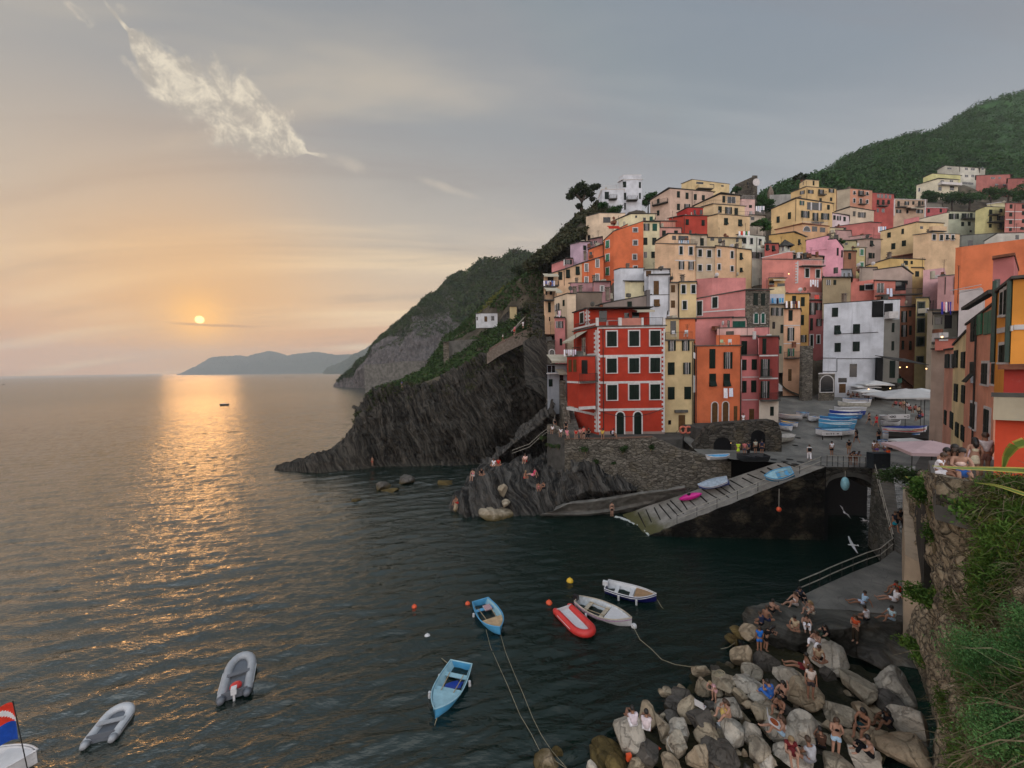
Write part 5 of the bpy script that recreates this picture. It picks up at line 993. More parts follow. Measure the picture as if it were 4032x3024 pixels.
rx_ = house('vermilion corner block with cream balcony parapet at the right edge', pc(200,66,30,1,.1), 'E', None, 1972, 2420, 1175, 1640, 13.4, None, -34, roof='white', over=.08, ext=1.5, wear=.4, dL=4)
rx2 = house('recessed red wall with tiled lean-to above the parapet', pc(160,48,36,1,.12), 'E', None, 2045, 2420, 760, 1175, 15.4, None, -34, roof='terra', over=.35, ext=.6, wear=.5, dL=3)
rxp = house('cream panelled balcony parapet above the vermilion block', pc(176,160,128), 'E', None, 1956, 2420, 992, 1160, 13.2, None, -34, roof='flat', over=.05, ext=.1, wear=.6, dL=.25)
# castle ruin
cst = house('ruined stone castle wall with stepped top on the crest', BRN, 'A', 1755, 1768, 1910, 275, 400, 140, 110, 6, ytb=212, roof=None, ext=5, m=stonewall((.07,.06,.05), (.17,.15,.12), 1.2, 'castle_stone'), dL=4, R=[((1865,),(272,),14,24,''), ((1870,),(300,),12,18,'')])
cst2 = house('castle tower stump with a pale clock face', BRN, 'A', 1905, 1912, 1952, 200, 400, 138, 110, 6, roof=None, ext=5, m=stonewall((.07,.06,.05), (.17,.15,.12), 1.2, 'castle_stone'), dL=4)
b = MB(); u, z = fx(cst2, cst2.R, 1940, 262); b.tube([(u, -.2, z), (u, 0, z)], 1.3, 16); fobj(cst2, cst2.R, 'clock_face', b, WH)
# slate cap of the bell turret
h = chap; b = MB(); z = h.R.o.z-h.zb; c = h.ctr-h.root.location; c.z = 0
for i in range(4):
 a0 = i*math.pi/2+.7; a1 = a0+math.pi/2; b.face([(c.x+2*math.cos(a0), c.y+2*math.sin(a0), z), (c.x+2*math.cos(a1), c.y+2*math.sin(a1), z), (c.x, c.y, z+1.8)])
b.obj('roof', TILE, h.root)
# chimneys, dishes and aerials over the roofs (each belongs to its house)
for h, u, v, s in ((tc_, 2, 2, 1.2), (gb_, 1, 1, 1.0), (gw, 1, 1.2, 1.0), (wu, 2, 2, 1.0), (cc, 1, 2, .8), (ye, 1, 1, 1.1), (lp, 2, 3, 1), (l2, 1, 2, 1.3), (l3, 3, 2, 1.3), (l4, 1.5, 2, 1.2), (sal, 2, 4, 1.2), (mv, 1.5, 1.5, 1), (byl, 3, 2, 1.2), (tr_, 1, 1, 1), (oc2, 1, 1, 1.2), (peh, .5, 2, 1), (whh, -5, 2, 1.2), (bk, .5, 2, 1), (ylg, 3, 2, 1), (bc, 2, 2, 1), (w5, 3, 2, 1), (sr3, 1, 1, 1)): chimney(h, u, v, s)
rs_ = random.Random(3)
for h in HS:
 if h.ctr.y > 130 or rs_.random() > .45: continue
 u = rs_.uniform(.3, max(.5, min(h.R.L, 9)-.3)); p = h.R.o+h.R.e*u-h.R.n*1.2-h.root.location; p.z = h.top-h.zb; b = MB(); hh = rs_.uniform(1.5, 3.2)
 b.tube([(0, 0, -1.2), (0, 0, hh)], .03, 4)
 for j in range(4): b.tube([(-.35+.05*j, 0, hh-.15*j), (.35-.05*j, 0, hh-.15*j)], .015, 3)
 link('aerial', b.mesh('aerial', IRON), h.root, p, rs_.random()*3)
for h in HS:      # clutter on the roofs: tanks, planters, dishes
 if not 36 < h.ctr.y < 125 or rs_.random() > .6: continue
 for j in range(rs_.randint(1, 4)):
  u = rs_.uniform(.2, max(.4, min(h.R.L, 12)-.3)); p = h.R.o+h.R.e*u-h.R.n*rs_.uniform(.5, 2.5)-h.root.location; p.z = h.top-h.zb+.1; b = MB(); w = rs_.uniform(.2, .6); hh = rs_.uniform(.3, 1.1); ty = rs_.choice('tpdb')
  if ty == 'd': b.tube([(0, 0, 0), (0, 0, .8)], .03, 4); b.tube([(0, -.15, .9), (0, -.05, .9)], [.38, .2], 10)
  elif ty == 't': b.tube([(0, 0, -.3), (0, 0, hh+.2)], w*.7, 10)
  else: b.box(-w, -w*.6, -.3, w, w*.6, hh*.6)
  link({'d': 'satellite_dish', 't': 'water_tank', 'p': 'planter', 'b': 'roof_box'}[ty], b.mesh('c', [WH, GREYT, TERRA, AWN][rs_.randint(0, 3)]), h.root, p, rs_.random()*3)
# ---------------------------------------------------------------- ground under the village, interpolated between the house bases
bx = np.array([(b[0], b[1]) for b in BASES]); bz = np.array([b[2] for b in BASES])
gx, gy = np.meshgrid(np.linspace(0, 330, 150), np.linspace(50, 260, 120)); pp = np.stack([gx.ravel(), gy.ravel()], 1)
d2 = ((pp[:, None]-bx[None])**2).sum(2)+4; wv = d2**-2.0; zz = (wv*bz).sum(1)/wv.sum(1)
md = np.sqrt(d2.min(1)); zz = zz-np.clip(md-9, 0, 60)*.8
V = np.stack([pp[:, 0], pp[:, 1], zz+fbm(np.stack([pp[:, 0], pp[:, 1], pp[:, 0]*0], 1)*.25, 3)*.7-2], 1); k = np.arange(len(V)).reshape(120, 150)
FV = np.stack([k[:-1, :-1], k[:-1, 1:], k[1:, 1:], k[1:, :-1]], -1).reshape(-1, 4)
keep = (md[FV[:, 0]] < 26); keep &= V[FV[:, 0], 0] > .03*V[FV[:, 0], 1]; keep &= ~((V[FV[:, 0], 1] < 66) & (V[FV[:, 0], 0] > 30)) & ~((V[FV[:, 0], 1] < 60))
tag(link('village_slope', npmesh('village_slope', V, FV[keep], [SOIL, DARK], False, (V[FV[keep][:, 0], 0] < .12*V[FV[keep][:, 0], 1]+3).astype(int))), kind='structure')
sel = np.where((V[:, 0] < .12*V[:, 1]+4) & (V[:, 0] > .03*V[:, 1]) & (V[:, 1] > 72))[0]; sel = np.repeat(sel, 3); VP = V[sel]+RS.normal(size=(len(sel), 3))*.9; Vc, Fcc = leafcloud(VP, .35+.5*RS.rand(len(sel)), 14, .32); tag(link('bank_scrub', npmesh('bank_scrub', Vc, Fcc, leafmat('dry_scrub', (0,0,0), (0,0,0)))), None, None, None, 'stuff')
# ---------------------------------------------------------------- harbour walls, ramp, square, pool, pier
STN = stonewall((.125,.11,.09), (.34,.30,.25)); STN2 = stonewall((.13,.11,.09), (.30,.26,.21), 1.5, 'pale_rubble')
CONC = plain('wet_concrete', (.155,.145,.13), .85, .35, .8, bump=.4); CONCD = plain('dark_concrete', (.07,.066,.06), .9, .4, .7, bump=.4)
def f_pave(q, b):
 geo = q.new('ShaderNodeNewGeometry').outputs['Position']
 vo = q.new('ShaderNodeTexVoronoi', feature='DISTANCE_TO_EDGE'); vo.inputs['Scale'].default_value = 1.6; q.l.new(geo, vo.inputs['Vector'])
 k = q.mix(q.mapr(q.noise(geo, .5, 4), .3, .7), (.10, .096, .086), (.20, .188, .165)); k = q.mix(q.mapr(vo.outputs[0], .03, 0, 0, .5), k, (.03, .03, .03))
 k = q.mix(q.m('MULTIPLY', q.mapr(q.noise(geo, 3, 4), .55, .75), .4), k, (.16, .15, .13))
 q.l.new(k, b.inputs['Base Color']); b.inputs['Roughness'].default_value = .75
 bn = q.new('ShaderNodeBump'); bn.inputs['Strength'].default_value = .4; bn.inputs['Distance'].default_value = .03; q.l.new(q.noise(geo, 5, 3), bn.inputs['Height']); q.l.new(bn.outputs[0], b.inputs['Normal'])
PAVE = mat('square_paving', f_pave)
def profwall(name, label, k, pts, ybot, z0, z1, thick, mt, cat='wall', par=None, kind=None):
 """vertical wall: pts = top profile pixels; depth runs linearly z0..z1 across them by x; ybot elevation"""
 a = aty(k, pts[0][0], pts[0][1], z0); c = aty(k, pts[-1][0], pts[-1][1], z1); e = Vector((c.x-a.x, c.y-a.y, 0)).normalized(); n = Vector((e.y, -e.x, 0)); b = MB(); P_ = []
 for x, y in pts:
  d = ray(k, x, y); t = (a-CAM).dot(n)/d.dot(n); P_.append(CAM+d*t)
 for p, q in zip(P_[:-1], P_[1:]):
  bk = -n*thick; zb = ybot; b.hexa([(p.x, p.y, zb), (q.x, q.y, zb), (q.x+bk.x, q.y+bk.y, zb), (p.x+bk.x, p.y+bk.y, zb), tuple(p), tuple(q), tuple(q+bk), tuple(p+bk)])
 o = b.obj(name, mt)
 tag(o, label, cat) if not kind else tag(o, kind=kind)
 return o, P_, n
# sea wall, long face and short left face
o, SW, SWn = profwall('sea_wall', 'long rough stone sea wall under the red house, sloping down to the boat ramp', 'G', [(836,142),(960,138),(1100,140),(1300,132),(1450,127),(1520,155),(1620,205),(1700,228),(1800,252),(1900,275),(1998,302)], 1.0, 49.6, 43.2, 1.0, STN)
o, SL, SLn = profwall('sea_wall_end', 'paler battered end of the stone sea wall facing the open sea', 'G', [(715,98),(760,118),(833,142)], 1.0, 52.5, 49.7, .8, STN2)
b = MB()
for p, q in list(zip(SW[:-1], SW[1:]))[:4]: n = SWn; b.hexa([tuple(p+n*.08), tuple(q+n*.08), tuple(q-n*.45), tuple(p-n*.45)]+[tuple(v+Vector((0,0,.12))) for v in (p+n*.08, q+n*.08, q-n*.45, p-n*.45)])
tag(b.obj('wall_coping', plain('brick_coping', (.16,.10,.075), .9)), 'thin brick coping along the top of the stone sea wall', 'coping')
# terrace floor behind the wall
tz0 = 9.0; b = MB()
pl = [SL[0], SW[0], SW[4]+Vector((0, .5, 0)), Vector((SW[4].x+4, SW[4].y+1, 0)), Vector((SW[4].x+8, 54.5, 0)), Vector((SL[0].x+2, 58, 0))]
b.prism([(p.x, p.y) for p in pl], 2, tz0); tag(b.obj('terrace', CONCD), kind='structure')
# steps climbing left of the red house, with their rubble side wall
b = MB(); A0 = aty('C', 268, 1330, 51.5); A1 = aty('C', 405, 1330, 51.5); B0 = aty('C', 272, 1130, 60); B1 = aty('C', 340, 1130, 60)
for i in range(13):
 t = i/13; t2 = (i+1)/13; p0 = A0.lerp(B0, t); p1 = A1.lerp(B1, t); q0 = A0.lerp(B0, t2); q1 = A1.lerp(B1, t2); z = A0.z+(B0.z-A0.z)*t2
 b.prism([(p0.x, p0.y), (p1.x, p1.y), (q1.x, q1.y), (q0.x, q0.y)], 6, z)
tag(b.obj('stone_steps', CONC), 'flight of grey stone steps climbing between the red house and a rubble wall', 'steps')
profwall('rubble_wall', 'rubble stone wall stepping down beside the steps left of the red house', 'C', [(185,868),(228,880),(236,1040),(262,1180),(275,1270)], 5, 62, 54, .9, STN2)
profwall('rubble_parapet', 'low rubble parapet where people sit at the corner of the terrace', 'C', [(118,1262),(150,1268),(190,1290),(262,1372)], 5, 55, 50.6, .7, STN2)
# quay ledge
def slab(name, k, top, elevs, th, mt, kind='structure', label=None, cat=None):
 P_ = [atz(k, x, y, e) for (x, y), e in zip(top, elevs)]; b = MB(); b.prism([(p.x, p.y) for p in P_], [p.z-th for p in P_], [p.z for p in P_]); o = b.obj(name, mt)
 tag(o, label, cat, None, kind if not label else None); return P_
def rough(name, k, rows, nu, nv, amp, fr, mt, extra=None, lab=None, cat=None):
 Rw = [[atz(k, x, y, e) for x, y, e in r] for r in rows]
 V, Fc = sheet(Rw, nu, nv, lambda p, v, u: fbm(p*fr, 4)*amp if extra is None else extra(p, v, u)); o = link(name, npmesh(name, V, Fc, mt)); tag(o, lab, cat, None, None if lab else 'structure'); return V
rough('quay_ledge', 'G', [[(665,688,-.6),(830,702,-.6),(1000,694,-.6),(1180,672,-.6),(1330,640,.2),(1500,590,1.6),(1672,524,3.2)], [(668,664,.45),(830,665,.5),(1000,662,.5),(1190,640,.6),(1330,610,1.0),(1500,565,2.2),(1674,500,3.7)],
  [(700,655,.55),(830,645,.6),(1000,640,.65),(1190,618,.75),(1330,590,1.3),(1500,548,2.6),(1676,490,3.9)], [(760,640,1.1),(860,590,1.9),(1010,578,2.0),(1190,552,2.2),(1340,525,2.9),(1500,505,3.6),(1676,478,4.3)], [(780,610,1.2),(880,572,2.0),(1020,562,2.1),(1190,536,2.3),(1340,510,3.0),(1500,492,3.7),(1676,466,4.4)]], 260, 60, .10, 1.2, CONC)
# the boat ramp
r_bl = atz('G', 1225, 672, -.05); r_br = atz('G', 1420, 822, -.05); r_tl = atz('H', 310, 238, 7.62); r_tr = atz('H', 690, 268, 7.62)
m_l = atz('G', 1672, 522, 3.1);
def rampz(p):
 a = (r_bl+r_br)/2; c = (r_tl+r_tr)/2; d = Vector((c.x-a.x, c.y-a.y)); t = (Vector((p.x, p.y))-Vector((a.x, a.y))).dot(d)/d.length_squared; return a.z+(c.z-a.z)*t
V, Fc = sheet([[r_bl+(r_bl-r_tl)*.12, r_bl, r_tl], [r_br+(r_br-r_tr)*.12, r_br, r_tr]], 240, 60, lambda p, v, u: fbm(p*1.4, 3)*.03)
def f_ramp(q, b):
 geo = q.new('ShaderNodeNewGeometry').outputs['Position']; n = q.noise(geo, .9, 5, .65)
 k = q.mix(q.mapr(n, .3, .7), (.15, .138, .12), (.27, .25, .225)); sp = q.new('ShaderNodeSeparateXYZ'); q.l.new(geo, sp.inputs[0])
 k = q.mix(q.mapr(q.m('ADD', sp.outputs[2], n), 1.9, .9), k, (.075, .07, .022)); k = q.mix(q.m('MULTIPLY', q.mapr(q.noise(geo, 4, 4), .55, .75), .5), k, (.08, .072, .06))
 q.l.new(k, b.inputs['Base Color']); b.inputs['Roughness'].default_value = .7
 bn = q.new('ShaderNodeBump'); bn.inputs['Strength'].default_value = .6; bn.inputs['Distance'].default_value = .05; q.l.new(q.noise(geo, 5, 4), bn.inputs['Height']); q.l.new(bn.outputs[0], b.inputs['Normal'])
RAMP = mat('ramp_concrete', f_ramp)
tag(link('boat_ramp', npmesh('boat_ramp', V, Fc, RAMP)), kind='structure')
for i in range(20):
 t = .07+.9*(i+.5*math.sin(i*7.1)*.5)/19; a = r_bl.lerp(r_tl, t); c = r_br.lerp(r_tr, t); tilt = (r_tl-r_bl)*(.035)
 p = a.lerp(c, .12+.06*math.sin(i*3.3))+tilt; q = a.lerp(c, .72+.1*math.sin(i*5.1))-tilt; d = (r_tl-r_bl).normalized()*.055; u = Vector((0, 0, .06)); b = MB(); pts = [p-d, q-d, q+d, p+d]
 b.hexa([tuple(v-u*.5) for v in pts]+[tuple(v+u) for v in pts])
 o = b.obj('skid_beam', plain('tarred_skid', (.022,.02,.018), .9)); tag(o, 'dark timber skid set across the boat ramp', 'skid', 'timber skids across the boat ramp')
# ramp outer wall down into the pool, and its dark footing
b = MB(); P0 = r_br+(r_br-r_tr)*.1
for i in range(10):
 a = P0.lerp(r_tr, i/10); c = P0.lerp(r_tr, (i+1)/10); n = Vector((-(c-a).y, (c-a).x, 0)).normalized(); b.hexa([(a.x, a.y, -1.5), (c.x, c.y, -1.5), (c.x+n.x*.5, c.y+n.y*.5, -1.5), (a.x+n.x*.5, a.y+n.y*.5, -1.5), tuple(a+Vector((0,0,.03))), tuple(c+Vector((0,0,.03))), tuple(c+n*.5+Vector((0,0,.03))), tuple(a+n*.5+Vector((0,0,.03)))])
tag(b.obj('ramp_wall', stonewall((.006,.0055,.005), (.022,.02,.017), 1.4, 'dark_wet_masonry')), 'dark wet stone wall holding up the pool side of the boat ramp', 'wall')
WETD = rockmat('submerged_rock', (.015,.016,.009), (.045,.04,.018), (.3,.3,.8), .6, .0)
# the square
gx = np.linspace(0, 1, 60); rows = []
def prow(y, xa, xb): return [Vector((xa+(xb-xa)*t, y, plaza_z(y))) for t in np.linspace(0, 1, 6)]
rows = [prow(38.3, 31.6, 42), prow(39.0, 30.6, 43), prow(40.4, 28.2, 44), prow(42, 24.5, 46), prow(45, 22, 50), prow(50, 22, 60), prow(60, 25, 66), prow(72, 32, 80)]
V, Fc = sheet(rows, 80, 80, lambda p, v, u: fbm(p*.8, 3)*.02)
tag(link('square', npmesh('square', V, Fc, PAVE)), kind='structure')
# manhole covers at the head of the ramp
for x, y, lb_ in ((285,214,'leftmost dark iron cover at the head of the ramp'),(370,231,'second iron cover from the left at the head of the ramp'),(410,214,'iron cover at the back of the cluster above the ramp'),(450,250,'iron cover nearest the bridge and the ramp corner'),(492,234,'rightmost iron cover of the cluster above the ramp'),(470,46,'dark iron cover near the white bench sign'),(448,104,'pale worn cover in the middle of the square')):
 p = atp('H', x, y); b = MB(); b.tube([(0, 0, .004), (0, 0, .03)], .33, 16); o = b.obj('manhole_cover', plain('cast_iron_cover', (.02,.02,.02), .6), None, p); tag(o, lb_, 'manhole cover', 'iron covers in the paving at the head of the ramp')
# arch wall in front of the orange houses
AZ = 45.6
o, AW, AWn = profwall('arcade_wall', 'old dark stone terrace wall with two boat vaults below the orange houses', 'C', [(1392,1475),(1450,1410),(1530,1290),(1600,1262),(1700,1252),(1850,1243),(2000,1232),(2095,1228),(2130,1255),(2165,1345)], 6.5, 46.5, 45.2, 1.6, stonewall((.045,.04,.034), (.14,.125,.105), 1.5, 'arcade_masonry'))
b = MB(); b.prism([(AW[2].x, AW[2].y+1.2), (AW[7].x, AW[7].y+1.2), (AW[7].x+1.5, 54), (AW[2].x-1, 54)], 5, AW[4].z-1.0); tag(b.obj('upper_terrace', CONCD), kind='structure')
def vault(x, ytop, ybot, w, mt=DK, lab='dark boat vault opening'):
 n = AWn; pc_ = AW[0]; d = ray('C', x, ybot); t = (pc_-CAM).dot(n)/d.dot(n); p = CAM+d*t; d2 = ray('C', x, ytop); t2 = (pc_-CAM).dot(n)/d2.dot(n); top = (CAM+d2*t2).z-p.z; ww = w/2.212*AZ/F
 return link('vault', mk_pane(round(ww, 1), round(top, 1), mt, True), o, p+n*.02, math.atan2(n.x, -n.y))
vault(1645, 1372, 1560, 150); vault(1955, 1315, 1500, 118)  # flat panes, the shade inside each vault painted near-black
# bridge over the pool mouth with a flattened arch
bl = r_tr; br = atz('H', 1052, 282, 7.6); e = (br-bl).normalized(); Lb = (br-bl).length; n = Vector((e.y, -e.x, 0)); b = MB(); N = 16
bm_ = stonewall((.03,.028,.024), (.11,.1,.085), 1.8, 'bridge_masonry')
def archz(t): return 5.5+1.2*math.sqrt(max(0, 1-((t-.5)/.5)**2))
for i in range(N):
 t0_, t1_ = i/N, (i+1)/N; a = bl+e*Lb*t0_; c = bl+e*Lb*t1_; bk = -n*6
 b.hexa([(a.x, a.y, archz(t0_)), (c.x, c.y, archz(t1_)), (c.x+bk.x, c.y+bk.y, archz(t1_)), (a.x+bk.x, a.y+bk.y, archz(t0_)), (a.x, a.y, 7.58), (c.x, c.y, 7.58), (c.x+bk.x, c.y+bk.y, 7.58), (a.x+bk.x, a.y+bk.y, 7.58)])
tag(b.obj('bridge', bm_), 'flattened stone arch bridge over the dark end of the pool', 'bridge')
b = MB()
for i in range(N):
 t0_, t1_ = i/N, (i+1)/N; a = bl+e*Lb*t0_+n*.06; c = bl+e*Lb*t1_+n*.06; u0, u1 = archz(t0_), archz(t1_)
 b.hexa([(a.x, a.y, u0), (c.x, c.y, u1), (c.x-n.x*.2, c.y-n.y*.2, u1), (a.x-n.x*.2, a.y-n.y*.2, u0), (a.x, a.y, u0+.42), (c.x, c.y, u1+.42), (c.x-n.x*.2, c.y-n.y*.2, u1+.42), (a.x-n.x*.2, a.y-n.y*.2, u0+.42)])
tag(b.obj('arch_ring', CONCD), 'paler ring of cut stones round the bridge arch', 'arch ring')
# tunnel back and ground under the square
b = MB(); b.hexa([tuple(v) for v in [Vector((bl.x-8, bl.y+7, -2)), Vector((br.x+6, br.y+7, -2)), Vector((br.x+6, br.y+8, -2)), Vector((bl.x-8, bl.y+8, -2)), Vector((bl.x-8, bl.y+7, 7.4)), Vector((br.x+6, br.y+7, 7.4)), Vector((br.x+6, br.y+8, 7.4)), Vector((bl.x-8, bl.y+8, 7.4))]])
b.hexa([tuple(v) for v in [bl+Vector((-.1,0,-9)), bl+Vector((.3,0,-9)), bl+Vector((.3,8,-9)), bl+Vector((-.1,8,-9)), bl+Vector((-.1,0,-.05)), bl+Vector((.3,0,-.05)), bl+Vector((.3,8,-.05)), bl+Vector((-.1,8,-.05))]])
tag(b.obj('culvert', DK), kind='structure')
# stairs down to the pier, pool side wall and railings
st0 = atz('H', 1052, 284, 7.6); st1 = atz('H', 1200, 292, 7.6); sb0 = atz('H', 1212, 905, 2.1); sb1 = atz('H', 1284, 962, 2.1)
b = MB(); NS = 26
for i in range(NS):
 t, t2 = i/NS, (i+1)/NS; p0 = st0.lerp(sb0, t); p1 = st1.lerp(sb1, t); q0 = st0.lerp(sb0, t2); q1 = st1.lerp(sb1, t2); z = 7.6+(2.1-7.6)*t
 b.prism([(p0.x, p0.y), (q0.x, q0.y), (q1.x, q1.y), (p1.x, p1.y)], -1, z)
tag(b.obj('pool_stairs', CONC), 'long stone staircase dropping from the square to the pier', 'stairs')
b = MB()
for i in range(10):
 t, t2 = i/10, (i+1)/10; a = st0.lerp(sb0, t); c = st0.lerp(sb0, t2); z0 = 7.95+(2.4-7.95)*t; z1 = 7.95+(2.4-7.95)*t2; nn = Vector((-.35, -.1, 0))
 b.hexa([(a.x+nn.x*1.5, a.y+nn.y, -1.5), (a.x+.1, a.y, -1.5), (c.x+.1, c.y, -1.5), (c.x+nn.x*1.5, c.y+nn.y, -1.5), (a.x+nn.x*.3, a.y+nn.y*.3, z0), (a.x+.1, a.y, z0), (c.x+.1, c.y, z1), (c.x+nn.x*.3, c.y+nn.y*.3, z1)])
tag(b.obj('stair_wall', stonewall((.09,.085,.07), (.22,.2,.17), 1.4, 'stair_masonry')), 'stone side wall of the stairs dropping into the dark pool', 'wall')
ROPE = plain('rope_rail', (.36,.33,.28), .8)
def rail(label, pts, hh=1.0, step=1.4, sag=.0, name='railing', grp=None):
 t = thing(name, label, 'railing', pts[0], 0, grp); P_ = [Vector(p)-Vector(pts[0]) for p in pts]; tot = 0; stations = [P_[0]]
 for a, c in zip(P_[:-1], P_[1:]):
  n_ = max(1, round((c-a).length/step)); stations += [a.lerp(c, (i+1)/n_) for i in range(n_)]
 for s_ in stations: b = MB(); b.tube([s_, s_+Vector((0, 0, hh))], .028, 5); b.obj('post', IRON, t)
 for f_ in (1.0, .5):
  b = MB(); pp = []
  for a, c in zip(stations[:-1], stations[1:]):
   pp += [a+Vector((0,0,hh*f_)), a.lerp(c, .5)+Vector((0,0,hh*f_-sag))]
  pp.append(stations[-1]+Vector((0,0,hh*f_))); b.tube(pp, .035, 5); b.obj('handrail', ROPE, t)
 return t
pr = [atz('H', x, y, 2.1) for x, y in ((640,1192),(720,1152),(810,1112),(895,1076),(1005,1030),(1105,996),(1205,910))]
pr0 = atz('H', 480, 1262, 2.1)
rail('pale rope railing along the pool edge of the pier', [pr0]+pr, 1.05, 1.6)
rail('handrail running up the long stairs beside the pool', [sb0+Vector((-.1,0,.3)), sb0.lerp(st0, .5)+Vector((-.1,0,.35)), st0+Vector((-.1,0,.35))], 1.0, 1.3)
rail('iron railing with pale top rail on the bridge', [bl+Vector((.2,.15,0)), br+Vector((-.1,.15,0))], 1.1, .5)
rail('low railing down the pool side of the boat ramp', [P0.lerp(r_tr, .25)+Vector((0,.3,.03)), r_tr+Vector((-.3,.3,0))], .95, 2.2)
# pier slab
pier = [atz('H', x, y, 2.1) for x, y in ((470,1275),(640,1195),(895,1080),(1105,998),(1215,912),(1288,962))]+[atz('H', 1290, 1130, 2.1), atz('H', 1300, 1330, 2.1), atz('K', 1180, 470, 2.0), atz('K', 700, 420, 2.0), atz('K', 330, 400, 2.0)]
b = MB(); b.prism([(p.x, p.y) for p in pier], -1, 2.1); tag(b.obj('pier', PAVE), kind='structure')
# rock shelf beyond the pier
rough('rock_shelf', 'K', [[(-150,560,-.5),(-60,700,-.5),(100,780,-.5),(350,800,-.3),(600,760,-.3),(900,900,-.3),(1260,960,-.3)], [(-170,440,1.0),(-20,560,1.2),(150,650,1.2),(380,660,1.3),(640,640,1.4),(800,620,1.2),(1180,640,1.2)], [(-120,380,1.8),(60,480,1.9),(200,560,1.9),(400,560,1.9),(640,560,2.0),(860,500,2.0),(1120,500,2.1)], [(100,340,2.0),(220,380,2.05),(330,395,2.05),(500,400,2.05),(700,418,2.08),(900,440,2.08),(1150,460,2.08)]], 160, 90, .3, .9, rockmat('shelf_rock', (.035,.034,.03), (.12,.115,.10), (.4,.5,.7), .8, .1), lambda p, v, u: fbm(p*.9, 4)*.28*np.clip((1-v)*3, .1, 1))
# underwater rubble apron
rough('rubble_bed', 'J', [[(-200,1760,-1.5),(150,1400,-1.5),(420,1050,-1.5),(760,850,-1.5),(930,680,-1.5),(1260,430,-1.5),(1400,330,-1.5)], [(0,1760,-.2),(260,1520,-.2),(560,1200,-.2),(850,960,-.2),(1060,800,-.2),(1350,600,-.2),(1500,420,-.2)], [(600,1790,.4),(800,1600,.5),(1000,1350,.6),(1250,1150,.6),(1500,950,.7),(1750,800,.7),(1900,600,.8)], [(2600,1800,.8),(2700,1600,.8),(2800,1400,.8),(2850,1200,.8),(2800,1000,.8),(2750,900,.8),(2700,800,.8)]], 200, 140, .35, .8, WETD)
# ---------------------------------------------------------------- cliff on the right with the terrace above
def gp(px, py, z):
 d = _f+_r*((px-2016)/F)+_u*((1512-py)/F); return CAM+d*(z/d.y)
RW = [[(3560,1925,32.5),(3636,1850,21),(3686,1866,12.6),(3830,1896,11.4),(4080,1904,10.6),(4600,1960,8.5)], [(3562,2186,31.8),(3640,2080,23),(3700,2060,13.2),(3850,2060,11.2),(4080,2060,9.8),(4600,2100,7)], [(3562,2500,22.6),(3660,2420,19),(3760,2400,13),(3880,2380,10),(4090,2380,8),(4600,2380,5.6)],
  [(3625,2662,20.4),(3700,2660,17),(3780,2650,11.5),(3900,2640,8.6),(4100,2650,6.6),(4600,2650,4.8)], [(3690,2860,17.4),(3740,2850,14),(3810,2850,10),(3920,2850,7),(4100,2850,5.4),(4600,2850,4.2)], [(3650,3060,15.5),(3740,3080,12),(3830,3100,8.5),(3950,3110,6),(4160,3120,4.4),(4600,3110,3.7)]]
RWp = [[gp(*q) for q in r] for r in RW]
def f_cliff(q, b):
 geo = q.new('ShaderNodeNewGeometry').outputs['Position']; n = q.noise(geo, 1.2, 6, .7)
 ve = q.new('ShaderNodeTexVoronoi', feature='DISTANCE_TO_EDGE'); ve.inputs['Scale'].default_value = 2.6; q.l.new(q.v('ADD', geo, q.v('SCALE', (1,1,1), scale=q.m('MULTIPLY', n, .6))), ve.inputs['Vector'])
 k = q.mix(q.mapr(n, .3, .7), (.19, .15, .10), (.52, .42, .29)); k = q.mix(q.mapr(ve.outputs[0], .07, 0), k, (.03, .025, .018))
 q.l.new(k, b.inputs['Base Color']); b.inputs['Roughness'].default_value = .95
 bn = q.new('ShaderNodeBump'); bn.inputs['Strength'].default_value = 1; bn.inputs['Distance'].default_value = .12; q.l.new(q.m('ADD', q.mapr(ve.outputs[0], 0, .2), n), bn.inputs['Height']); q.l.new(bn.outputs[0], b.inputs['Normal'])
CLF = mat('rubble_cliff', f_cliff)
V, Fc = sheet(RWp, 260, 300, lambda p, v, u: fbm(p*.9, 5)*.28*np.clip(u*6, .05, 1)+vn(p*3)*.05)
tag(link('rubble_cliff', npmesh('rubble_cliff', V, Fc, CLF)), kind='structure')
CV = V.reshape(300, 260, 3)
# plastered wall end standing on the pier
b = MB(); w0 = gp(3556, 1922, 32.6); w1 = gp(3556, 2500, 22.8); w2 = gp(3600, 2515, 21.6)
top = [gp(3556, 1922, 32.6), gp(3572, 2055, 25.5), gp(3590, 2120, 23.5)]
b.prism([(w0.x, w0.y), (w1.x-.02, w1.y), (w2.x+.4, w2.y), (w0.x+1.5, w0.y+.2)], 0, [7.4, 6.4, 6.4, 7.4]); tag(b.obj('plastered_wall', stucco(pc(186,160,128), 1)), 'tall peeling plastered retaining wall at the inner end of the pier', 'wall')
# terrace with the seated company, low parapet on top of the cliff
b = MB(); q0 = gp(3655, 1850, 16.5); q1 = gp(3688, 1862, 12.3); q2 = gp(3850, 1892, 11.3); q3 = gp(4120, 1905, 10.5)
b.prism([(q0.x, q0.y), (q1.x, q1.y), (q2.x, q2.y), (q3.x, q3.y), (q3.x+4, q3.y+3), (q0.x+4, q0.y)], 12.9, 13.75); tag(b.obj('viewing_terrace', CONC), kind='structure')
b = MB()
for p, q in ((q1, q2), (q2, q3)):
 d = (q-p).normalized(); n = Vector((-d.y, d.x, 0))*.3; b.hexa([(p.x, p.y, 13.4), (q.x, q.y, 13.4), (q.x+n.x, q.y+n.y, 13.4), (p.x+n.x, p.y+n.y, 13.4), (p.x, p.y, 14.35), (q.x, q.y, 14.35), (q.x+n.x, q.y+n.y, 14.35), (p.x+n.x, p.y+n.y, 14.35)])
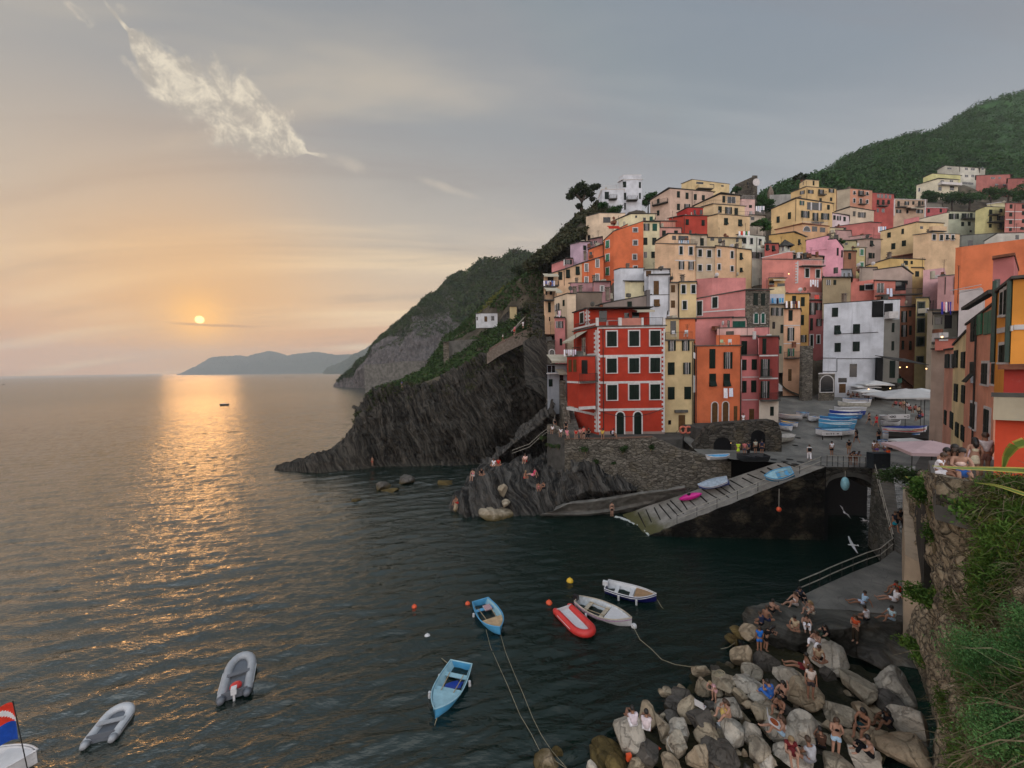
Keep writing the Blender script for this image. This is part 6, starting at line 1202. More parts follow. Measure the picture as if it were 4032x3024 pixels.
tag(b.obj('parapet_wall', CLF), 'low rubble parapet in front of the people on the near terrace', 'wall')
b = MB(); u = [gp(3605, 1800, 26), gp(3650, 1800, 18), gp(3900, 1800, 18), gp(3900, 1800, 30), gp(3640, 1800, 31)]; b.prism([(q.x, q.y) for q in u], 7, 11.0); tag(b.obj('umbrella_terrace', CONCD), kind='structure')
# ---------------------------------------------------------------- vegetation on the cliff
def blades(P_, n, ln, w, up=(0, 0, 1), spread=.8):
 m = len(P_)*n; base = np.repeat(P_, n, 0)+RS.normal(size=(m, 3))*.12; d = np.array(up)[None]+RS.normal(size=(m, 3))*spread; d /= np.linalg.norm(d, axis=1, keepdims=True)
 a = np.cross(d, RS.normal(size=(m, 3))); a /= np.linalg.norm(a, axis=1, keepdims=True); L = ln*(.5+RS.rand(m, 1)); a = a*w
 dr = np.array([0, 0, -1.0])*.25*L; V = np.stack([base-a, base+a, base+d*L*.55+a*.8, base+d*L*.55-a*.8, base+d*L+dr], 1)
 k = np.arange(m)[:, None]*5; F1_ = np.concatenate([k+0, k+1, k+2, k+3], 1); F2_ = np.concatenate([k+3, k+2, k+4, k+4], 1)
 return V.reshape(-1, 3), F1_, F2_
def bladeobj(name, P_, n, ln, w, mt, up=(0,0,1), spread=.8):
 V, A_, B_ = blades(P_, n, ln, w, up, spread); Fc = np.concatenate([np.concatenate([A_[:, :3]], 0), A_[:, [0, 2, 3]], B_[:, :3]]); return tag(link(name, npmesh(name, V, Fc, mt)), kind='stuff')
vvg, uug = np.meshgrid(np.linspace(0, 1, 300), np.linspace(0, 1.2, 260), indexing='ij')
nz = vn(CV.reshape(-1, 3)*.7+5).reshape(300, 260); nz2 = vn(CV.reshape(-1, 3)*.9+50).reshape(300, 260)
den_ = (uug > .56+.14*(vvg < .35)+.12*nz2-.35*np.clip(vvg-.45, 0, 1)*1.2)
gm_ = den_ & (nz > -.15); dm_ = den_ & (nz <= .1)
def pick(mask, n): ii = np.argwhere(mask); ii = ii[RS.permutation(len(ii))[:n]]; return CV[ii[:, 0], ii[:, 1]]
G1 = leafmat('ground_cover_leaf', (.03,.085,.012), (.14,.24,.04), .8, (.20,.18,.04)); G2 = leafmat('dry_stalk', (.10,.075,.04), (.24,.19,.11), 1.0); G3 = leafmat('bright_shrub_leaf', (.035,.11,.03), (.15,.31,.09), 1.6, (.24,.24,.10))
V1 = pick(gm_, 9000); bladeobj('ground_cover', V1, 9, .22, .016, G1, (-.5, -.3, .8), .6)
V1 = pick(dm_, 2200); bladeobj('dry_grass', V1, 6, .42, .008, G2, (-.7, -.2, .2), .7)
V1 = pick(den_, 900); bladeobj('dead_stalks', V1, 1, 1.0, .010, G2, (-.8, -.2, -.2), .5)
def bush(label, c, r, n, leaf, mt, stem=True, cat='bush', group=None, spiky=False):
 t = thing('bush', label, cat, (c[0], c[1], c[2]-r[2]), 0, group); k = max(3, int(6)); cs = np.array([[RS.normal()*r[0]*.4, RS.normal()*r[1]*.4, r[2]*(.7+.5*RS.rand())] for _ in range(k)]); rs = np.array([[r[0]*.6, r[1]*.6, r[2]*.6]]*k)
 V, Fc = leafcloud(cs, rs, n//k, leaf, .45 if spiky else .75, .3); link('foliage', npmesh('foliage', V, Fc, mt), t)
 b = MB()
 for j in range(4): b.tube([(0, 0, -.3*r[2]), tuple(cs[j % k]*.9)], [.03, .01], 4)
 b.obj('stem', G2, t); return t
for lab, px, py, z, r, n, lf, mt in (('feathery bright green shrub at the right edge of the slope', 3990, 2640, 6.3, (.75,.75,.9), 26000, .026, G3), ('bright green shrub in the lower right corner', 3960, 2900, 5.2, (.75,.7,.7), 26000, .024, G3), ('bright green shrub tip filling the right margin', 4060, 2500, 6.8, (.5,.5,.6), 14000, .026, G3),
 ('dark round bush hanging on the rubble wall above the pier', 3690, 2360, 17.5, (.9,.9,.8), 5000, .09, G1), ('leafy bush at the foot of the tall cliff wall', 3640, 2560, 20.3, (.9,.8,.6), 2600, .1, G1), ('small green bush draped over the top of the stair wall', 3590, 1880, 22.5, (1.3,1.1,.7), 3000, .10, BUSH), ('bush hanging below the left end of the near parapet', 3668, 1930, 15.5, (.7,.6,1.0), 2600, .08, G1), ('trailing dark plant halfway up the rubble cliff', 3680, 2080, 17, (.55,.5,.9), 1800, .08, G1), ('green clump below the near parapet', 3760, 1990, 13.2, (.5,.5,.5), 1800, .07, G1), ('large green creeper spilling from the near terrace', 3930, 2000, 11.4, (1.6,.9,.9), 7000, .075, G1)):
 bush(lab, gp(px, py, z), r, n, lf, mt, spiky=mt is G3)
# striped agave leaves leaning in at the right edge
AG = mat('agave_leaf', lambda q, b: (q.l.new(q.mix(q.mapr(q.noise(q.new('ShaderNodeNewGeometry').outputs['Position'], 4, 2), .3, .7), (.12,.2,.04), (.2,.3,.06)), b.inputs['Base Color']), sets(b, Roughness=.45)))
AGY = plain('agave_margin', (.55,.47,.10), .45)
ag = thing('agave', 'big agave with yellow edged arching leaves reaching in from the right edge', 'plant', gp(4480, 2330, 5.6))
def strip(name, pts, ws, parent, m, m2):
 P_ = [gp(*p) for p in pts]; P_ = [Vector(v) for v in resamp(P_, 18)]; ws = np.interp(np.linspace(0, 1, 18), np.linspace(0, 1, len(ws)), ws); b = MB(); o_ = parent.location
 def quad(a, c, off, th):
  for i in range(17):
   t = (P_[i+1]-P_[i]).normalized(); view = (P_[i]-CAM).normalized(); s_ = t.cross(view).normalized(); dn = view*th
   q = [P_[i]+s_*ws[i]*a, P_[i]+s_*ws[i]*c, P_[i+1]+s_*ws[i+1]*c, P_[i+1]+s_*ws[i+1]*a]; q = [v-o_+view*off for v in q]; b.hexa([tuple(v) for v in q]+[tuple(v+dn) for v in q])
 b.cur = 0; quad(-.6, .6, 0, .012); b.cur = 1; quad(-1, -.6, -.003, .015); quad(.6, 1, -.003, .015)
 return b.obj(name, [m, m2], parent)
strip('leaf', [(4480,2330,5.6),(4300,1900,4.2),(4160,1740,3.8),(4050,1736,3.9),(3990,1755,4.0),(3960,1800,4.1),(3950,1850,4.15)], [.05,.055,.05,.035,.01], ag, AG, AGY)
strip('leaf', [(4480,2330,5.6),(4320,1960,4.2),(4160,1862,3.6),(4032,1852,3.8),(3900,1846,4.0),(3760,1842,4.2),(3670,1834,4.3)], [.04,.036,.03,.018,.003], ag, AG, AGY)
strip('leaf', [(4480,2330,5.6),(4320,2100,4.2),(4160,1985,3.4),(4032,1945,3.6),(3930,1912,3.8),(3840,1900,4.0)], [.02,.02,.016,.003], ag, AG, AGY)
for j in range(5): strip('leaf', [(4480,2330,5.6),(4440+60*j,2050,5.2),(4380+120*j,1880+30*j,4.8)], [.06,.05,.004], ag, AG, AGY)
# planting on the sea wall
for x, y, r, lb_ in ((740,180,.55,'left one of the two green tufts on the pale end of the sea wall'),(800,185,.6,'right one of the two green tufts on the pale end of the sea wall'),(985,205,.8,'dark tuft on the sea wall just below its coping near the corner'),(1060,290,.6,'tuft low on the sea wall beside the tilted rock beds'),(1240,200,.9,'largest green tuft in the middle of the sea wall'),(1435,192,.6,'green tuft on the sea wall below the yellow house'),(690,130,.6,'green tuft at the outer edge of the pale wall end'),(945,325,.5,'green patch where the sea wall meets the rock'),(1180,305,.3,'smallest green tuft low on the middle of the sea wall')):
 d = ray('G', x, y); nn = SWn if x > 836 else SLn; p0_ = SW[0] if x > 836 else SL[2]; t = (p0_-CAM).dot(nn)/d.dot(nn); bush(lb_, CAM+d*t+nn*.15, (r*.8, r*.5, r*.7), 500, .12, BUSH, cat='plant', group='plants rooted in the sea wall')
# trees
BARK = plain('pine_bark', (.05,.038,.03), .95, .4, 3)
def tree(label, c, h, blobs, n, leaf, mt, trunk, cat='tree', name='tree'):
 t = thing(name, label, cat, c); V, Fc = leafcloud([q[:3] for q in blobs], [q[3:6] for q in blobs], n, leaf, .7, .35); link('crown', npmesh('crown', V, Fc, mt), t)
 b = MB()
 for pts, r in trunk: b.tube(pts, r, 7)
 b.obj('trunk', BARK, t); return t
PINE = leafmat('pine_needles', (.010,.020,.008), (.03,.045,.014), .4)
pb = aty('A', 430, 560, 117)
S_ = 117/F/2.212
def pr_(x, y, dz=0): return ((x-430)*S_, dz, (560-y)*S_)
tree('umbrella pine leaning on the skyline left of the white tower house', pb, 20, [(*pr_(x, y, dz), rx*S_, rx*S_*.9, ry*S_) for x, y, rx, ry, dz in ((360,345,52,34,0),(330,375,38,26,1),(420,320,50,36,-1),(480,330,45,32,1),(530,315,40,24,0),(490,370,42,28,0),(420,365,40,30,1),(560,305,22,14,0),(395,310,30,20,0),(400,470,30,20,0),(520,400,22,15,1),(310,395,20,14,0))], 420, .5, PINE,
  [([pr_(425,600), pr_(425,540), pr_(418,480), pr_(425,430)], [.8,.65,.55,.45]), ([pr_(425,430), pr_(380,380), pr_(345,350)], [.4,.3,.12]), ([pr_(420,440), pr_(450,380), pr_(480,340)], [.4,.3,.12]), ([pr_(418,480), pr_(395,470)], [.25,.1]), ([pr_(440,420), pr_(500,370), pr_(530,330)], [.25,.18,.08])], name='pine_tree')
def simpletree(label, k, x, y, z, r, n=1600, leaf=.35, mt=None, flat=.8, name='tree'):
 p = aty(k, x, y, z); rr = r/ZM[k][2]*z/F; hh = rr*1.2; blobs = [(RS.normal()*rr*.4, RS.normal()*rr*.4, hh+RS.normal()*rr*.25, rr*.55, rr*.55, rr*.45*flat) for _ in range(8)]
 return tree(label, (p.x, p.y, p.z-hh), hh, blobs, n//8, leaf, mt or GREEN_D, [([(0,0,-1.5), (0,0,hh*.6), (.2,0,hh)], [rr*.1, rr*.07, rr*.03])], name=name)
simpletree('dark domed pine above the path on the left slope', 'F', 1445, 225, 118, 52, 2600, .4, PINE, .8, 'pine_tree')
simpletree('wind bent pine silhouetted at the edge of the forest', 'Q', 500, 70, 150, 50, 1200, .45, PINE, .6, 'pine_tree')
simpletree('second pine on the skyline beside the bent one', 'Q', 620, 70, 152, 45, 1200, .45, PINE, .8, 'pine_tree')
palm = thing('palm_tree', 'fan palm above the railed path on the left slope', 'palm', aty('F', 1475, 470, 92))
for j in range(26):
 a = j*2.4; el_ = .2+.9*((j*7) % 10)/10; pts = [(0, 0, .4), (math.cos(a)*1.3*math.cos(el_), math.sin(a)*1.3*math.cos(el_), .4+1.3*math.sin(el_)), (math.cos(a)*2.6*math.cos(el_), math.sin(a)*2.6*math.cos(el_), .4+2.1*math.sin(el_)-.7)]
 b = MB()
 for i in range(2):
  p, q = Vector(pts[i]), Vector(pts[i+1]); s_ = Vector((-math.sin(a), math.cos(a), 0))*(.3 if i == 0 else .28); s2 = Vector((-math.sin(a), math.cos(a), 0))*(.28 if i == 0 else .04); b.face([tuple(p-s_), tuple(q-s2), tuple(q+s2), tuple(p+s_)])
 b.obj('frond', BUSH, palm)
b = MB(); b.tube([(0, 0, -2.5), (0, 0, .5)], [.3, .2], 7); b.obj('trunk', BARK, palm)
for lab, k, x, y, z, r in (('dark tree between the white tower and the cream house', 'A', 1000, 420, 118, 60), ('dark tree above the cream house roof', 'A', 1040, 370, 121, 35), ('low hedge tree in front of the white tower house', 'A', 720, 500, 109, 60), ('bushy tree below the umbrella pine', 'A', 600, 470, 113, 55), ('dark trees below the castle ruin', 'A', 1760, 330, 134, 40), ('tree right of the castle ruin', 'A', 2000, 420, 128, 60), ('dense tree above the yellow loggia house', 'A', 2080, 450, 120, 70), ('green bank tree beside the brick red house', 'A', 2010, 620, 103, 60), ('green bank tree left of the ochre house', 'A', 1950, 610, 104, 40), ('creeper tree over the green terrace', 'Q', 1165, 1035, 84, 50), ('dark tree below the cream villa', 'R', 900, 640, 172, 120), ('dark tree in the hollow under the villas', 'R', 1150, 640, 170, 130), ('dark tree under the brick pink villa', 'R', 1450, 560, 172, 110), ('dark tree right of the hollow', 'R', 1700, 570, 172, 120), ('leafy tree behind the rose house', 'R', 1850, 620, 150, 100), ('tree at the left foot of the cream villa', 'R', 560, 600, 176, 80), ('tree behind the crimson house', 'R', 600, 660, 160, 90)):
 simpletree(lab, k, x, y, z, r, 1700, .012*z**.9*.35)
# ---------------------------------------------------------------- boulders
BLD = boulder_mat(); BLDP = boulder_mat('pale_boulder', (.22,.2,.17), (.6,.55,.47), (.55,.47,.38)); BLDT = boulder_mat('tan_boulder', (.2,.15,.1), (.50,.39,.27), (.48,.37,.25)); BLDD = boulder_mat('dark_boulder', (.05,.045,.04), (.15,.135,.12), (.13,.11,.09)); BLDW = boulder_mat('weedy_boulder', (.07,.05,.02), (.2,.14,.05), (.22,.15,.05))
bmi = bmesh.new(); bmesh.ops.create_icosphere(bmi, subdivisions=4, radius=1); ICO = np.array([v.co[:] for v in bmi.verts]); ICF = np.array([[v.index for v in f.verts] for f in bmi.faces]); bmi.free()
def boulder(label, k, x, y, rx, ry, elev, mt, cat='boulder', group=None, sd=None, name='boulder', yaw=None, long=1.0, sink=.0):
 rs = np.random.RandomState(int(abs(x*7+y*13)) % 99991 if sd is None else sd)
 p = atz(k, x, y, elev); sc = (p.y/F)/ZM[k][2]; a = rx*sc; h = ry*sc
 V = ICO.copy()
 for _ in range(11):
  n = rs.normal(size=3); n /= np.linalg.norm(n); dd = .42+.34*rs.rand(); s = V@n; V -= np.clip(s-dd, 0, None)[:, None]*n*.985
 V *= 1+.05*fbm(V*2.5+rs.rand()*50, 4)[:, None]+.02*vn(V*11)[:, None]
 V = V/np.abs(V).max(0)*np.array([a, a*(.8+.3*rs.rand())*long, h])
 ry_ = rs.normal()*.12; c_, s_ = math.cos(ry_), math.sin(ry_); V = np.stack([V[:, 0]*c_+V[:, 2]*s_, V[:, 1], -V[:, 0]*s_+V[:, 2]*c_], 1)
 o = link(name, npmesh(name, V, ICF, mt), None, p-Vector((0, 0, sink)), 0); return tag(o, label, cat, group)
SMALL = 'small grey stone wedged among the big boulders of the shore'
BL = [('J',1400,450,90,55,1.0,BLDW,'brown weedy boulder in the water below the seated sunbathers'),('J',1340,492,62,48,.5,BLDW,'lower brown wet rock at the tip of the boulder shore'),('J',1500,440,95,70,1.3,BLDT,'tan slab under the feet of the first group on the point'),
 ('J',1430,640,112,125,1.0,BLDT,'big rounded tan boulder standing in the water below the boy in blue'),('J',1650,700,110,95,1.0,BLDD,'dark brown boulder just right of the big rounded tan one'),('J',1312,745,52,38,.3,BLDD,'little dark rock awash left of the tan boulder'),('J',1500,810,115,80,.9,BLD,'grey boulder in front of the big rounded tan one'),
 ('J',1040,785,85,80,1.0,BLD,'grey topped boulder where the mooring rope comes ashore'),('J',1060,920,80,100,1.0,BLD,'upright grey boulder below the rope boulder'),('J',1270,870,140,65,1.3,BLD,'long flat boulder carrying the coiled rope'),('J',1205,790,65,36,.6,BLDD,'dark low rock behind the coiled rope'),
 ('J',1480,905,150,90,1.2,BLDP,'wide pale boulder right of the coiled rope'),('J',1405,1005,65,66,1.2,BLD,'grey pointed block below the wide pale boulder'),('J',1575,1025,100,48,1.2,BLDP,'flat pale stone left of the woman raising her hand'),('J',850,985,110,95,.8,BLDD,'dark jagged boulder at the water edge'),('J',790,1090,105,100,.7,BLDD,'darkest wet boulder left of the pizza box'),
 ('J',940,1120,105,95,1.2,BLD,'grey boulder under the open pizza box'),('J',1060,1240,120,105,1.3,BLDD,'dark sloping boulder below the open pizza box'),('J',1310,1140,120,140,1.3,BLDP,'tall pale boulder behind the girl in the yellow dress'),('J',1360,1370,115,140,1.2,BLDP,'pale shield shaped boulder right of the white bag'),('J',1580,1135,125,66,1.3,BLD,'long grey boulder left of the shirtless man'),('J',1480,1090,66,48,1.2,BLDT,'small tan wedge beside the pale boulders'),
 ('J',378,1340,165,165,.9,BLDP,'big pale boulder where two men in white sit at the water'),('J',590,1190,115,100,.7,BLDT,'tan boulder beyond the two men in white'),('J',700,1300,72,140,1.0,BLD,'long slanting grey boulder right of the two men in white'),('J',875,1320,125,125,1.2,BLDP,'large pale square boulder in the front rank'),('J',1120,1370,130,85,1.1,BLD,'grey flat boulder left of the shield shaped one'),
 ('J',790,1205,75,35,.8,BLDD,'thin dark slab behind the pale square boulder'),('J',560,1520,145,90,.7,BLDD,'dark round boulder above the red cloth'),('J',190,1560,190,95,.2,BLDW,'big weed brown boulder under the surface at the left'),('J',270,1620,110,65,.4,BLDW,'second weed brown boulder beside the orange cloth'),('J',860,1470,115,125,1.1,BLD,'blue grey boulder below the pale square one'),
 ('J',800,1430,75,85,1.2,BLDP,'pale leaning stone between the square and blue grey boulders'),('J',1040,1570,115,125,1.3,BLDT,'tan pointed boulder at the bottom edge'),('J',1260,1520,195,80,1.2,BLDD,'long dark flat boulder in the middle of the front rank'),('J',1250,1620,115,50,1.0,BLDT,'tan ledge at the bottom below the long dark boulder'),('J',1560,1500,105,110,1.3,BLD,'grey egg shaped boulder beside the woman in red'),
 ('J',1640,1610,80,66,1.2,BLDP,'pale rounded stone at the bottom edge'),('J',1510,1330,100,85,1.3,BLDP,'pale boulder under the white trainers'),('J',480,1645,95,48,.6,BLD,'flat grey stone at the bottom edge right of the orange cloth'),('J',800,1625,105,70,1.0,BLDT,'tan topped boulder at the bottom edge'),('J',70,1655,55,60,.6,BLDP,'little white pointed stone at the bottom edge'),
 ('K',340,1090,170,125,1.3,BLDT,'large tan slab on which the man in the white shirt stands'),('K',205,920,110,78,1.3,BLDP,'pale ridged boulder below the reclining man in white tank'),('K',560,770,190,135,1.3,BLDP,'broad pale boulder topped with food boxes'),('K',530,930,80,100,1.1,BLDD,'dark boulder behind the standing man'),('K',740,1010,150,105,1.2,BLD,'smooth grey boulder right of the standing man'),
 ('K',1040,1000,170,128,1.2,BLDP,'very large pale boulder near the foot of the green slope'),('K',620,1220,135,80,1.3,BLD,'slanting grey slab above the girl in shorts'),('K',345,1370,135,130,1.3,BLDP,'pale dome boulder behind the blond woman'),('K',1180,1285,155,150,1.4,BLDP,'tall striped pale boulder beside the green slope'),('K',810,1240,95,75,1.4,BLDT,'tan stone behind the woman in the teal skirt'),
 ('K',980,1140,115,85,1.1,BLDD,'dark slab between the two large pale boulders'),('K',60,1600,62,62,1.2,BLD,'grey rounded stone at the bottom edge beside the woman in red'),('K',270,1600,160,75,1.2,BLDP,'pale flat boulder under the woman in red'),('K',610,1640,130,66,1.2,BLD,'dark grey boulder below the girl in shorts'),('K',830,1610,140,90,1.3,BLDP,'pale boulder where the woman in white and black sits'),
 ('K',1130,1500,240,150,1.2,BLDT,'broad tan sandy boulder at the bottom near the slope'),('K',760,1440,95,80,1.3,BLDT,'tan stone under the woman in the teal skirt'),('K',130,1380,150,100,1.2,BLDP,'pale boulder under the girl with the pizza box'),('K',860,780,140,70,.6,BLDD,'flat dark rock in the black hollow under the pier'),('K',40,1200,90,75,1.2,BLD,'grey stone left of the shirtless man'),('K',900,1430,120,70,1.2,BLDT,'tan slab beside the printed box')]
for q in BL:
 boulder(q[7], *q[:5], q[5], q[6])
rs9 = np.random.RandomState(4)
for i in range(70):
 if i < 42: x = 700+rs9.rand()*1000; y = 900+rs9.rand()*750; kk = 'J';
 else: x = 60+rs9.rand()*900; y = 900+rs9.rand()*720; kk = 'K'
 boulder(SMALL, kk, x, y, 28+rs9.rand()*45, 22+rs9.rand()*36, .75, [BLD, BLDD, BLDT, BLD][i % 4], group='small stones between the boulders', sd=i+500)
# rocks in the sea by the headland and on the promontory
for q in [('F',700,1400,48,38,.5,BLDD,'rounded brown rock in the cove left of the split rock'),('F',822,1370,52,30,.5,BLDD,'low split rock in the cove beside the rounded one'),('F',556,1478,26,16,.2,BLDD,'small dark rock alone in the sea off the cove'),('F',740,1428,70,16,.0,BLDW,'flat brown reef just awash below the rounded rock'),('F',1060,1385,60,18,.0,BLDW,'brown shallow reef in the dark cove'),
   ('F',480,853,36,14,.4,BLDD,'black skerry at the foot of the middle hill'),('F',455,820,10,5,.3,BLDD,'tiny far skerry off the middle hill'),
   ('G',405,500,36,56,2.6,BLD,'pale leaning boulder on the striated promontory'),('G',335,520,36,42,2.2,BLD,'grey egg boulder left of the pale leaning one'),('G',425,590,36,26,1.4,BLD,'small tan boulder on the promontory foot'),('G',390,655,160,44,.2,BLD,'long flat tan boulder at the waterline of the promontory'),('G',80,620,22,40,.6,BLDT,'tan stump at the left tip of the promontory'),
   ('H',190,618,72,64,1.2,BLD,'square grey block leaning on the ramp wall'),('G',1960,700,70,34,.5,BLDD,'dark rock with a white cube at the foot of the ramp wall'),('I',985,1560,62,60,.1,BLDW,'weed brown boulder awash where the ropes end'),('I',900,1620,110,50,.2,BLDT,'low tan boulder at the bottom edge by the ropes'),('I',1330,1590,120,70,.1,BLDW,'ochre boulder showing through the water')]:
 boulder(q[7], *q[:5], q[5], q[6], cat='rock')
# ---------------------------------------------------------------- people: skinned bodies, one prototype per pose
SK = [plain('light_skin', (.42,.24,.17), .6, .08, 6), plain('tanned_skin', (.30,.155,.10), .6, .08, 6), plain('brown_skin', (.13,.065,.04), .6, .08, 6)]
CLM = {}
def cloth(c):
 if c not in CLM: CLM[c] = plain('cloth_%d' % len(CLM), tuple(lin(v)*1.05 for v in c), .9, .18, 8)
 return CLM[c]
HR = [plain('dark_hair', (.012,.009,.007), .5), plain('brown_hair', (.06,.032,.018), .5), plain('blond_hair', (.3,.2,.1), .5)]
def skin(name, verts, edges, radii, mt, lvl=1, root=0):
 me = bpy.data.meshes.new(name); me.from_pydata(verts, edges, []); o = bpy.data.objects.new(name, me); C.objects.link(o)
 m = o.modifiers.new('s', 'SKIN');
 for i, r in enumerate(radii): v = me.skin_vertices[0].data[i]; v.radius = (r, r) if not isinstance(r, tuple) else r; v.use_root = (i == root)
 s = o.modifiers.new('d', 'SUBSURF'); s.levels = lvl; s.render_levels = lvl
 dg = bpy.context.evaluated_depsgraph_get(); dg.update(); nm = bpy.data.meshes.new_from_object(o.evaluated_get(dg)); C.objects.unlink(o); bpy.data.objects.remove(o); nm.name = name
 nm.materials.clear(); nm.materials.append(mt); nm.polygons.foreach_set('use_smooth', [True]*len(nm.polygons)); return nm
def V3(*a): return np.array(a, float)
def figure(key, J):
 """J: joint dict; returns meshes body, shirt, shorts, skirt, hair short/long"""
 pv, ch, nk, hd = (V3(*J[k]) for k in ('pelvis', 'chest', 'neck', 'head')); up = (hd-nk)/np.linalg.norm(hd-nk)
 vs = [pv, (pv+ch)/2, ch, nk, hd-up*.06, hd+up*.03, hd+up*.10]; rd = [.115, .115, .13, .052, .075, .088, .06]; ed = [(0,1),(1,2),(2,3),(3,4),(4,5),(5,6)]
 hands = []
 for s in ('l', 'r'):
  sh, elb, wr = (V3(*J[s+k]) for k in ('sh', 'el', 'wr')); hp, kn, an, to = (V3(*J[s+k]) for k in ('hip', 'kn', 'an', 'toe'))
  d = (wr-elb)/np.linalg.norm(wr-elb); b0_ = len(vs); vs += [sh, elb, wr, wr+d*.085]; rd += [.062, .043, .03, .036]; ed += [(2, b0_), (b0_, b0_+1), (b0_+1, b0_+2), (b0_+2, b0_+3)]
  hands.append((wr+d*.085, d, s))
  b1_ = len(vs); vs += [hp, kn, an, to]; rd += [.098, .062, .044, .036]; ed += [(0, b1_), (b1_, b1_+1), (b1_+1, b1_+2), (b1_+2, b1_+3)]
 body = skin('body', [tuple(v) for v in vs], ed, rd, SK[0])
 # join fingers, nose and ears into the same mesh
 b = MB();
 for c, d, s in hands:
  side = np.cross(d, [0, 0, 1.0]); side = side/(np.linalg.norm(side)+1e-6) if np.linalg.norm(side) > .1 else V3(1, 0, 0); nrm = np.cross(side, d)
  for f_, L in ((-.03, .06), (-.01, .075), (.01, .07), (.028, .055)): r0 = c+side*f_; b.tube([tuple(r0-d*.02), tuple(r0+d*L*.6), tuple(r0+d*L*.9+nrm*.02)], [.010, .009, .007], 5)
  t0_ = c-d*.05+side*.03; b.tube([tuple(t0_), tuple(t0_+side*.03+d*.03), tuple(t0_+side*.035+d*.06)], [.012, .010, .008], 5)
 fw = V3(*J.get('face', (0, -1, 0))); fw = fw-up*fw.dot(up); fw /= np.linalg.norm(fw); sd = np.cross(fw, up)
 b.tube([tuple(hd+fw*.075+up*.045), tuple(hd+fw*.105+up*.005), tuple(hd+fw*.085-up*.005)], [.012, .018, .012], 6)
 for q in (-1, 1): b.ell(tuple(hd+sd*.085*q+up*.01), (.015, .022, .03), 6, 4)
 bm = bmesh.new(); bm.from_mesh(body); m2 = b.mesh('t', SK[0]); bm.from_mesh(m2); bm.to_mesh(body); bm.free(); body.polygons.foreach_set('use_smooth', [True]*len(body.polygons))
 out = {'body': body}
 ls, rs_, = V3(*J['lsh']), V3(*J['rsh']); le, re_l = V3(*J['lel']), V3(*J['rel'])
 out['shirt'] = skin('shirt', [tuple(v) for v in (pv+(ch-pv)*.12, (pv+ch)/2, ch, ch+(nk-ch)*.55, ls, ls+(le-ls)*.5, rs_, rs_+(re_l-rs_)*.5)], [(0,1),(1,2),(2,3),(2,4),(4,5),(2,6),(6,7)], [.15,.145,.158,.075,.082,.07,.082,.07], HR[0])
 out['top'] = skin('top', [tuple(v) for v in (pv+(ch-pv)*.5, pv+(ch-pv)*.75, ch+(nk-ch)*.15)], [(0,1),(1,2)], [.135,.145,.142], HR[0])
 lh, rh, lk, rk = (V3(*J[q]) for q in ('lhip', 'rhip', 'lkn', 'rkn')); la, ra_ = V3(*J['lan']), V3(*J['ran'])
 out['shorts'] = skin('shorts', [tuple(v) for v in (pv, lh, lh+(lk-lh)*.6, rh, rh+(rk-rh)*.6, pv+(ch-pv)*.25)], [(0,1),(1,2),(0,3),(3,4),(0,5)], [.14,.122,.105,.122,.105,.13], HR[0])
 out['trousers'] = skin('trousers', [tuple(v) for v in (pv, lh, lk, la+(lk-la)*.1, rh, rk, ra_+(rk-ra_)*.1, pv+(ch-pv)*.25)], [(0,1),(1,2),(2,3),(0,4),(4,5),(5,6),(0,7)], [.14,.118,.085,.07,.118,.085,.07,.13], HR[0])
 mk_ = (lk+rk)/2; out['skirt'] = skin('skirt', [tuple(v) for v in (pv+(ch-pv)*.25, pv, pv+(mk_-pv)*.5, pv+(mk_-pv)*.85)], [(0,1),(1,2),(2,3)], [.13,.16,.19,.22], HR[0])
 b = MB(); hc = hd+up*.035-fw*.022
 n = len(b.v); b.ell((0, 0, 0), (.105, .105, .115), 12, 8)
 R_ = np.stack([sd, fw, up], 1); b.v = [tuple(hc+R_@np.array(v)) for v in b.v if True]; keep_ = [f for f in b.f if not all((np.array(b.v[i])-hd).dot(fw) > .055 and (np.array(b.v[i])-hd).dot(up) < .075 for i in f)]; b.f = keep_; b.m = [0]*len(keep_)
 out['hair_short'] = b.mesh('hair', HR[0], True)
 b2 = MB(); b2.v = list(b.v); b2.f = list(b.f); b2.m = list(b.m); b2.tube([tuple(hd+up*.02-fw*.05), tuple(hd-up*.10-fw*.085), tuple(hd-up*.24-fw*.10), tuple(hd-up*.34-fw*.09)], [.10, .10, .085, .03], 9)
 out['hair_long'] = b2.mesh('hair', HR[0], True)
 return out
def sym(d, **k):
 o = {}
 for a, v in d.items():
  if a.startswith('_'): o['l'+a[1:]] = v; o['r'+a[1:]] = (-v[0], v[1], v[2])
  else: o[a] = v
 o.update(k); return o
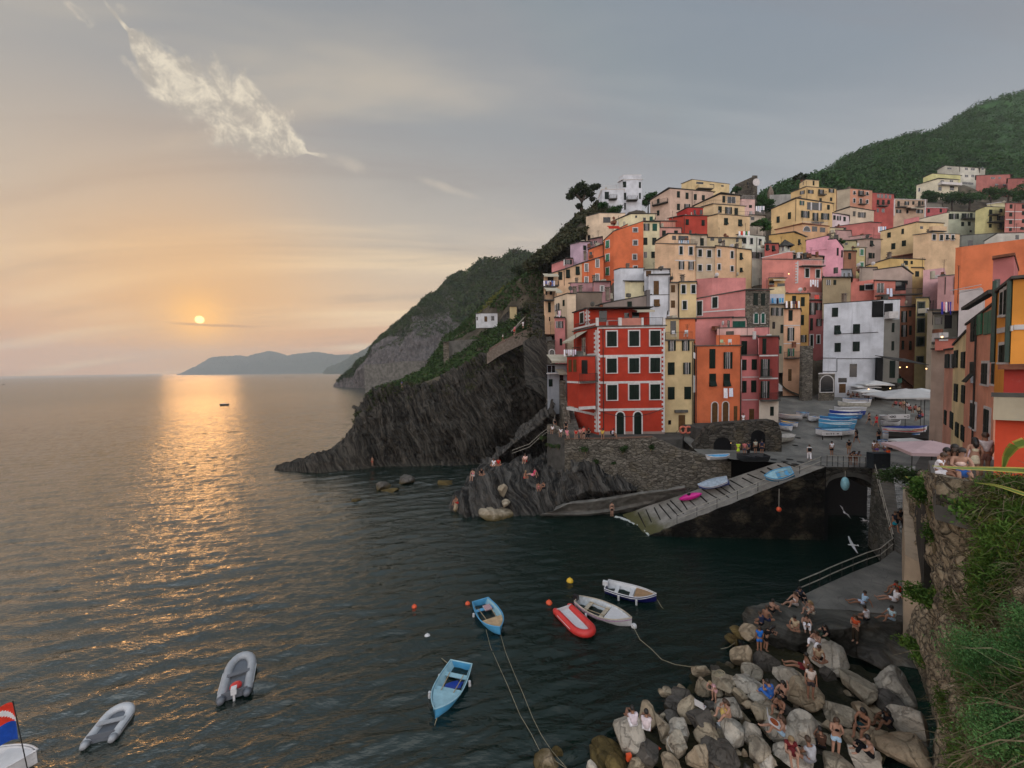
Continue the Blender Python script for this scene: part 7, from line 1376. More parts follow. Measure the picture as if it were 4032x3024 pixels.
POSES = {
 'stand': sym({'pelvis':(0,0,.93),'chest':(0,.01,1.28),'neck':(0,0,1.46),'head':(0,-.02,1.60),'_sh':(.17,0,1.40),'_el':(.23,.03,1.12),'_wr':(.22,-.06,.88),'_hip':(.09,0,.88),'_kn':(.10,-.01,.49),'_an':(.10,.03,.08),'_toe':(.12,-.12,.035)}),
 'walk': sym({'pelvis':(0,0,.92),'chest':(0,-.03,1.27),'neck':(0,-.05,1.45),'head':(0,-.08,1.59),'_sh':(.17,-.03,1.39),'_el':(.22,.10,1.13),'_wr':(.2,0,.92),'_hip':(.09,0,.88),'_kn':(.10,-.18,.52),'_an':(.10,-.22,.10),'_toe':(.11,-.37,.05)}, rkn=(-.1,.08,.48), ran=(-.1,.32,.16), rtoe=(-.1,.22,.04), rel=(-.23,-.10,1.14), rwr=(-.2,-.25,.98)),
 'phone': sym({'pelvis':(0,0,.93),'chest':(0,.02,1.28),'neck':(0,-.02,1.46),'head':(0,-.06,1.59),'_sh':(.17,0,1.40),'_el':(.22,-.06,1.14),'_wr':(.06,-.28,1.22),'_hip':(.09,0,.88),'_kn':(.10,-.01,.49),'_an':(.10,.03,.08),'_toe':(.12,-.12,.035)}),
 'lean': sym({'pelvis':(0,.15,.92),'chest':(0,-.12,1.2),'neck':(0,-.26,1.32),'head':(0,-.36,1.42),'_sh':(.17,-.18,1.27),'_el':(.2,-.38,1.08),'_wr':(.08,-.5,1.1),'_hip':(.09,.13,.87),'_kn':(.10,.06,.48),'_an':(.10,.12,.08),'_toe':(.12,-.02,.035)}),
 'knees': sym({'pelvis':(0,.05,.12),'chest':(0,-.02,.46),'neck':(0,-.08,.63),'head':(0,-.12,.77),'_sh':(.17,-.03,.58),'_el':(.24,-.26,.40),'_wr':(.10,-.46,.38),'_hip':(.09,0,.12),'_kn':(.13,-.38,.48),'_an':(.11,-.52,.08),'_toe':(.12,-.68,.035)}),
 'legsout': sym({'pelvis':(0,.05,.12),'chest':(0,.14,.46),'neck':(0,.13,.64),'head':(0,.10,.79),'_sh':(.17,.14,.58),'_el':(.25,.28,.34),'_wr':(.28,.36,.08),'_hip':(.09,0,.12),'_kn':(.14,-.45,.22),'_an':(.13,-.86,.07),'_toe':(.15,-.93,.19)}),
 'oneknee': sym({'pelvis':(0,.05,.12),'chest':(0,.02,.47),'neck':(0,-.02,.64),'head':(.02,-.06,.78),'_sh':(.17,0,.58),'_el':(.25,-.16,.36),'_wr':(.16,-.36,.34),'_hip':(.09,0,.12),'_kn':(.13,-.38,.46),'_an':(.11,-.50,.08),'_toe':(.12,-.65,.035)}, rkn=(-.22,-.42,.14), ran=(-.12,-.80,.07), rtoe=(-.14,-.90,.12)),
 'cross': sym({'pelvis':(0,.05,.12),'chest':(0,-.02,.46),'neck':(0,-.08,.63),'head':(0,-.13,.77),'_sh':(.17,-.03,.58),'_el':(.25,-.14,.33),'_wr':(.12,-.32,.22),'_hip':(.1,0,.12),'_kn':(.36,-.26,.16),'_an':(.02,-.36,.07),'_toe':(-.12,-.38,.06)}),
 'edge': sym({'pelvis':(0,.05,.5),'chest':(0,-.02,.84),'neck':(0,-.07,1.01),'head':(0,-.12,1.15),'_sh':(.17,-.03,.96),'_el':(.24,-.16,.72),'_wr':(.12,-.36,.66),'_hip':(.09,0,.5),'_kn':(.13,-.42,.52),'_an':(.12,-.46,.1),'_toe':(.13,-.6,.05)}),
 'eat': sym({'pelvis':(0,.05,.12),'chest':(0,-.04,.46),'neck':(0,-.1,.62),'head':(0,-.16,.75),'_sh':(.17,-.05,.57),'_el':(.22,-.22,.38),'_wr':(.05,-.32,.6),'_hip':(.09,0,.12),'_kn':(.2,-.36,.36),'_an':(.13,-.48,.07),'_toe':(.14,-.62,.035)}),
 'lie': sym({'pelvis':(0,0,.14),'chest':(0,.33,.18),'neck':(0,.50,.22),'head':(0,.62,.26),'_sh':(.17,.42,.18),'_el':(.3,.26,.1),'_wr':(.3,.02,.08),'_hip':(.09,-.02,.13),'_kn':(.12,-.34,.42),'_an':(.12,-.62,.07),'_toe':(.13,-.76,.1)}, face=(0,-.3,1)),
 'raise': sym({'pelvis':(0,.05,.12),'chest':(0,.02,.47),'neck':(0,0,.64),'head':(0,-.02,.79),'_sh':(.17,.02,.58),'_el':(.25,-.14,.36),'_wr':(.14,-.34,.32),'_hip':(.09,0,.12),'_kn':(.15,-.38,.44),'_an':(.11,-.50,.08),'_toe':(.12,-.65,.035)}, lel=(.3,-.05,.78), lwr=(.28,-.1,1.03)),
}
FIG = {k: figure(k, v) for k, v in POSES.items()}
def person(label, loc, pose, face, skin_=0, top=None, bot=None, hair='short', hc=0, sc=1.0, topkind='shirt', botkind='shorts', group=None, cat='person', bag=None):
 """face: compass the figure looks to, degrees clockwise from the far side seen from the camera side: 0 = away, 90 = right, 180 = towards the camera, 270 = left"""
 t = thing('person', label, cat, loc, math.radians(180-face), group); t.scale = (sc, sc, sc); fg = FIG[pose]
 def part(nm, me, m):
  o = link(nm, me, t);
  if o.material_slots: o.material_slots[0].link = 'OBJECT'; o.material_slots[0].material = m
  return o
 part('body', fg['body'], SK[skin_])
 if top: part('shirt' if topkind == 'shirt' else 'top', fg[topkind], cloth(top))
 if bot: part(botkind, fg[botkind], cloth(bot))
 part('hair', fg['hair_'+hair], HR[hc])
 if bag:
  b = MB(); J = POSES[pose]; c = J['chest']; b.box(c[0]-.15, c[1]+.14, c[2]-.25, c[0]+.15, c[1]+.3, c[2]+.12); b.obj('backpack', cloth(bag), t)
 return t
W_ = (232,228,232); BK = (22,22,26); GY = (150,146,150); RD = (196,50,44); PK = (224,130,150); BL_ = (60,110,190); DB = (50,70,110); BG = (196,170,140); TE = (40,130,150); OR_ = (210,90,50); YE_ = (220,190,90); MR = (110,40,44); LB = (170,200,225)
# pose, zoom, x, y of the point touching the ground, elevation (None = square)
def pp(k, x, y, e): return atp(k, x, y) if e is None else atz(k, x, y, e)
PEO = [
 # boulders and rock shelf
 ('man in a white shirt with dark shorts standing on the tan slab','K',385,1110,1.5,'stand',200,1,(214,200,190),(60,56,60),'short',1,1.0,'shirt','shorts'),
 ('man reclining in a white tank top and maroon shorts','K',330,875,1.9,'legsout',290,1,(222,214,228),MR,'short',0,1.0,'top','shorts'),
 ('man in a tan shirt sitting behind the man in the tank top','K',445,800,1.9,'cross',200,1,BG,BK,'short',1,1.0,'shirt','shorts'),
 ('woman in a black top raising one hand on the boulders','K',165,1110,1.6,'raise',250,0,BK,BK,'long',0,1.0,'top','shorts'),
 ('person in denim beside the woman raising her hand','K',70,1110,1.6,'eat',330,0,BL_,BL_,'short',0,1.0,'shirt','trousers'),
 ('shirtless man hunched forward between two women','K',150,1215,1.5,'eat',240,1,None,(30,30,34),'short',0,1.0,'shirt','shorts'),
 ('girl in white top and white trainers holding the open pizza box','K',160,1395,1.6,'oneknee',290,0,W_,LB,'long',1,1.0,'top','shorts'),
 ('blond woman in a dark red dress bending over the rock','K',225,1555,1.7,'knees',200,0,MR,MR,'long',2,1.0,'shirt','skirt'),
 ('man in a grey shirt seen from behind with a white collar towel','K',385,1615,1.5,'cross',350,1,(176,176,182),(140,140,146),'short',1,1.1,'shirt','shorts'),
 ('young woman standing in a black bikini top and denim shorts','K',585,1560,1.2,'phone',200,0,BK,LB,'long',1,1.0,'top','shorts'),
 ('woman in a black top and teal skirt seated with crossed legs','K',810,1410,1.5,'edge',250,1,BK,(30,60,66),'long',0,1.05,'top','skirt'),
 ('person in black crouching beside the printed box','K',1000,1340,1.9,'knees',270,2,BK,BK,'long',0,1.0,'shirt','shorts'),
 ('woman in a white top and black leggings low on the right','K',860,1570,1.8,'knees',290,0,W_,BK,'short',0,1.0,'top','trousers'),
 ('man in a brown shirt seen from behind by the standing girl','K',470,1500,1.2,'eat',20,1,(70,50,40),BK,'short',0,.95,'shirt','shorts'),
 ('left one of two men in white shirts sitting with backs turned at the water','J',445,1290,2.0,'knees',350,1,(206,192,198),W_,'short',0,1.0,'shirt','shorts'),
 ('right one of two men in white shirts sitting with backs turned at the water','J',560,1325,1.9,'knees',20,1,(206,190,192),W_,'short',0,1.0,'shirt','shorts'),
 ('person in dusty pink bending over beside the open pizza box','J',1165,1065,2.0,'lean',240,0,(206,160,168),(200,156,160),'short',2,.75,'shirt','shorts'),
 ('girl in a yellow dress with knees drawn up eating','J',1295,1200,2.0,'eat',260,0,(222,190,100),(214,186,110),'long',1,1.0,'top','skirt'),
 ('boy in a bright blue shirt and shorts standing above the water','J',1580,605,1.8,'stand',10,1,(40,110,200),(50,110,190),'short',1,.84,'shirt','shorts'),
 ('dark figure in black standing bent beside the boy in blue','J',1650,600,1.8,'lean',90,1,BK,BK,'long',0,.95,'shirt','shorts'),
 ('shirtless man sitting at the front of the group on the point','J',1640,330,2.1,'cross',60,1,None,(40,50,80),'short',1,1.05,'shirt','shorts'),
 ('woman in a black top at the very edge of the point','J',1690,255,2.1,'knees',80,0,BK,BK,'short',0,.95,'top','shorts'),
 ('person in navy sitting behind the shirtless man','J',1600,370,2.1,'cross',330,1,(50,60,90),BK,'short',1,.9,'shirt','shorts'),
 ('man in a beige shirt sitting cross legged on the shelf','K',265,560,2.0,'cross',240,1,(196,176,146),BG,'short',0,1.0,'shirt','shorts'),
 ('woman in a patterned top and white trousers beside the beige shirt','K',350,545,2.0,'knees',210,0,(110,90,70),W_,'long',0,1.0,'top','trousers'),
 ('woman in a white sleeveless dress with bare legs on the rock','K',265,370,2.1,'oneknee',260,0,(226,214,214),(226,214,214),'long',1,1.05,'top','shorts'),
 ('dark haired woman in grey leaning on the end of the pier rail','K',293,318,2.1,'knees',180,0,(60,66,84),BK,'long',0,1.0,'shirt','trousers'),
 ('blond woman in white lace eating on the pier edge','K',395,440,2.1,'eat',260,0,(220,206,196),(214,204,190),'long',2,1.05,'top','shorts'),
 ('woman in black behind the food boxes on the pale boulder','K',510,645,2.2,'knees',270,0,BK,(60,70,60),'long',0,1.05,'shirt','trousers'),
 ('woman in white trousers eating on the pale boulder','K',440,690,2.2,'eat',250,0,(214,190,170),W_,'long',1,1.05,'top','trousers'),
 ('woman in an orange shirt standing on the dark shelf','K',740,665,1.4,'phone',250,0,(196,84,50),(60,50,40),'long',1,1.0,'shirt','trousers'),
 ('man in a white shirt sitting with his back to the camera on the pier','K',830,490,2.1,'cross',340,1,(214,208,212),BK,'short',0,1.0,'shirt','shorts'),
 ('person in a pale blue shirt stretched out on the pier','K',800,360,2.1,'legsout',280,1,LB,(190,200,220),'short',0,1.0,'shirt','shorts'),
 ('man in a light blue shirt with one leg stretched on the pier','K',1030,488,2.1,'oneknee',270,1,(180,206,216),LB,'short',0,1.05,'shirt','shorts'),
 ('woman in a white shirt and shorts lying back by the wall','K',1050,338,2.1,'legsout',285,0,W_,W_,'short',1,1.1,'shirt','shorts'),
 ('man in a red shirt holding up a phone by the wall','K',1080,285,2.1,'knees',280,1,(190,56,36),(120,60,50),'short',0,1.1,'shirt','shorts'),
 # stairs and square
 ('woman in a teal skirt walking down the long stairs','H',1212,772,4.6,'walk',180,1,(40,44,56),(30,130,150),'short',1,1.0,'shirt','skirt'),
 ('man in black following on the long stairs','H',1252,752,4.9,'walk',180,2,BK,BK,'short',0,1.0,'shirt','trousers'),
 ('pedestrian in white trousers with a dark backpack on the square','E',400,1528,None,'walk',30,0,(200,196,196),W_,'short',1,1.0,'shirt','trousers'),
 ('man in a white tee and black shorts standing on the square','E',588,1493,None,'stand',0,1,W_,BK,'short',0,1.0,'shirt','shorts'),
 ('person in a black tee and tan shorts near the bench','E',733,1478,None,'stand',20,1,BK,(150,120,90),'short',0,1.0,'shirt','shorts'),
 ('woman in a dark top leaning on the bridge railing','H',880,256,7.62,'lean',180,1,(30,30,44),(120,80,60),'long',0,1.0,'shirt','shorts'),
 ('man in a blue grey shirt leaning on the bridge railing','H',922,258,7.62,'lean',190,1,(84,104,130),(110,80,66),'short',0,1.0,'shirt','shorts'),
 ('woman in a long black dress walking past the blue boats','E',798,1382,None,'walk',350,1,BK,BK,'long',0,1.05,'shirt','skirt'),
 ('woman in a black sundress further up the square','E',902,1226,None,'walk',170,0,BK,(50,36,30),'long',1,1.0,'top','skirt'),
 ('woman in a bright red dress walking down the square','E',963,1246,None,'walk',180,0,(210,50,60),(200,44,56),'short',1,1.0,'shirt','skirt'),
 ('dark haired person in black by the white boats','E',985,1378,None,'stand',10,1,BK,BK,'long',0,1.0,'shirt','trousers'),
 ('man in a white tee standing by the right hand boats','E',946,1486,None,'stand',0,1,W_,(90,80,90),'short',0,1.0,'shirt','shorts'),
 ('shirtless man in purple shorts by the right hand boats','E',968,1492,None,'stand',20,1,None,(100,80,150),'short',1,1.0,'shirt','shorts'),
 ('man in a white shirt with blue straps beside the boats','E',1043,1496,None,'stand',10,1,(214,220,240),(60,60,110),'short',0,1.0,'shirt','shorts'),
 ('person in bright orange shorts with a dark backpack','E',1066,1512,None,'stand',0,1,(90,60,50),(240,90,40),'short',0,1.0,'shirt','shorts'),
 ('woman in a neon yellow dress at the boat vaults','H',12,190,7.6,'stand',10,1,(190,220,60),(190,220,60),'short',1,1.0,'shirt','skirt'),
 ('person in a pink shirt at the boat vaults','H',62,188,7.6,'stand',20,1,(196,110,110),(80,70,90),'short',0,1.0,'shirt','shorts'),
 ('man in a dark blue shirt at the boat vaults','H',92,190,7.6,'stand',340,1,(44,54,76),BK,'short',1,1.0,'shirt','trousers'),
 ('person in white looking into the right boat vault','H',145,172,7.6,'stand',0,1,(180,176,160),(40,40,40),'short',0,1.0,'shirt','shorts'),
 ('person in dark blue beside the right boat vault','H',195,176,7.6,'stand',30,1,(40,46,70),(30,40,60),'short',0,1.0,'shirt','shorts'),
 # near terrace
 ('woman with long dark curls smiling over the near terrace wall','H',1715,420,13.75,'edge',215,0,(226,196,180),BL_,'long',0,1.05,'top','skirt'),
 ('fair haired woman looking at her phone beside the curly haired one','H',1670,405,13.75,'edge',220,0,(220,190,170),W_,'long',1,1.0,'top','shorts'),
 ('dark haired woman eating at the near terrace table','H',1588,395,13.75,'edge',190,0,(214,190,180),W_,'short',0,1.0,'top','shorts'),
 ('man in a brown shirt behind the women on the near terrace','H',1642,380,13.75,'edge',180,1,(120,80,56),BK,'short',0,1.05,'shirt','shorts'),
 ('man in a white shirt bending over the near terrace table','H',1555,410,13.75,'edge',150,1,W_,W_,'short',1,.9,'shirt','shorts'),
 ('broad man standing in a pale tee with a dark cross body bag','H',1905,350,13.75,'stand',20,1,(206,200,200),(130,100,90),'short',1,.95,'shirt','shorts'),
 ('woman in a cream dress with straps standing on the near terrace','H',1825,350,13.75,'stand',30,0,(206,196,170),(206,196,170),'long',0,.85,'top','skirt'),
 # red house terrace
 ('person in a white shirt sitting on the rubble parapet','C',168,1345,9.0,'edge',200,1,W_,BK,'short',0,1.0,'shirt','shorts'),
 ('person in black behind the rubble parapet','C',190,1318,9.0,'stand',180,1,BK,BK,'short',0,1.0,'shirt','shorts'),
 ('person in a bright white shirt at the wall corner','C',241,1372,9.0,'edge',200,1,W_,(60,60,70),'short',0,1.0,'shirt','shorts'),
 ('woman in a pink dress sitting at the foot of the steps','C',292,1382,9.0,'edge',170,0,PK,PK,'long',1,1.0,'shirt','skirt'),
 ('person in dark clothes standing on the lowest step','C',285,1345,9.4,'stand',190,1,BK,BK,'short',0,1.0,'shirt','trousers'),
 ('woman in a red top sitting on the sea wall','C',372,1386,9.0,'edge',190,0,RD,BK,'short',0,1.0,'shirt','shorts'),
 ('woman in a pale pink shirt in the terrace group','C',408,1376,9.0,'edge',170,0,(226,150,150),MR,'long',0,1.0,'shirt','shorts'),
 ('person in black shorts in the terrace group','C',432,1384,9.0,'edge',200,1,(210,120,110),BK,'short',0,1.0,'shirt','shorts'),
 ('tall woman in a salmon top standing in the terrace group','C',440,1392,9.0,'stand',180,0,(216,110,100),BK,'long',0,.95,'shirt','shorts'),
 ('person all in black at the right of the terrace group','C',485,1384,9.0,'edge',210,1,BK,BK,'short',0,1.05,'shirt','trousers'),
 ('person in a yellow shirt alone under the red house','C',602,1388,9.0,'edge',190,1,(214,180,80),(90,70,50),'short',0,1.05,'shirt','shorts'),
 ('person in white with a dark backpack under the red house','C',692,1390,9.0,'edge',120,1,(214,212,230),BK,'short',0,1.05,'shirt','shorts'),
 ('dark haired person sitting outside the orange house doors','C',1718,1262,9.6,'edge',160,1,BK,BK,'short',0,1.0,'shirt','trousers'),
 ('second person sitting outside the orange house doors','C',1766,1262,9.6,'edge',200,1,(80,60,56),BK,'short',1,1.0,'shirt','trousers'),
 ('person in a long white robe outside the pink house','C',1828,1275,9.6,'stand',200,1,W_,W_,'short',1,1.0,'shirt','skirt'),
 # promontory
 ('sunbather in red shorts at the tip of the promontory','G',88,592,2.4,'knees',220,1,None,(214,50,44),'short',1,1.1,'shirt','shorts'),
 ('left sunbather of the pink pair on the rock step','G',200,425,6.0,'edge',200,0,PK,W_,'short',0,1.0,'top','shorts'),
 ('person in black sitting above the pink pair','G',258,392,6.6,'cross',160,1,BK,BK,'long',0,1.0,'shirt','shorts'),
 ('person in white sitting on the upper rock ledge','G',345,328,7.4,'cross',200,1,W_,W_,'short',1,1.0,'shirt','shorts'),
 ('person in red sitting on the upper rock ledge','G',376,324,7.4,'cross',180,1,RD,(120,30,40),'short',0,1.0,'shirt','shorts'),
 ('person in white at the top of the rock path','G',565,302,7.6,'knees',200,0,(230,190,180),RD,'short',1,1.1,'shirt','shorts'),
 ('bather kneeling with a green towel','G',560,415,5.6,'cross',120,1,None,(200,60,60),'short',2,1.05,'shirt','shorts'),
 ('woman in a pink top reclining above the beds','G',622,398,5.8,'legsout',290,0,(230,60,110),PK,'short',0,1.1,'shirt','shorts'),
 ('left sunbather of the pair above the rock stairs','G',655,492,3.9,'knees',180,1,(230,130,140),PK,'short',0,1.1,'top','shorts'),
 ('right sunbather of the pair above the rock stairs','G',692,488,3.9,'oneknee',230,1,BK,BK,'short',0,1.1,'top','shorts'),
 ('woman in black standing where the waves wash the quay','G',1167,678,.55,'stand',180,0,BK,BK,'long',0,1.02,'top','shorts'),
 ('diver in trunks standing on the dark rock under the headland','F',645,1292,.6,'raise' if False else 'stand',200,1,None,(160,60,50),'short',1,1.0,'shirt','shorts'),
]
PO = {}
for q in PEO:
 lb, k, x, y, e, pose, fc_, sk_, tp, bt, hr, hc, sc, tk, bk_ = q
 kind_ = tk if tp else 'shirt'
 o = person(lb, pp(k, x, y, e), pose, fc_, sk_, tp, bt, hr, hc, sc, kind_, bk_, bag=(20,22,28) if 'backpack' in lb else None); PO[lb] = o
for i, (lb, k, x, y, Y, tp, bt) in enumerate((('walker in white on the upper left path','F',1465,545,88,W_,W_),('second walker in white on the upper left path','F',1495,540,88,W_,BG),('walker in red further down the left path','F',1417,585,86,RD,BK),('walker in white at the left end of the brick path','F',1356,615,85,W_,BK),('person in blue grey on top of the headland','F',806,868,92,DB,BK),('person in brown at the end of the left path railing','F',1567,530,87,(180,90,60),BK),('person in pink high on the left path','F',1420,572,87,PK,BK))):
 person(lb, aty(k, x, y, Y), 'walk', 90*i, i % 2, tp, bt, 'short', i % 3)
# diners, small and dim, at the tables
rp9 = random.Random(8)
DIN = [('E',770,1008),('E',800,1012),('E',722,998),('E',855,1003),('E',880,1006),('E',950,1010),('E',1000,1012),('E',1130,1085),('E',1165,1090),('E',1245,1130),('E',1290,1125),('E',1230,1105),('E',1330,1200),('E',1350,1190),('E',1320,1140),('E',1195,1085)]
for i, (k, x, y) in enumerate(DIN):
 c = rp9.choice([W_, (150,130,120), BK, (160,80,80), DB, BG]); left = i < 7
 person('diner under the parasols by the white house' if left else 'diner at the dim restaurant tables on the right', atp(k, x, y, .4 if not left else 0), 'edge', rp9.choice([90, 180, 270, 0]), 1, c, BK, 'short', 0, group='diners by the white house' if left else 'diners on the right of the square')
# ---------------------------------------------------------------- boats
def hull_mesh(L, B, D, tw=.7, sheer=.22, wall=.06, n=22, m=9):
 """open boat: bow at +x; outer and inner skins"""
 b = MB(); outer = []; inner = []
 for i in range(n+1):
  t = i/n; x = -L/2+L*t; w = B/2*(tw+(1-tw)*math.sin(min(t/.45, 1)*math.pi/2)) if t < .45 else B/2*(1-((t-.45)/.55)**2.3)
  w = max(w, .02); zt = D*(1+sheer*(2*t-1)**2*(1.6 if t > .5 else .4)); zb = D*.5*max(0, (t-.7)/.3)**2.2
  ro = []; ri = []
  for j in range(m+1):
   a = (j/m)*2-1; y = w*(abs(a)**.75)*(1 if a > 0 else -1); zz = zb+(zt-zb)*abs(a)**2.4; ro.append((x, y, zz))
   wi = max(w-wall, .005); ri.append((x-.04*(t > .95), wi*(abs(a)**.75)*(1 if a > 0 else -1), max(zz, zb+.12) if abs(a) < .95 else zz))
  outer.append(ro); inner.append(ri)
 def grid(rows, flip):
  base = len(b.v);
  for r in rows: b.v += r
  k = m+1
  for i in range(n):
   for j in range(m):
    q = (base+i*k+j, base+i*k+j+1, base+(i+1)*k+j+1, base+(i+1)*k+j); b.f.append(q if flip else q[::-1]); b.m.append(b.cur)
 b.cur = 0; grid(outer, False); b.cur = 1; grid(inner, True)
 b.cur = 0
 b.face(outer[0]);
 rim = [(outer[i][0], inner[i][0], outer[i][m], inner[i][m]) for i in range(n+1)]
 return b, rim, outer
BMC = {}
def boat(label, loc, rz, L, B, D, hull, inside, trim=None, deck=None, thw=2, engine=None, fend=0, floor=None, oars=False, cover=None, cat='rowing boat', group=None, name='boat', rx=0, tw=.7, strip=None, small=False):
 t = thing(name, label, cat, loc, rz, group); t.rotation_euler[0] = rx
 key = (L, B, D, tw)
 b, rim, outer = hull_mesh(L, B, D, tw)
 b.obj('hull', [hull, inside], t, smooth=False)
 g_ = MB()
 for s in (0, 2):
  g_.tube([tuple(Vector(r[s])+Vector((0, 0, .015))) for r in rim], .035, 5)
 g_.tube([rim[0][0], rim[0][2]], .035, 5); g_.obj('gunwale', trim or inside, t)
 if strip:
  g_ = MB()
  for s in (0, -1): g_.tube([(o_[s][0], o_[s][1]*1.01, o_[s][2]-.12) for o_ in outer], .03, 5)
  g_.obj('rubbing_strake', strip, t)
 if small: return t
 w_at = lambda x: B/2*(1 if abs(x) < L*.15 else .86)
 for i in range(thw):
  x = -L*.28+i*L*.30; g_ = MB(); ww = min(w_at(x), B/2*.94)-.05; g_.box(x-.14, -ww, D*.66, x+.14, ww, D*.66+.04); g_.obj('thwart', trim or inside, t)
 if floor: g_ = MB(); g_.box(-L*.36, -B*.27, .16, L*.16, B*.27, .19); g_.obj('floorboards', floor, t)
 if deck:
  g_ = MB(); pts = []
  for i in range(13, 23):
   o_ = outer[i]; pts.append((o_[-1][0]-.02, max(o_[-1][1]-.05, .005), o_[-1][2]-.07))
  for p, q in zip(pts[:-1], pts[1:]): g_.face([(p[0], -p[1], p[2]), (q[0], -q[1], q[2]), (q[0], q[1], q[2]), (p[0], p[1], p[2])]); g_.face([(p[0], -p[1], p[2]-.03), (p[0], p[1], p[2]-.03), (q[0], q[1], q[2]-.03), (q[0], -q[1], q[2]-.03)])
  g_.obj('foredeck', deck, t)
 if engine is not None:
  e = MB(); e.box(-L/2-.28, -.13, D*.95, -L/2+.12, .13, D*.95+.32); e.box(-L/2-.18, -.06, -.35, -L/2-.05, .06, D*.95); o_ = e.obj('outboard_motor', engine, t)
 for i in range(fend):
  s = 1 if i % 2 else -1; x = -L*.2+L*.35*(i//2); e = MB(); e.tube([(x, s*(B/2+.07), D*.85), (x, s*(B/2+.09), D*.3)], .08, 7); e.obj('fender', WHP, t)
 if oars:
  e = MB()
  for s in (-1, 1): e.tube([(-L*.3, s*B*.25, D*.8), (L*.25, s*B*.2, D*.85)], .025, 5)
  e.obj('oars', plain('oar_wood', (.4,.3,.18), .6), t)
 if cover:
  e = MB();
  for i in range(len(rim)-1):
   p, q = rim[i], rim[i+1]; zc = .18*math.sin(math.pi*i/22); zc2 = .18*math.sin(math.pi*(i+1)/22)
   for s in (0, 2): a_, c_ = Vector(p[s])*1.02, Vector(q[s])*1.02; e.face([tuple(a_+Vector((0,0,.03))), tuple(c_+Vector((0,0,.03))), (q[s][0], 0, q[s][2]+.1+zc2), (p[s][0], 0, p[s][2]+.1+zc)])
  e.obj('cover', cover, t)
 return t
WHP = plain('white_boat_paint', (.62,.61,.62), .4, .08, 3); BLP = plain('sky_blue_boat_paint', (.08,.33,.58), .45, .12, 3); BLD_ = plain('deep_blue_boat_paint', (.015,.05,.32), .4, .12, 3); BLM = plain('mid_blue_boat_paint', (.04,.17,.42), .45, .12, 3); LBP = plain('pale_blue_paint', (.30,.50,.58), .5, .12, 3); NVY = plain('navy_boat_paint', (.012,.012,.14), .35, .1, 3)
REDP = plain('red_rubber', (.58,.035,.03), .45, .1, 3); GRB = plain('grey_rubber', (.33,.34,.36), .5, .1, 3); GRB2 = plain('pale_grey_rubber', (.50,.51,.53), .5, .1, 3); GRD = plain('dark_grey_rubber', (.12,.13,.15), .5, .1, 3); WOOD = plain('varnished_deck', (.34,.20,.10), .5, .25, 4); OLDW = plain('faded_plywood', (.50,.34,.20), .7, .25, 4); BLK = plain('black_plastic', (.012,.012,.014), .35); ORG = plain('orange_buoy', (.75,.10,.03), .45, .1, 3); YLW = plain('yellow_buoy', (.75,.45,.03), .5, .1, 3); MAG = plain('magenta_plastic', (.60,.01,.25), .4, .1, 3)
def seg(k, a, c, e=0):     # boat from stern pixel a to bow pixel c at elevation e
 p = atz(k, a[0], a[1], e); q = atz(k, c[0], c[1], e); return (p+q)/2, math.atan2(q.y-p.y, q.x-p.x), (q-p).length
def wl(v): return Vector((v.x, v.y, v.z-.12))
c, a, L = seg('I', (385,350), (545,590), .3)
b1 = boat('sky blue rowing boat with a plywood foredeck and striped towel', wl(Vector((c.x, c.y, 0))), a, L, 1.75, .62, BLP, LBP, BLP, OLDW, 1, None, 1, None, True, cat='boat', tw=.72)
e = MB(); e.box(-1.3, -.05, .46, -.7, .5, .54); o = e.obj('striped_towel', mat('striped_towel', lambda q, b: q.l.new(q.mix(q.m('GREATER_THAN', q.m('SINE', q.m('MULTIPLY', (lambda s: (q.l.new(q.new('ShaderNodeTexCoord').outputs['Object'], s.inputs[0]), s.outputs[1])[1])(q.new('ShaderNodeSeparateXYZ')), 55.0)), 0.0), (.55,.5,.5), (.3,.03,.06)), b.inputs['Base Color'])), b1)
c, a, L = seg('I', (235,850), (25,1255), .3)
b2 = boat('blue rowing boat with deep blue floorboards in the lower middle', wl(Vector((c.x, c.y, 0))), a, L, 1.7, .62, BLP, LBP, LBP, LBP, 2, None, 3, BLD_, True, cat='boat', tw=.8)
c, a, L = seg('I', (1385,230), (1780,325), .3)
b3 = boat('motorboat with a navy hull, white rim and varnished foredeck', wl(Vector((c.x, c.y, 0))), a, L, 1.7, .66, NVY, WHP, WHP, WOOD, 2, WHP, 4, None, False, cat='motorboat', strip=WHP, tw=.85)
c, a, L = seg('I', (1150,345), (1585,520), .3)
b4 = boat('white wooden launch with a rope rail beside the red inflatable', wl(Vector((c.x, c.y, 0))), a, L, 1.9, .66, WHP, plain('pale_grey_paint', (.5,.52,.54), .5), plain('cream_rim', (.5,.42,.32), .5), WHP, 2, BLK, 2, None, True, cat='boat', tw=.45, strip=plain('mauve_strake', (.35,.2,.3), .5))
e = MB(); e.ell((L/2+.12, .1, .28), (.2, .2, .2), 10, 7); e.obj('round_fender', WHP, b4)
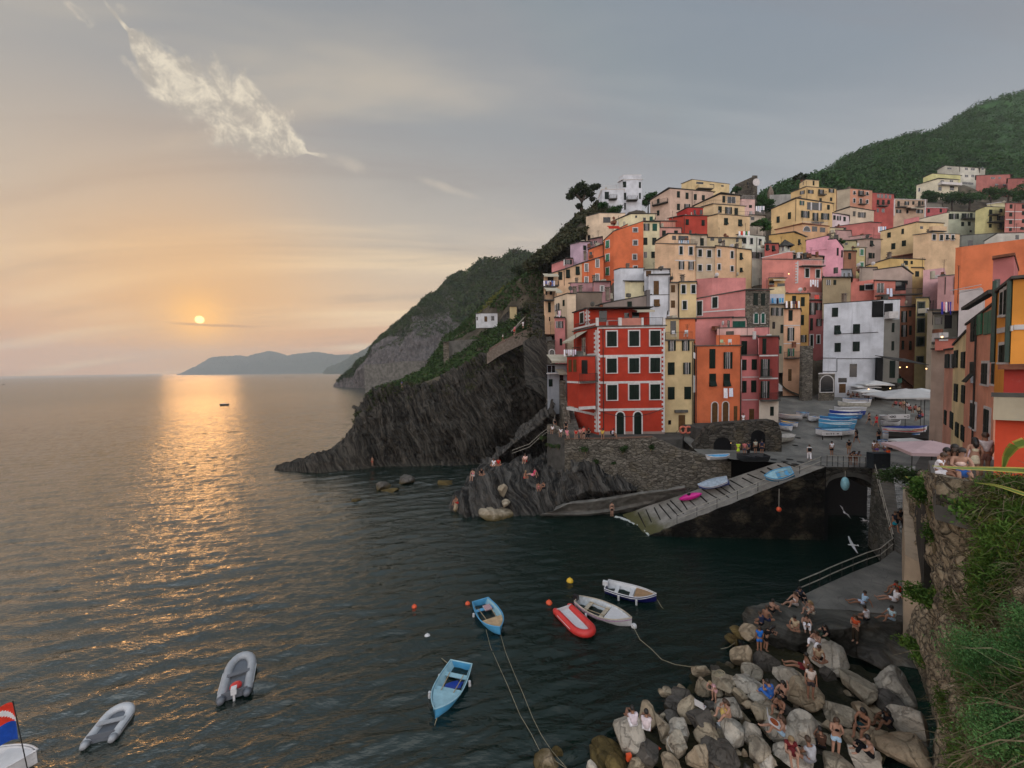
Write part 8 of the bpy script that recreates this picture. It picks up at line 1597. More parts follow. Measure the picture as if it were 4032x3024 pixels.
def inflatable(label, p, rz, L, B, tube, floor, tip, r=.21, bench=1, engine=None, extra=None):
 t = thing('inflatable_boat', label, 'inflatable boat', p+Vector((0, 0, .1)), rz); b = MB(); pts = []; h = B/2-r
 for i in range(29):
  u = i/28
  if u < .33: pts.append((-L/2+(L*.62)*u/.33, -h, r*.7))
  elif u > .67: pts.append((-L/2+(L*.62)*(1-u)/.33, h, r*.7))
  else:
   v = (u-.33)/.34*math.pi; pts.append((-L/2+L*.62+(L*.38-r)*math.sin(v)**.8, -h*math.cos(v), r*.7+.16*math.sin(v)))
 rad = [r*(.25 if i in (0, 28) else .85 if i in (1, 27) else 1) for i in range(29)]; b.tube(pts, rad, 12); b.obj('tube', tube, t, smooth=True)
 b = MB(); b.box(-L/2+.25, -h, .0, L*.22, h, .19); b.hexa([(L*.22,-h,.0),(L*.4,-h*.35,.1),(L*.4,h*.35,.1),(L*.22,h,.0),(L*.22,-h,.19),(L*.4,-h*.35,.22),(L*.4,h*.35,.22),(L*.22,h,.19)]); b.obj('floor', floor, t)
 b = MB(); b.box(-L/2+.28, -h, .08, -L/2+.33, h, .42); b.obj('transom', floor, t)
 for i in range(bench): b = MB(); b.box(-.15+i*.9, -h, .34, .1+i*.9, h, .38); b.obj('seat', tip, t)
 for s in (-1, 1):
  b = MB(); b.tube([(-L/2-.02, s*h, r*.7), (-L/2+.22, s*h, r*.7)], [r*.55, r*1.03], 12); b.obj('end_cone', tip, t, smooth=True)
  b = MB(); b.tube([(-L*.3, s*(h+r*.95), r), (L*.15, s*(h+r*.95), r)], .025, 5); b.obj('oar', GRB2 if tube is not GRB2 else GRD, t)
 if engine: b = MB(); b.box(-L/2+.02, -.13, .35, -L/2+.3, .13, .68); b.box(-L/2+.08, -.05, -.3, -L/2+.18, .05, .35); b.obj('outboard_motor', engine, t)
 if extra: extra(t)
 return t
c, a, L = seg('I', (1030,395), (1270,635), .2); inflatable('red inflatable dinghy with a pale floor', Vector((c.x, c.y, 0)), a, L, 1.75, REDP, WHP, REDP, .25, 0)
c, a, L = seg('L', (1850,715), (1925,375), .2)
inflatable('grey inflatable dinghy with a red fuel can and white outboard', Vector((c.x, c.y, 0)), a, L, 1.65, GRB, GRD, GRD, .23, 1, WHP, lambda t: (lambda b: (b.ell((-1.0, 0, .3), (.3, .3, .2), 10, 6), b.obj('fuel_can', REDP, t)))(MB()))
c, a, L = seg('L', (765,1075), (990,775), .2); inflatable('pale grey inflatable dinghy with two oars near the lower left', Vector((c.x, c.y, 0)), a, L, 1.45, GRB2, GRD, GRB, .2, 1)
p = atz('L', 190, 1225, .3); a = math.radians(200)
b5 = boat('white boat cut by the bottom left corner', wl(Vector((p.x-1.6, p.y-.3, 0))), math.radians(12), 4.2, 1.8, .7, WHP, WHP, WHP, WHP, 1, None, 1, None, cat='boat')
# dive flag on its pole
fp = atz('L', 215, 1215, .6); fl_ = thing('flag', 'red and blue flag with a white diagonal stripe on a leaning pole', 'flag', fp)
zt = 2.9; b = MB(); b.tube([(0, 0, -.3), (-.45, .0, zt)], .02, 5); b.obj('pole', IRON, fl_)
b = MB(); n = 26
def fq(u, v): return (-.42-.03*v-u*1.25+.0, .10*math.sin(u*5+v), zt-.12-v*1.75-u*.55+.12*math.sin(u*4))
for i in range(n):
 for j in range(24):
  u0_, u1_, v0, v1 = i/n, (i+1)/n, j/24, (j+1)/24; b.cur = (2 if (abs((u0_)*1.0-(.85-(v0*2))) < .14 and v0 < .5) else 0) if v0 < .5 else 1
  b.face([fq(u0_, v0), fq(u1_, v0), fq(u1_, v1), fq(u0_, v1)])
b.obj('cloth', [plain('flag_red', (.62,.04,.02), .8), plain('flag_blue', (.01,.06,.34), .8), WHP], fl_)
# boats on the ramp
def onramp(k, a, c):
 def hit(x, y):
  d = ray(k, x, y); N = (r_tl-r_bl).cross(r_br-r_bl).normalized(); t = (r_bl-CAM).dot(N)/d.dot(N); return CAM+d*t
 p, q = hit(*a), hit(*c); return (p+q)/2, p, q
def place_ramp(o, mid, p, q, L):
 d = (q-p).normalized(); N = (r_tl-r_bl).cross(r_br-r_bl).normalized(); N = N if N.z > 0 else -N; y = N.cross(d); o.rotation_mode = 'QUATERNION'; o.rotation_quaternion = Matrix(((d.x, y.x, N.x), (d.y, y.y, N.y), (d.z, y.z, N.z))).to_quaternion(); o.location = mid
mid, p, q = onramp('H', (445,345), (240,395)); o = boat('light blue rowing boat resting on the upper ramp', mid, 0, (q-p).length*1.02, 1.7, .6, BLP, LBP, BLP, LBP, 2, None, 0, None, True, strip=WHP); place_ramp(o, mid+Vector((0,0,.1)), p, q, 0)
mid, p, q = onramp('G', (1985,455), (1785,500)); o = boat('dark blue boat with a white covered top at the left edge of the ramp', mid, 0, (q-p).length, 1.5, .55, BLD_, WHP, WHP, None, 2, None, 0, None, False, cover=plain('pale_cover', (.35,.42,.5), .8), strip=WHP); place_ramp(o, mid+Vector((0,0,.1)), p, q, 0)
mid, p, q = onramp('G', (1800,530), (1638,570)); ky = thing('kayak', 'bright magenta kayak lying across the ramp', 'kayak', mid); b = MB(); L = (q-p).length
b.tube([(-L/2, 0, .22), (-L*.4, 0, .2), (-L*.2, 0, .19), (0, 0, .18), (L*.2, 0, .19), (L*.4, 0, .2), (L/2, 0, .22)], [.03, .2, .32, .36, .32, .2, .03], 12); b.obj('hull', MAG, ky, smooth=True)
b = MB(); b.tube([(0, 0, .5), (0, 0, .56)], .2, 12); b.obj('cockpit_rim', BLK, ky); place_ramp(ky, mid, p, q, 0)
# boats drawn up on the square (side on, bow pixel to stern pixel at keel height)
def pboat(label, xa, ya, xb, yb, hull, inside, trim=None, B=1.7, D=.62, group=None, **kw):
 p = atp('E', xa, ya); q = atp('E', xb, yb); mid = (p+q)/2; mid.z = plaza_z(mid.y)+.12; L = Vector((q.x-p.x, q.y-p.y)).length
 return boat(label, mid, math.atan2(q.y-p.y, q.x-p.x), L, B, D, hull, inside, trim, kw.get('deck'), kw.get('thw', 2), None, 0, None, kw.get('oars', False), kw.get('cover'), group=group, strip=kw.get('strip'), tw=kw.get('tw', .5))
pboat('nearest white boat of the row, behind the white bench sign', 760, 1318, 452, 1336, WHP, LBP, BLM, D=.75)
pboat('light blue boat second in the row on the square', 765, 1270, 478, 1275, BLP, LBP, WHP, D=.75)
pboat('sky blue boat with a white rim third in the row', 780, 1236, 478, 1240, BLP, LBP, WHP, D=.72)
pboat('sky blue boat fourth in the row on the square', 785, 1214, 488, 1212, BLM, BLP, BLP, D=.7)
pboat('blue boat with a white gunwale fifth in the row', 826, 1184, 560, 1190, BLM, WHP, WHP, D=.7)
pboat('deep blue boat with a pale rim sixth in the row', 855, 1152, 570, 1160, BLD_, WHP, WHP, D=.7)
pboat('grey white boat behind the deep blue one', 865, 1120, 610, 1125, GRB2, GRB, WHP, D=.6)
pboat('long cream boat further up the square', 900, 1085, 640, 1085, plain('cream_boat', (.5,.48,.42), .5), WHP, WHP, D=.75)
pboat('far white boat nearest the restaurant parasols', 910, 1048, 680, 1045, WHP, GRB2, BLM, D=.6)
pboat('white boat on its cradle against the left wall', 335, 1195, 145, 1178, WHP, OLDW, WHP, D=.6)
pboat('blue rimmed white boat behind the one on the left wall', 385, 1168, 290, 1165, WHP, LBP, BLM, D=.6)
pboat('small grey boat between the left and middle rows', 470, 1200, 390, 1208, GRB2, BLM, WHP, D=.6, B=1.4)
pboat('white boat with a blue stripe beside the red house corner', 245, 1295, 150, 1262, WHP, BLM, BLM, D=.65, B=1.5)
pboat('yellow striped white dinghy at the left wall', 295, 1265, 150, 1228, WHP, YLW, BLM, D=.55, B=1.4)
pboat('cream covered boat parked alone on the left of the square', 250, 1352, 105, 1408, plain('cream_boat', (.5,.48,.42), .5), WHP, WHP, cover=plain('canvas_cover', (.42,.38,.34), .9), D=.7, B=1.7)
pboat('white boat lying under the left side of the restaurant sign', 1010, 1180, 1090, 1210, WHP, GRB2, WHP, D=.6, B=1.3)
pboat('striped black and white boat under the restaurant deck', 1015, 1238, 1170, 1250, GRB2, BLK, WHP, D=.6, B=1.5)
pboat('large white boat with a blue rim on the right side of the square', 1020, 1340, 1330, 1400, WHP, OLDW, BLM, D=.8, B=1.9)
pboat('white fishing boat with red gunwale behind the big one', 1040, 1322, 1380, 1345, WHP, OLDW, REDP, D=.75, B=1.9)
pboat('boat under a long blue cover against the right wall', 1030, 1300, 1390, 1312, WHP, WHP, WHP, cover=BLD_, D=.7)
pboat('white bowed boat with a blue keel line at the lower right', 990, 1408, 1200, 1460, WHP, GRB, BLM, D=.8, B=1.8)
p = atp('H', 0, 235); q = atp('H', 232, 235); boat('black rowing boat stored in front of the vaults', Vector(((p.x+q.x)/2, (p.y+q.y)/2, 7.7)), math.atan2(q.y-p.y, q.x-p.x)+math.pi, (q-p).length, 1.8, .65, plain('black_boat_paint', (.015,.018,.022), .5), BLK, BLK, None, 2)
p = atz('G', 1830, 268, 7.9); q = atz('G', 1995, 268, 7.9); boat('white and blue boat lying on the sea wall above the ramp', Vector(((p.x+q.x)/2, (p.y+q.y)/2, 7.7)), .1, (q-p).length, 1.3, .4, WHP, BLP, WHP, None, 1)
fb = atz('N', 1305, 362, 0); boat('small open fishing boat alone out at sea', Vector((fb.x, fb.y, -.1)), .1, 4.6, 1.8, .8, plain('dark_hull', (.05,.045,.04), .6), OLDW, WHP, OLDW, 1, BLK, 0, cat='fishing boat')
person('fisherman in pale clothes in the boat out at sea', Vector((fb.x-.4, fb.y, .2)), 'edge', 180, 1, W_, BK)
for i, (x, y) in enumerate(((20,232),(1660,186),(1690,188),(2022,184),(1995,190))):
 q = atz('N', x, y, 0); D_ = math.hypot(q.x, q.y); q = q*(min(1, 1300/D_)); q.z = 0; s_ = 1
 boat('tiny distant boat near the horizon, number %s from the left' % ['one','two','three','four','five'][i] if False else ['tiny boat on the horizon at the far left','tiny boat below the distant cape','second tiny boat below the distant cape','tiny boat off the near headland','second tiny boat off the near headland'][i], q, .3*i, 5, 1.8, 1.0, plain('dark_hull', (.05,.045,.04), .6), OLDW, cat='boat', small=True)
# ---------------------------------------------------------------- buoys, birds, ropes
def buoy(label, k, x, y, r, m, cat='buoy'):
 p = atz(k, x, y, 0); t = thing('buoy', label, cat, p); b = MB(); b.ell((0, 0, r*.3), (r, r, r*.95), 10, 7); b.obj('float', m, t, smooth=True); b = MB(); b.tube([(0, 0, r*1.1), (0, 0, r*1.45)], r*.18, 6); b.obj('ring', m, t)
buoy('orange buoy off the corner of the sky blue boat', 'I', 285, 365, .2, ORG); buoy('orange buoy above the red inflatable', 'I', 930, 362, .26, ORG); buoy('yellow buoy floating above the white launch', 'I', 1095, 188, .3, YLW)
buoy('small red buoy alone on the open water', 'W', 895, 1313, .2, ORG); buoy('white buoy alone between the blue boats', 'W', 923, 1378, .22, WHP);
for (lab, k, x, ytop, ybot, Y, m, rr) in (('big pale blue float hanging under the bridge arch', 'H', 835, 300, 400, 38.0, plain('pale_blue_float', (.25,.5,.58), .5), .36), ('red float hanging down the ramp wall', 'H', 326, 440, 597, 36.6, ORG, .22)):
 c = aty(k, x, ybot, Y); tp = aty(k, x, ytop, Y); t = thing('hanging_float', lab, 'float', c); b = MB(); b.ell((0, 0, 0), (rr, rr, rr*(1.9 if rr > .3 else 1.1)), 12, 9); b.obj('float', m, t, smooth=True); b = MB(); b.tube([(0, 0, rr), (0, 0, tp.z-c.z)], .03, 5); b.obj('line', ROPE, t)
def gull(label, k, x, y, Y, heading, bank, dx_=0):
 p = aty(k, x, y, Y); t = thing('seagull', label, 'seagull', p); t.rotation_euler = (math.radians(bank), math.radians(dx_), math.radians(heading)); b = MB()
 b.tube([(-.28, 0, 0), (-.15, 0, 0), (.05, 0, .01), (.2, 0, .03), (.27, 0, .03), (.33, 0, .02)], [.02, .055, .075, .05, .04, .01], 8)
 b.hexa([(-.28,-.02,0),(-.4,-.07,0),(-.4,.07,0),(-.28,.02,0),(-.28,-.02,.012),(-.4,-.07,.012),(-.4,.07,.012),(-.28,.02,.012)])
 b.obj('body', WHP, t)
 for s in (-1, 1):
  w = MB(); P_ = [(.12,-.06,0,.30,.03),(.16,-.14,.06,.28,.02),(.10,-.16,.16,.5,.02),(-.02,-.14,.12,.68,.012)]
  q = [(.13,s*.04,.03),(.17,s*.34,.16),(.05,s*.66,.10),(-.02,s*.68,.10),(.0,s*.36,.13),(-.09,s*.04,.02)]
  w.face(q); w.face([(a_, c_, d_-.012) for a_, c_, d_ in reversed(q)]); w.obj('wing', GRB2, t)
gull('white gull banking over the pool under the arch', 'H', 828, 620, 33, 60, 55); gull('white gull flying low over the pool with wings raised', 'H', 893, 872, 29, 170, -40);
p = atz('H', 985, 684, .1); gl3 = gull('gull floating on the dark pool', 'H', 985, 684, p.y, 0, 0)
ROPEM = plain('mooring_rope', (.30,.26,.18), .9)
def rope(label, pts, r=.022, sag=0):
 P_ = [pp(*q) for q in pts]; V = resamp(P_, 10*(len(P_)-1)+1); b = MB(); b.tube([tuple(v) for v in V], r, 5); tag(b.obj('rope', ROPEM), label, 'rope')
rope('mooring rope from the white launch to the rope boulder', [('I',1590,525,.55),('I',1650,640,.25),('I',1740,715,.2),('J',700,680,.2),('J',820,725,.4),('J',955,745,.9),('J',1040,740,1.9)], .02)
rope('rope from the navy motorboat slipping into the water', [('I',1788,325,.6),('I',1820,380,.2),('I',1850,410,-.05)])
rope('long mooring rope from the sky blue boat to the bottom edge', [('I',545,600,.35),('I',585,740,.3),('I',650,900,.28),('I',720,1060,.28),('I',800,1260,.28),('I',870,1400,.3),('I',950,1520,.3),('I',1070,1659,.9)], .013)
rope('second mooring rope running beside the long one', [('I',430,560,.4),('I',465,700,.26),('I',600,1000,.26),('I',700,1240,.26),('I',790,1390,.28),('I',860,1530,.15),('I',960,1590,.4),('I',1080,1670,.9)], .013)
rope('bow rope of the lower blue boat going down', [('I',40,1260,.45),('I',20,1330,.1),('I',-20,1440,-.05)]); rope('stern rope of the lower blue boat', [('I',135,835,.5),('I',60,775,.03),('I',0,740,-.05)])
rope('pale rope tied to the big tan boulder', [('J',1360,530,1.2),('J',1300,570,.3),('J',1215,590,.03),('J',1130,570,-.05)], .022)
p = atz('J', 1190, 812, 2.0); b = MB()
for i in range(4): b.tube([(.2*math.cos(a_/10*6.283)+.08*i, .17*math.sin(a_/10*6.283), .03*i) for a_ in range(11)], .025, 5)
tag(b.obj('coiled_rope', ROPEM, None, p), 'coil of pale rope on the long flat boulder', 'rope')
# ---------------------------------------------------------------- parasols, awnings and small things on the square
def parasol(label, c, r, h, m, sides=4, tilt=0, cat='parasol', group=None, rz=.4):
 t = thing('parasol', label, cat, c, rz, group); b = MB(); n = 8 if sides == 8 else 4
 R_ = r*1.3 if n == 4 else r
 for i in range(n):
  a0 = 2*math.pi*i/n; a1 = 2*math.pi*(i+1)/n; am = (a0+a1)/2
  p0 = (R_*math.cos(a0), R_*math.sin(a0), h); p1 = (R_*math.cos(a1), R_*math.sin(a1), h); pm = ((p0[0]+p1[0])*.5, (p0[1]+p1[1])*.5, h+.06); ap = (0, 0, h+r*.28)
  for tri in ((p0, pm, ap), (pm, p1, ap)): b.face(tri); b.face([(x, y, z-.03) for x, y, z in reversed(tri)])
  for e0, e1 in ((p0, pm), (pm, p1)): b.face([e0, e1, (e1[0], e1[1], e1[2]-.16), (e0[0], e0[1], e0[2]-.16)])
 b.obj('canopy', m, t)
 b = MB(); b.tube([(0, 0, 0), (0, 0, h+r*.3)], .035, 7); b.obj('pole', IRON, t)
 b = MB()
 for i in range(n): a0 = 2*math.pi*i/n; b.tube([(0, 0, h-.25), (R_*.55*math.cos(a0), R_*.55*math.sin(a0), h+.08)], .015, 4)
 b.obj('ribs', IRON, t); return t
PKC = plain('pale_pink_canvas', (.50,.36,.37), .9, .1, 1); WCC = plain('white_canvas', (.58,.57,.56), .9, .1, 1)
q = aty('H', 1505, 118, 20.5); parasol('large pale pink square parasol on the terrace above the pool', (q.x, q.y, 11.0), 1.65, q.z-11.0-.1, PKC)
q = aty('E', 1270, 1372, 34); parasol('white parasol behind the pink one', (q.x, q.y, q.z-2.4), 1.3, 2.4, WCC)
for lab, x, y, Y, r in (('white parasol nearest the white house wall', 900, 945, 63, 1.9), ('upper white parasol against the white house', 870, 905, 65.5, 1.7), ('wide white parasol touching the white house corner', 960, 885, 65, 2.3), ('broad white parasol over the restaurant deck', 1215, 985, 50, 3.6), ('smaller white parasol behind the broad one', 1345, 950, 52, 1.9), ('white parasol at the right end of the deck', 1375, 1000, 48, 1.6)):
 q = aty('E', x, y, Y); zz = plaza_z(Y); parasol(lab, (q.x, q.y, zz), r, q.z-zz, WCC)
def bx_thing(name, label, cat, k, x, y, Y, w, d, h, m, rz=0, zup=0):
 q = aty(k, x, y, Y); b = MB(); b.box(-w/2, -d/2, 0, w/2, d/2, h); return tag(b.obj(name, m, None, Vector((q.x, q.y, q.z+zup)), rz), label, cat)
# restaurant deck, its dark counter and lettered board
b = MB(); q0_ = aty('E', 1070, 1250, 46); q1_ = aty('E', 1410, 1250, 44)
b.prism([(q0_.x, q0_.y), (q1_.x, q1_.y), (q1_.x*1.2, q1_.y*1.2), (q0_.x*1.2, q0_.y*1.2)], 7.5, 9.2); tag(b.obj('restaurant_deck', plain('dark_timber', (.02,.016,.013), .8)), 'dark timber restaurant deck raised on the right of the square', 'deck')
def board(label, k, x0, x1, y0, y1, Y, glyphs, legs=True):
 a = aty(k, x0, y0, Y); c = aty(k, x1, y1, Y); t = thing('sign_board', label, 'sign', (a.x, a.y, c.z)); W__ = c.x-a.x; H_ = a.z-c.z; b = MB(); b.box(0, 0, 0, W__, .06, H_); b.obj('panel', WHP, t)
 b = MB()
 for kind_, gx0, gx1 in glyphs:
  xa, xb = W__*gx0, W__*gx1; m_ = (xa+xb)/2
  if kind_ == 'bar': b.box(xa, -.02, H_*.35, xb, -.003, H_*.6)
  elif kind_ == 'dia': b.hexa([(xa,-.02,H_*.48),(m_,-.02,H_*.3),(xb,-.02,H_*.48),(m_,-.02,H_*.66),(xa,-.003,H_*.48),(m_,-.003,H_*.3),(xb,-.003,H_*.48),(m_,-.003,H_*.66)])
  else: b.tube([(m_+(xb-xa)/2*math.cos(q_/8*6.28), -.012, H_*.48+H_*.22*math.sin(q_/8*6.28)) for q_ in range(9)], .03, 4)
 b.obj('lettering', BLK, t)
 if legs:
  b = MB()
  for x in (.05, W__-.05): b.box(x-.04, 0, -H_*1.3, x+.04, .08, 0)
  b.obj('legs', IRON, t)
board('white lettered board on legs in front of the nearest boats', 'E', 512, 678, 1290, 1316, 44.5, [('bar',.18,.26),('bar',.30,.34),('dia',.38,.50),('dia',.52,.60),('bar',.72,.82)])
board('white restaurant board with dark script hung on the deck', 'E', 1068, 1250, 1140, 1176, 45.6, [('bar',.06,.10),('o',.12,.2),('bar',.21,.24),('o',.25,.33),('dia',.72,.80),('o',.84,.95)], False)
# lit lamps under the restaurant canopy and on terraces
LAMP = mat('warm_bulb', lambda q, b: sets(b, Base_Color=(1,.7,.4,1), Emission_Color=(1,.55,.2,1), Emission_Strength=4.0))
def canopy():
 a = aty('E', 1150, 685, 62); c = aty('E', 1410, 720, 58); b = MB(); t = thing('restaurant_canopy', 'dark sloping canopy over a lit restaurant in the lane', 'canopy', (a.x, a.y, a.z))
 b.hexa([(0,0,-.1),(c.x-a.x,c.y-a.y,c.z-a.z-.1),(c.x-a.x+.5,c.y-a.y+4,c.z-a.z+.9),(0,4,.9),(0,0,0),(c.x-a.x,c.y-a.y,c.z-a.z),(c.x-a.x+.5,c.y-a.y+4,c.z-a.z+1),(0,4,1)]); b.obj('roof', TILE, t)
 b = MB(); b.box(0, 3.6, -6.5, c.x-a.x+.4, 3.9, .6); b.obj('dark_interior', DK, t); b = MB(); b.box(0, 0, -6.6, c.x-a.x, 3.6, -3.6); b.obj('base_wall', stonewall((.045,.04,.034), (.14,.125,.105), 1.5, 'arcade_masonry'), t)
 b = MB(); b.box(0, -.05, -3.6, c.x-a.x, .05, -2.9); b.obj('green_counter', plain('green_counter', (.02,.07,.05), .6), t)
canopy()
for lab, k, x, y, Y in (('left warm lamp under the lane canopy', 'E', 1165, 743, 61), ('middle warm lamp under the lane canopy', 'E', 1223, 740, 60.5), ('right warm lamp under the lane canopy', 'E', 1388, 754, 57.5), ('warm lamp on the salmon roof terrace', 'E', 1520, 486, 38), ('lamp lit on the ochre roof terrace', 'S', 366, 98, 66), ('lamp among the parasols by the white house', 'E', 900, 928, 62.5), ('lamp low on the wall right of the white house', 'E', 1083, 920, 62), ('small lamp in the left boat vault', 'C', 1718, 1425, 46), ('lamp glowing in the back of the arcade', 'C', 1608, 1392, 46.2)):
 q = aty(k, x, y, Y); t = thing('lamp', lab, 'lamp', q); b = MB(); b.ell((0, 0, 0), (.08, .08, .08), 8, 6); b.obj('bulb', LAMP, t); b = MB(); b.tube([(0, 0, .1), (0, 0, .5)], .02, 4); b.obj('stem', IRON, t)
# ring buoys and little stair by the yellow house
q = aty('C', 1240, 1480, 50.2)
t = thing('door_steps', 'little railed steps up to the yellow house door', 'steps', q)
a = aty('C', 1190, 1440, 50.6)-q; c = aty('C', 1290, 1345, 50.6)-q
b = MB()
for i in range(8): x0_ = a.x+(c.x-a.x)*i/8; z_ = a.z+(c.z-a.z)*(i+1)/8; b.box(x0_, .2, -2.5, x0_+(c.x-a.x)/8, 1.4, z_)
b.box(c.x, .2, -2.5, c.x+3.4, 1.4, c.z); b.obj('treads', CONC, t); b = MB(); railing(b, [(a.x, .2, a.z), (c.x, .2, c.z), (c.x+3.2, .2, c.z)], 1.0, .8); b.obj('railing', IRON, t)
for i, x in enumerate((1303, 1350)):
 q = aty('C', x, 1310, 50.3); b = MB(); b.tube([(.42*math.cos(j/14*6.283), 0, .42*math.sin(j/14*6.283)) for j in range(15)], .13, 8, False); tag(b.obj('ring_buoy', plain('faded_ring_buoy', (.55,.16,.11), .6), None, q), ['left faded red ring buoy on the yellow house railing', 'right faded red ring buoy on the yellow house railing'][i], 'ring buoy')
# laundry, each line a thing
def laundry(label, k, x0, x1, y, Y, drop, cols, n):
 a = aty(k, x0, y, Y); c = aty(k, x1, y, Y); t = thing('laundry', label, 'laundry', a); d = c-a; b = MB(); b.tube([(0, 0, 0), tuple(d)], .012, 4); b.obj('line', IRON, t)
 r = random.Random(len(label))
 for i in range(n):
  p = d*((i+.15)/n); q = d*((i+.85)/n); h = drop*(.6+.5*r.random()); b = MB(); kx = 5
  for j in range(kx):
   s0 = p.lerp(q, j/kx); s1 = p.lerp(q, (j+1)/kx); o0 = .05*math.sin(j*2.1+i); o1 = .05*math.sin((j+1)*2.1+i); b.face([(s0.x, s0.y-.02, s0.z), (s1.x, s1.y-.02, s1.z), (s1.x, s1.y-.05+o1, s1.z-h), (s0.x, s0.y-.05+o0, s0.z-h)])
  b.obj('garment', cloth(cols[i % len(cols)]), t)
laundry('white sheet and towels hanging on the orange house', 'C', 1650, 1745, 948, 52.6, 1.6, [W_, (220,222,236)], 2)
laundry('white washing over the balcony rail of the red house', 'C', 262, 375, 612, 50.0, .8, [W_, (190,180,190), (210,200,214)], 6)
laundry('pink and white washing on the cream sea front house', 'T', 540, 585, 640, 61, 1.2, [(230,190,200), W_], 3)
laundry('washing on the balcony at the village edge', 'A', 85, 190, 1118, 83.5, 1.2, [W_, (90,110,170), (200,200,214)], 6)
laundry('blue washing on the whitewashed terrace wall', 'S', 125, 300, 428, 68.6, 1.1, [(60,140,190), (140,180,214), (30,40,60), (70,170,200)], 5)
laundry('white washing hung below the mustard house eave', 'S', 318, 520, 468, 67.5, 1.5, [W_, BK, W_, (90,80,90), MR], 6)
laundry('white shirts on the long salmon house', 'S', 648, 775, 178, 74, 1.4, [W_, (225,225,235)], 4)
laundry('towels on the mauve red house window', 'S', 700, 790, 385, 73, 1.0, [(200,80,70)], 1)
laundry('washing on the grey terraces below the trees', 'A', 1935, 2015, 468, 106, 1.6, [W_, (200,205,220)], 5)
laundry('red green and white washing on the pale green roof', 'P', 1345, 1520, 868, 87, 1.2, [W_, RD, W_, (30,120,80)], 5)
laundry('washing on the peach roof storey', 'P', 455, 620, 1005, 82.6, 1.3, [W_, LB, W_], 5)
laundry('pink towel hanging from the bright green shutters', 'E', 1922, 1968, 478, 23.6, 2.3, [(214,70,130)], 1)
laundry('blue and white cloths beside the pink towel', 'E', 1858, 1918, 480, 25.0, .6, [(100,130,200), W_], 2)
laundry('colourful bundle of washing on the dark terrace corner', 'E', 1510, 1600, 190, 42.5, 1.3, [(60,60,160), (210,140,160), W_, (90,60,110)], 5)
laundry('cloths on the salmon balcony railing', 'S', 1690, 1780, 295, 72, 1.4, [(200,206,224)], 2)
laundry('cloth drying on the white fenced balcony in the pink cascade', 'Q', 1720, 1850, 800, 100, 2.0, [W_, LB], 4)
# white chairs and tables on the roof terraces
def chair(label, k, x, y, Y, m=WHP, sc=1.0, rz=0, group=None):
 q = aty(k, x, y, Y); t = thing('chair', label, 'chair', q, rz, group); b = MB(); b.box(-.22,-.22,.42,.22,.22,.46); b.obj('seat', m, t); b = MB(); b.box(-.22,.2,.46,.22,.24,.88); b.obj('backrest', m, t)
 for sx in (-1, 1):
  for sy in (-1, 1): b = MB(); b.box(sx*.2-.02, sy*.2-.02, 0, sx*.2+.02, sy*.2+.02, .42); b.obj('leg', m, t)
chair('white plastic chair on the small yellow terrace, left one', 'C', 1225, 502, 52.5); chair('white plastic chair on the small yellow terrace, right one', 'C', 1328, 500, 52.5, rz=3); chair('pale green chair on the orange roof', 'C', 1648, 578, 54, plain('pale_green_plastic', (.4,.5,.3), .5)); chair('white chair on the orange roof', 'C', 1712, 576, 54, rz=2.6)
q = aty('C', 698, 406, 51.8); t = thing('table', 'white table on the railed terrace of the red house', 'table', q); b = MB(); b.box(-.9,-.4,.68,.9,.4,.72); b.obj('tabletop', WHP, t)
for sx in (-1, 1):
 for sy in (-1, 1): b = MB(); b.box(sx*.85-.03, sy*.35-.03, 0, sx*.85+.03, sy*.35+.03, .68); b.obj('leg', WHP, t)
# pizza boxes, bag, cloths
def pizza(label, k, x, y, e, rz):
 p = atz(k, x, y, e); t = thing('pizza_box', label, 'pizza box', p, rz); b = MB(); b.box(-.2,-.2,0,.2,.2,.04); b.obj('box', WHP, t); b = MB(); b.hexa([(-.2,.2,.03),(.2,.2,.03),(.2,.36,.32),(-.2,.36,.32),(-.2,.21,.02),(.2,.21,.02),(.2,.38,.32),(-.2,.38,.32)]); b.obj('lid', WHP, t)
 b = MB(); b.tube([(0,0,.04),(0,0,.055)], .165, 14); b.obj('pizza', plain('pizza_topping', (.38,.09,.03), .6, .5, 30), t); t.rotation_euler = (math.radians(18), 0, rz)
pizza('open pizza box lying on the grey boulder', 'J', 1050, 1100, 2.2, 2.4); pizza('open pizza box on the knees of the girl in white', 'K', 95, 1300, 2.2, 1.0)
bx_thing('box', 'closed white printed box beside the person in black', 'box', 'K', 945, 1385, 18.6, .42, .36, .06, WHP, .2); bx_thing('bag', 'white carrier bag on the stones below the yellow dress', 'bag', 'J', 1232, 1300, 17.6, .3, .25, .22, WHP, .3)
bx_thing('food_box', 'left white food box on the pale boulder', 'food box', 'K', 525, 685, 23.6, .35, .25, .1, WHP, .2); bx_thing('food_box', 'right white food box on the pale boulder', 'food box', 'K', 590, 695, 23.4, .4, .3, .12, WHP, -.2); bx_thing('sheet', 'white magazine lying on the shelf by the group', 'magazine', 'K', 175, 455, 27, .55, .4, .02, WHP, .2)
bx_thing('cloth', 'orange red cloth caught low between the boulders', 'cloth', 'J', 403, 1590, 16.4, .22, .12, .3, ORG, .2); bx_thing('cloth', 'red cloth behind the dark round boulder', 'cloth', 'J', 705, 1500, 17.0, .35, .1, .14, ORG, .1)
bx_thing('towel', 'white beach towel under the legs by the wall', 'towel', 'K', 940, 275, 30.0, 1.5, .6, .03, WHP, -.3); bx_thing('crate', 'white cube on the rock at the foot of the ramp wall', 'crate', 'G', 1950, 690, 44, .9, .8, .6, CONC, .3)
bx_thing('bin', 'large dark bin at the right end of the bridge', 'bin', 'E', 980, 1590, 37.2, 1.6, .8, 1.5, plain('dark_bin', (.02,.025,.03), .6), 0)
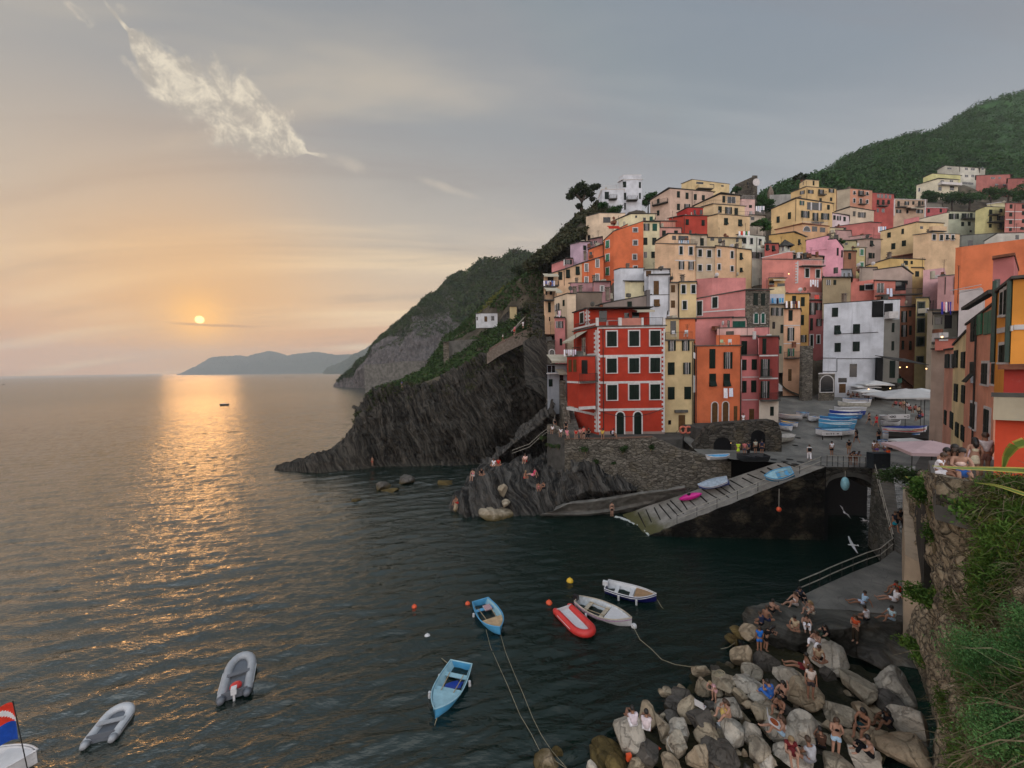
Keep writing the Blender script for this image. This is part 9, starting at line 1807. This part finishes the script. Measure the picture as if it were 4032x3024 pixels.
# white railed path, villa and fences on the left slope
t = thing('railed_path', 'brick paved path with a low wall climbing to the village edge', 'path', aty('F', 1270, 690, 86)); o_ = t.location
rowA = [aty('F', x, y, Y) for x, y, Y in ((1268,688,84),(1340,640,84.5),(1420,600,85),(1500,565,85.5),(1560,550,86),(1640,548,84))]; rowB = [aty('F', x, y, Y) for x, y, Y in ((1285,650,86),(1350,610,87),(1425,575,87.5),(1500,540,88),(1560,528,88.5),(1640,528,86))]
b = MB(); b.cur = 0
for i in range(5):
 q = [rowA[i], rowA[i+1], rowB[i+1], rowB[i]]; b.hexa([tuple(v-o_-Vector((0,0,1.2))) for v in q]+[tuple(v-o_) for v in q])
b.obj('paving', plain('brick_path', (.13,.085,.065), .95, .4, 2), t)
b = MB()
for i in range(5): p, q = rowA[i]-o_, rowA[i+1]-o_; b.hexa([tuple(p+Vector((0,-.3,-2))), tuple(q+Vector((0,-.3,-2))), tuple(q+Vector((0,.05,-2))), tuple(p+Vector((0,.05,-2))), tuple(p+Vector((0,-.3,.35))), tuple(q+Vector((0,-.3,.35))), tuple(q+Vector((0,.05,.35))), tuple(p+Vector((0,.05,.35)))])
b.obj('parapet', plain('path_parapet', (.2,.16,.13), .95, .3, 2), t)
b = MB(); fr = [aty('F', x, y, 91) for x, y in ((1400,560),(1425,535),(1475,480),(1520,495),(1550,525))]; fr2 = [aty('F', x, y, 92) for x, y in ((1430,540),(1450,520),(1480,500),(1515,515),(1540,530))]; q0_ = fr[0].copy()
for i in range(4): b.tube([tuple(fr[i]-q0_), tuple(fr[i+1]-q0_)], .14, 5); b.tube([tuple(fr2[i]-q0_), tuple(fr2[i+1]-q0_)], .1, 5)
for i in range(9): u_q = i/8*4; j = min(int(u_q), 3); a_ = fr[j].lerp(fr[j+1], u_q-j); c_ = fr2[j].lerp(fr2[j+1], u_q-j); b.tube([tuple(a_-q0_), tuple(c_-q0_)], .08, 5)
tag(b.obj('pergola', plain('bleached_timber', (.32,.28,.24), .8), None, q0_), 'bleached timber zigzag frame over the path by the palm', 'pergola')
vil = house('small white villa with orange shutters among the left shrubs', pc(196,196,200), 'F', 1208, 1232, 1325, 462, 530, 108, 150, 6, roof='flat', over=.2, ext=.5, R=[((1262,),(492,),16,30,'c',None,SHB),((1300,),(488,),18,26,'')], L=[((1215,),(490,),8,20,'')])
vil2 = house('ochre garden shed behind the palm tree', pc(196,170,110), 'F', None, 1392, 1430, 425, 480, 104, None, 5, roof='tile', ext=4)
vil3 = house('low grey stone hut with a wall on the left slope', GRC, 'F', None, 1030, 1060, 618, 690, 104, None, 5, roof='flat', ext=4, m=STN2)
profwall('garden_wall', 'grey garden wall beside the stone hut on the left slope', 'F', [(1060,612),(1140,606),(1220,602)], 18, 106, 110, .5, CONC)
profwall('path_wall', 'pale retaining wall along the coast path on the headland', 'F', [(868,768),(920,772),(985,776)], 5, 112, 108, .5, CONC)
profwall('path_wall', 'long pale wall under the scree of the middle hill', 'F', [(600,740),(700,738),(830,722),(930,722)], 5, 165, 150, .6, CONC)
rail('cable handrail down the rock path left of the sea wall', [aty('F', 1405, 1240, 57), aty('F', 1500, 1205, 56.5), aty('F', 1560, 1150, 56), aty('F', 1600, 1120, 56)], .9, 2)
# foam where the swell washes the ramp foot
b = MB(); pts = [atz('G', x, y, .06) for x, y in ((1185,682),(1225,690),(1270,706),(1320,728),(1375,752),(1410,790),(1428,815))]
V, Fc = sheet([[p+Vector((-.15,-.1,0)) for p in pts], [p+Vector((.15,.25,.05)) for p in pts]], 120, 10, lambda p, v, u: fbm(p*5, 3)*.07)
tag(link('foam', npmesh('foam', V, Fc, plain('sea_foam', (.5,.52,.5), .6, .3, 20))), kind='stuff')
# the peach cliff below the terraces at the right edge is already modelled; spire far up on the ridge
q = aty('Q', 128, 330, 150); t = thing('spire', 'tiny pointed stone spire on the ridge above the yellow houses', 'spire', q); b = MB(); b.tube([(0, 0, -2), (0, 0, .8)], 1.0, 6); b.obj('shaft', CHIM, t); b = MB(); b.tube([(0, 0, .8), (0, 0, 3.6)], [1.1, .05], 6); b.obj('cap', CHIM, t)
profwall('cemetery_wall', 'pale panelled wall on the ridge left of the ochre yellow house', 'Q', [(115,330),(330,322),(440,318),(570,330)], 55, 148, 132, .6, stucco(pc(186,186,184)))
# wires and pipes on the white house, cables over the square
for x0, y0, x1, y1 in ((495,664,625,664),(630,668,990,668),(495,775,632,778),(632,668,632,776),(610,462,980,446),(990,668,990,756)):
 u0, z0 = (whh.L.u(whh.L.hit('E', x0, y0)), whh.L.hit('E', x0, y0).z); p_ = whh.L.hit('E', x1, y1); b = MB(); b.tube([(u0, -.07, z0), (whh.L.u(p_), -.07, p_.z)], .045, 4); fobj(whh, whh.L, 'cable', b, IRON)
for lb, a_, c_ in (('black cable sagging from the red house to the yellow one', ('C',585,1150,50.7), ('C',1140,1120,50.7)), ('pale washing pole over the right hand row', ('E',1590,95,44), ('E',1850,45,40)), ('second pale pole below the first over the right hand row', ('E',1660,115,42), ('E',1850,70,38))):
 p_, q_ = aty(*a_), aty(*c_); b = MB(); sg = .9 if 'sag' in lb else 0; b.tube([tuple(p_.lerp(q_, i/12)-Vector((0, 0, sg*4*(i/12)*(1-i/12)))) for i in range(13)], .035, 4); tag(b.obj('cable' if sg else 'washing_pole', IRON if sg else WHP), lb, 'cable' if sg else 'pole')
# ---------------------------------------------------------------- sea air
HZ = bpy.data.materials.new('sea_air'); HZ.use_nodes = True; nt = HZ.node_tree; nt.nodes.clear()
vo = nt.nodes.new('ShaderNodeVolumePrincipled'); vo.inputs['Color'].default_value = (.93, .94, .97, 1); vo.inputs['Density'].default_value = (.00013); vo.inputs['Anisotropy'].default_value = .1
om_ = nt.nodes.new('ShaderNodeOutputMaterial'); nt.links.new(vo.outputs[0], om_.inputs['Volume'])
b = MB(); b.box(-5200, -300, -4, 5200, 5400, 330); hz = b.obj('haze', HZ); tag(hz, kind='stuff')
SC.cycles.volume_bounces = 1
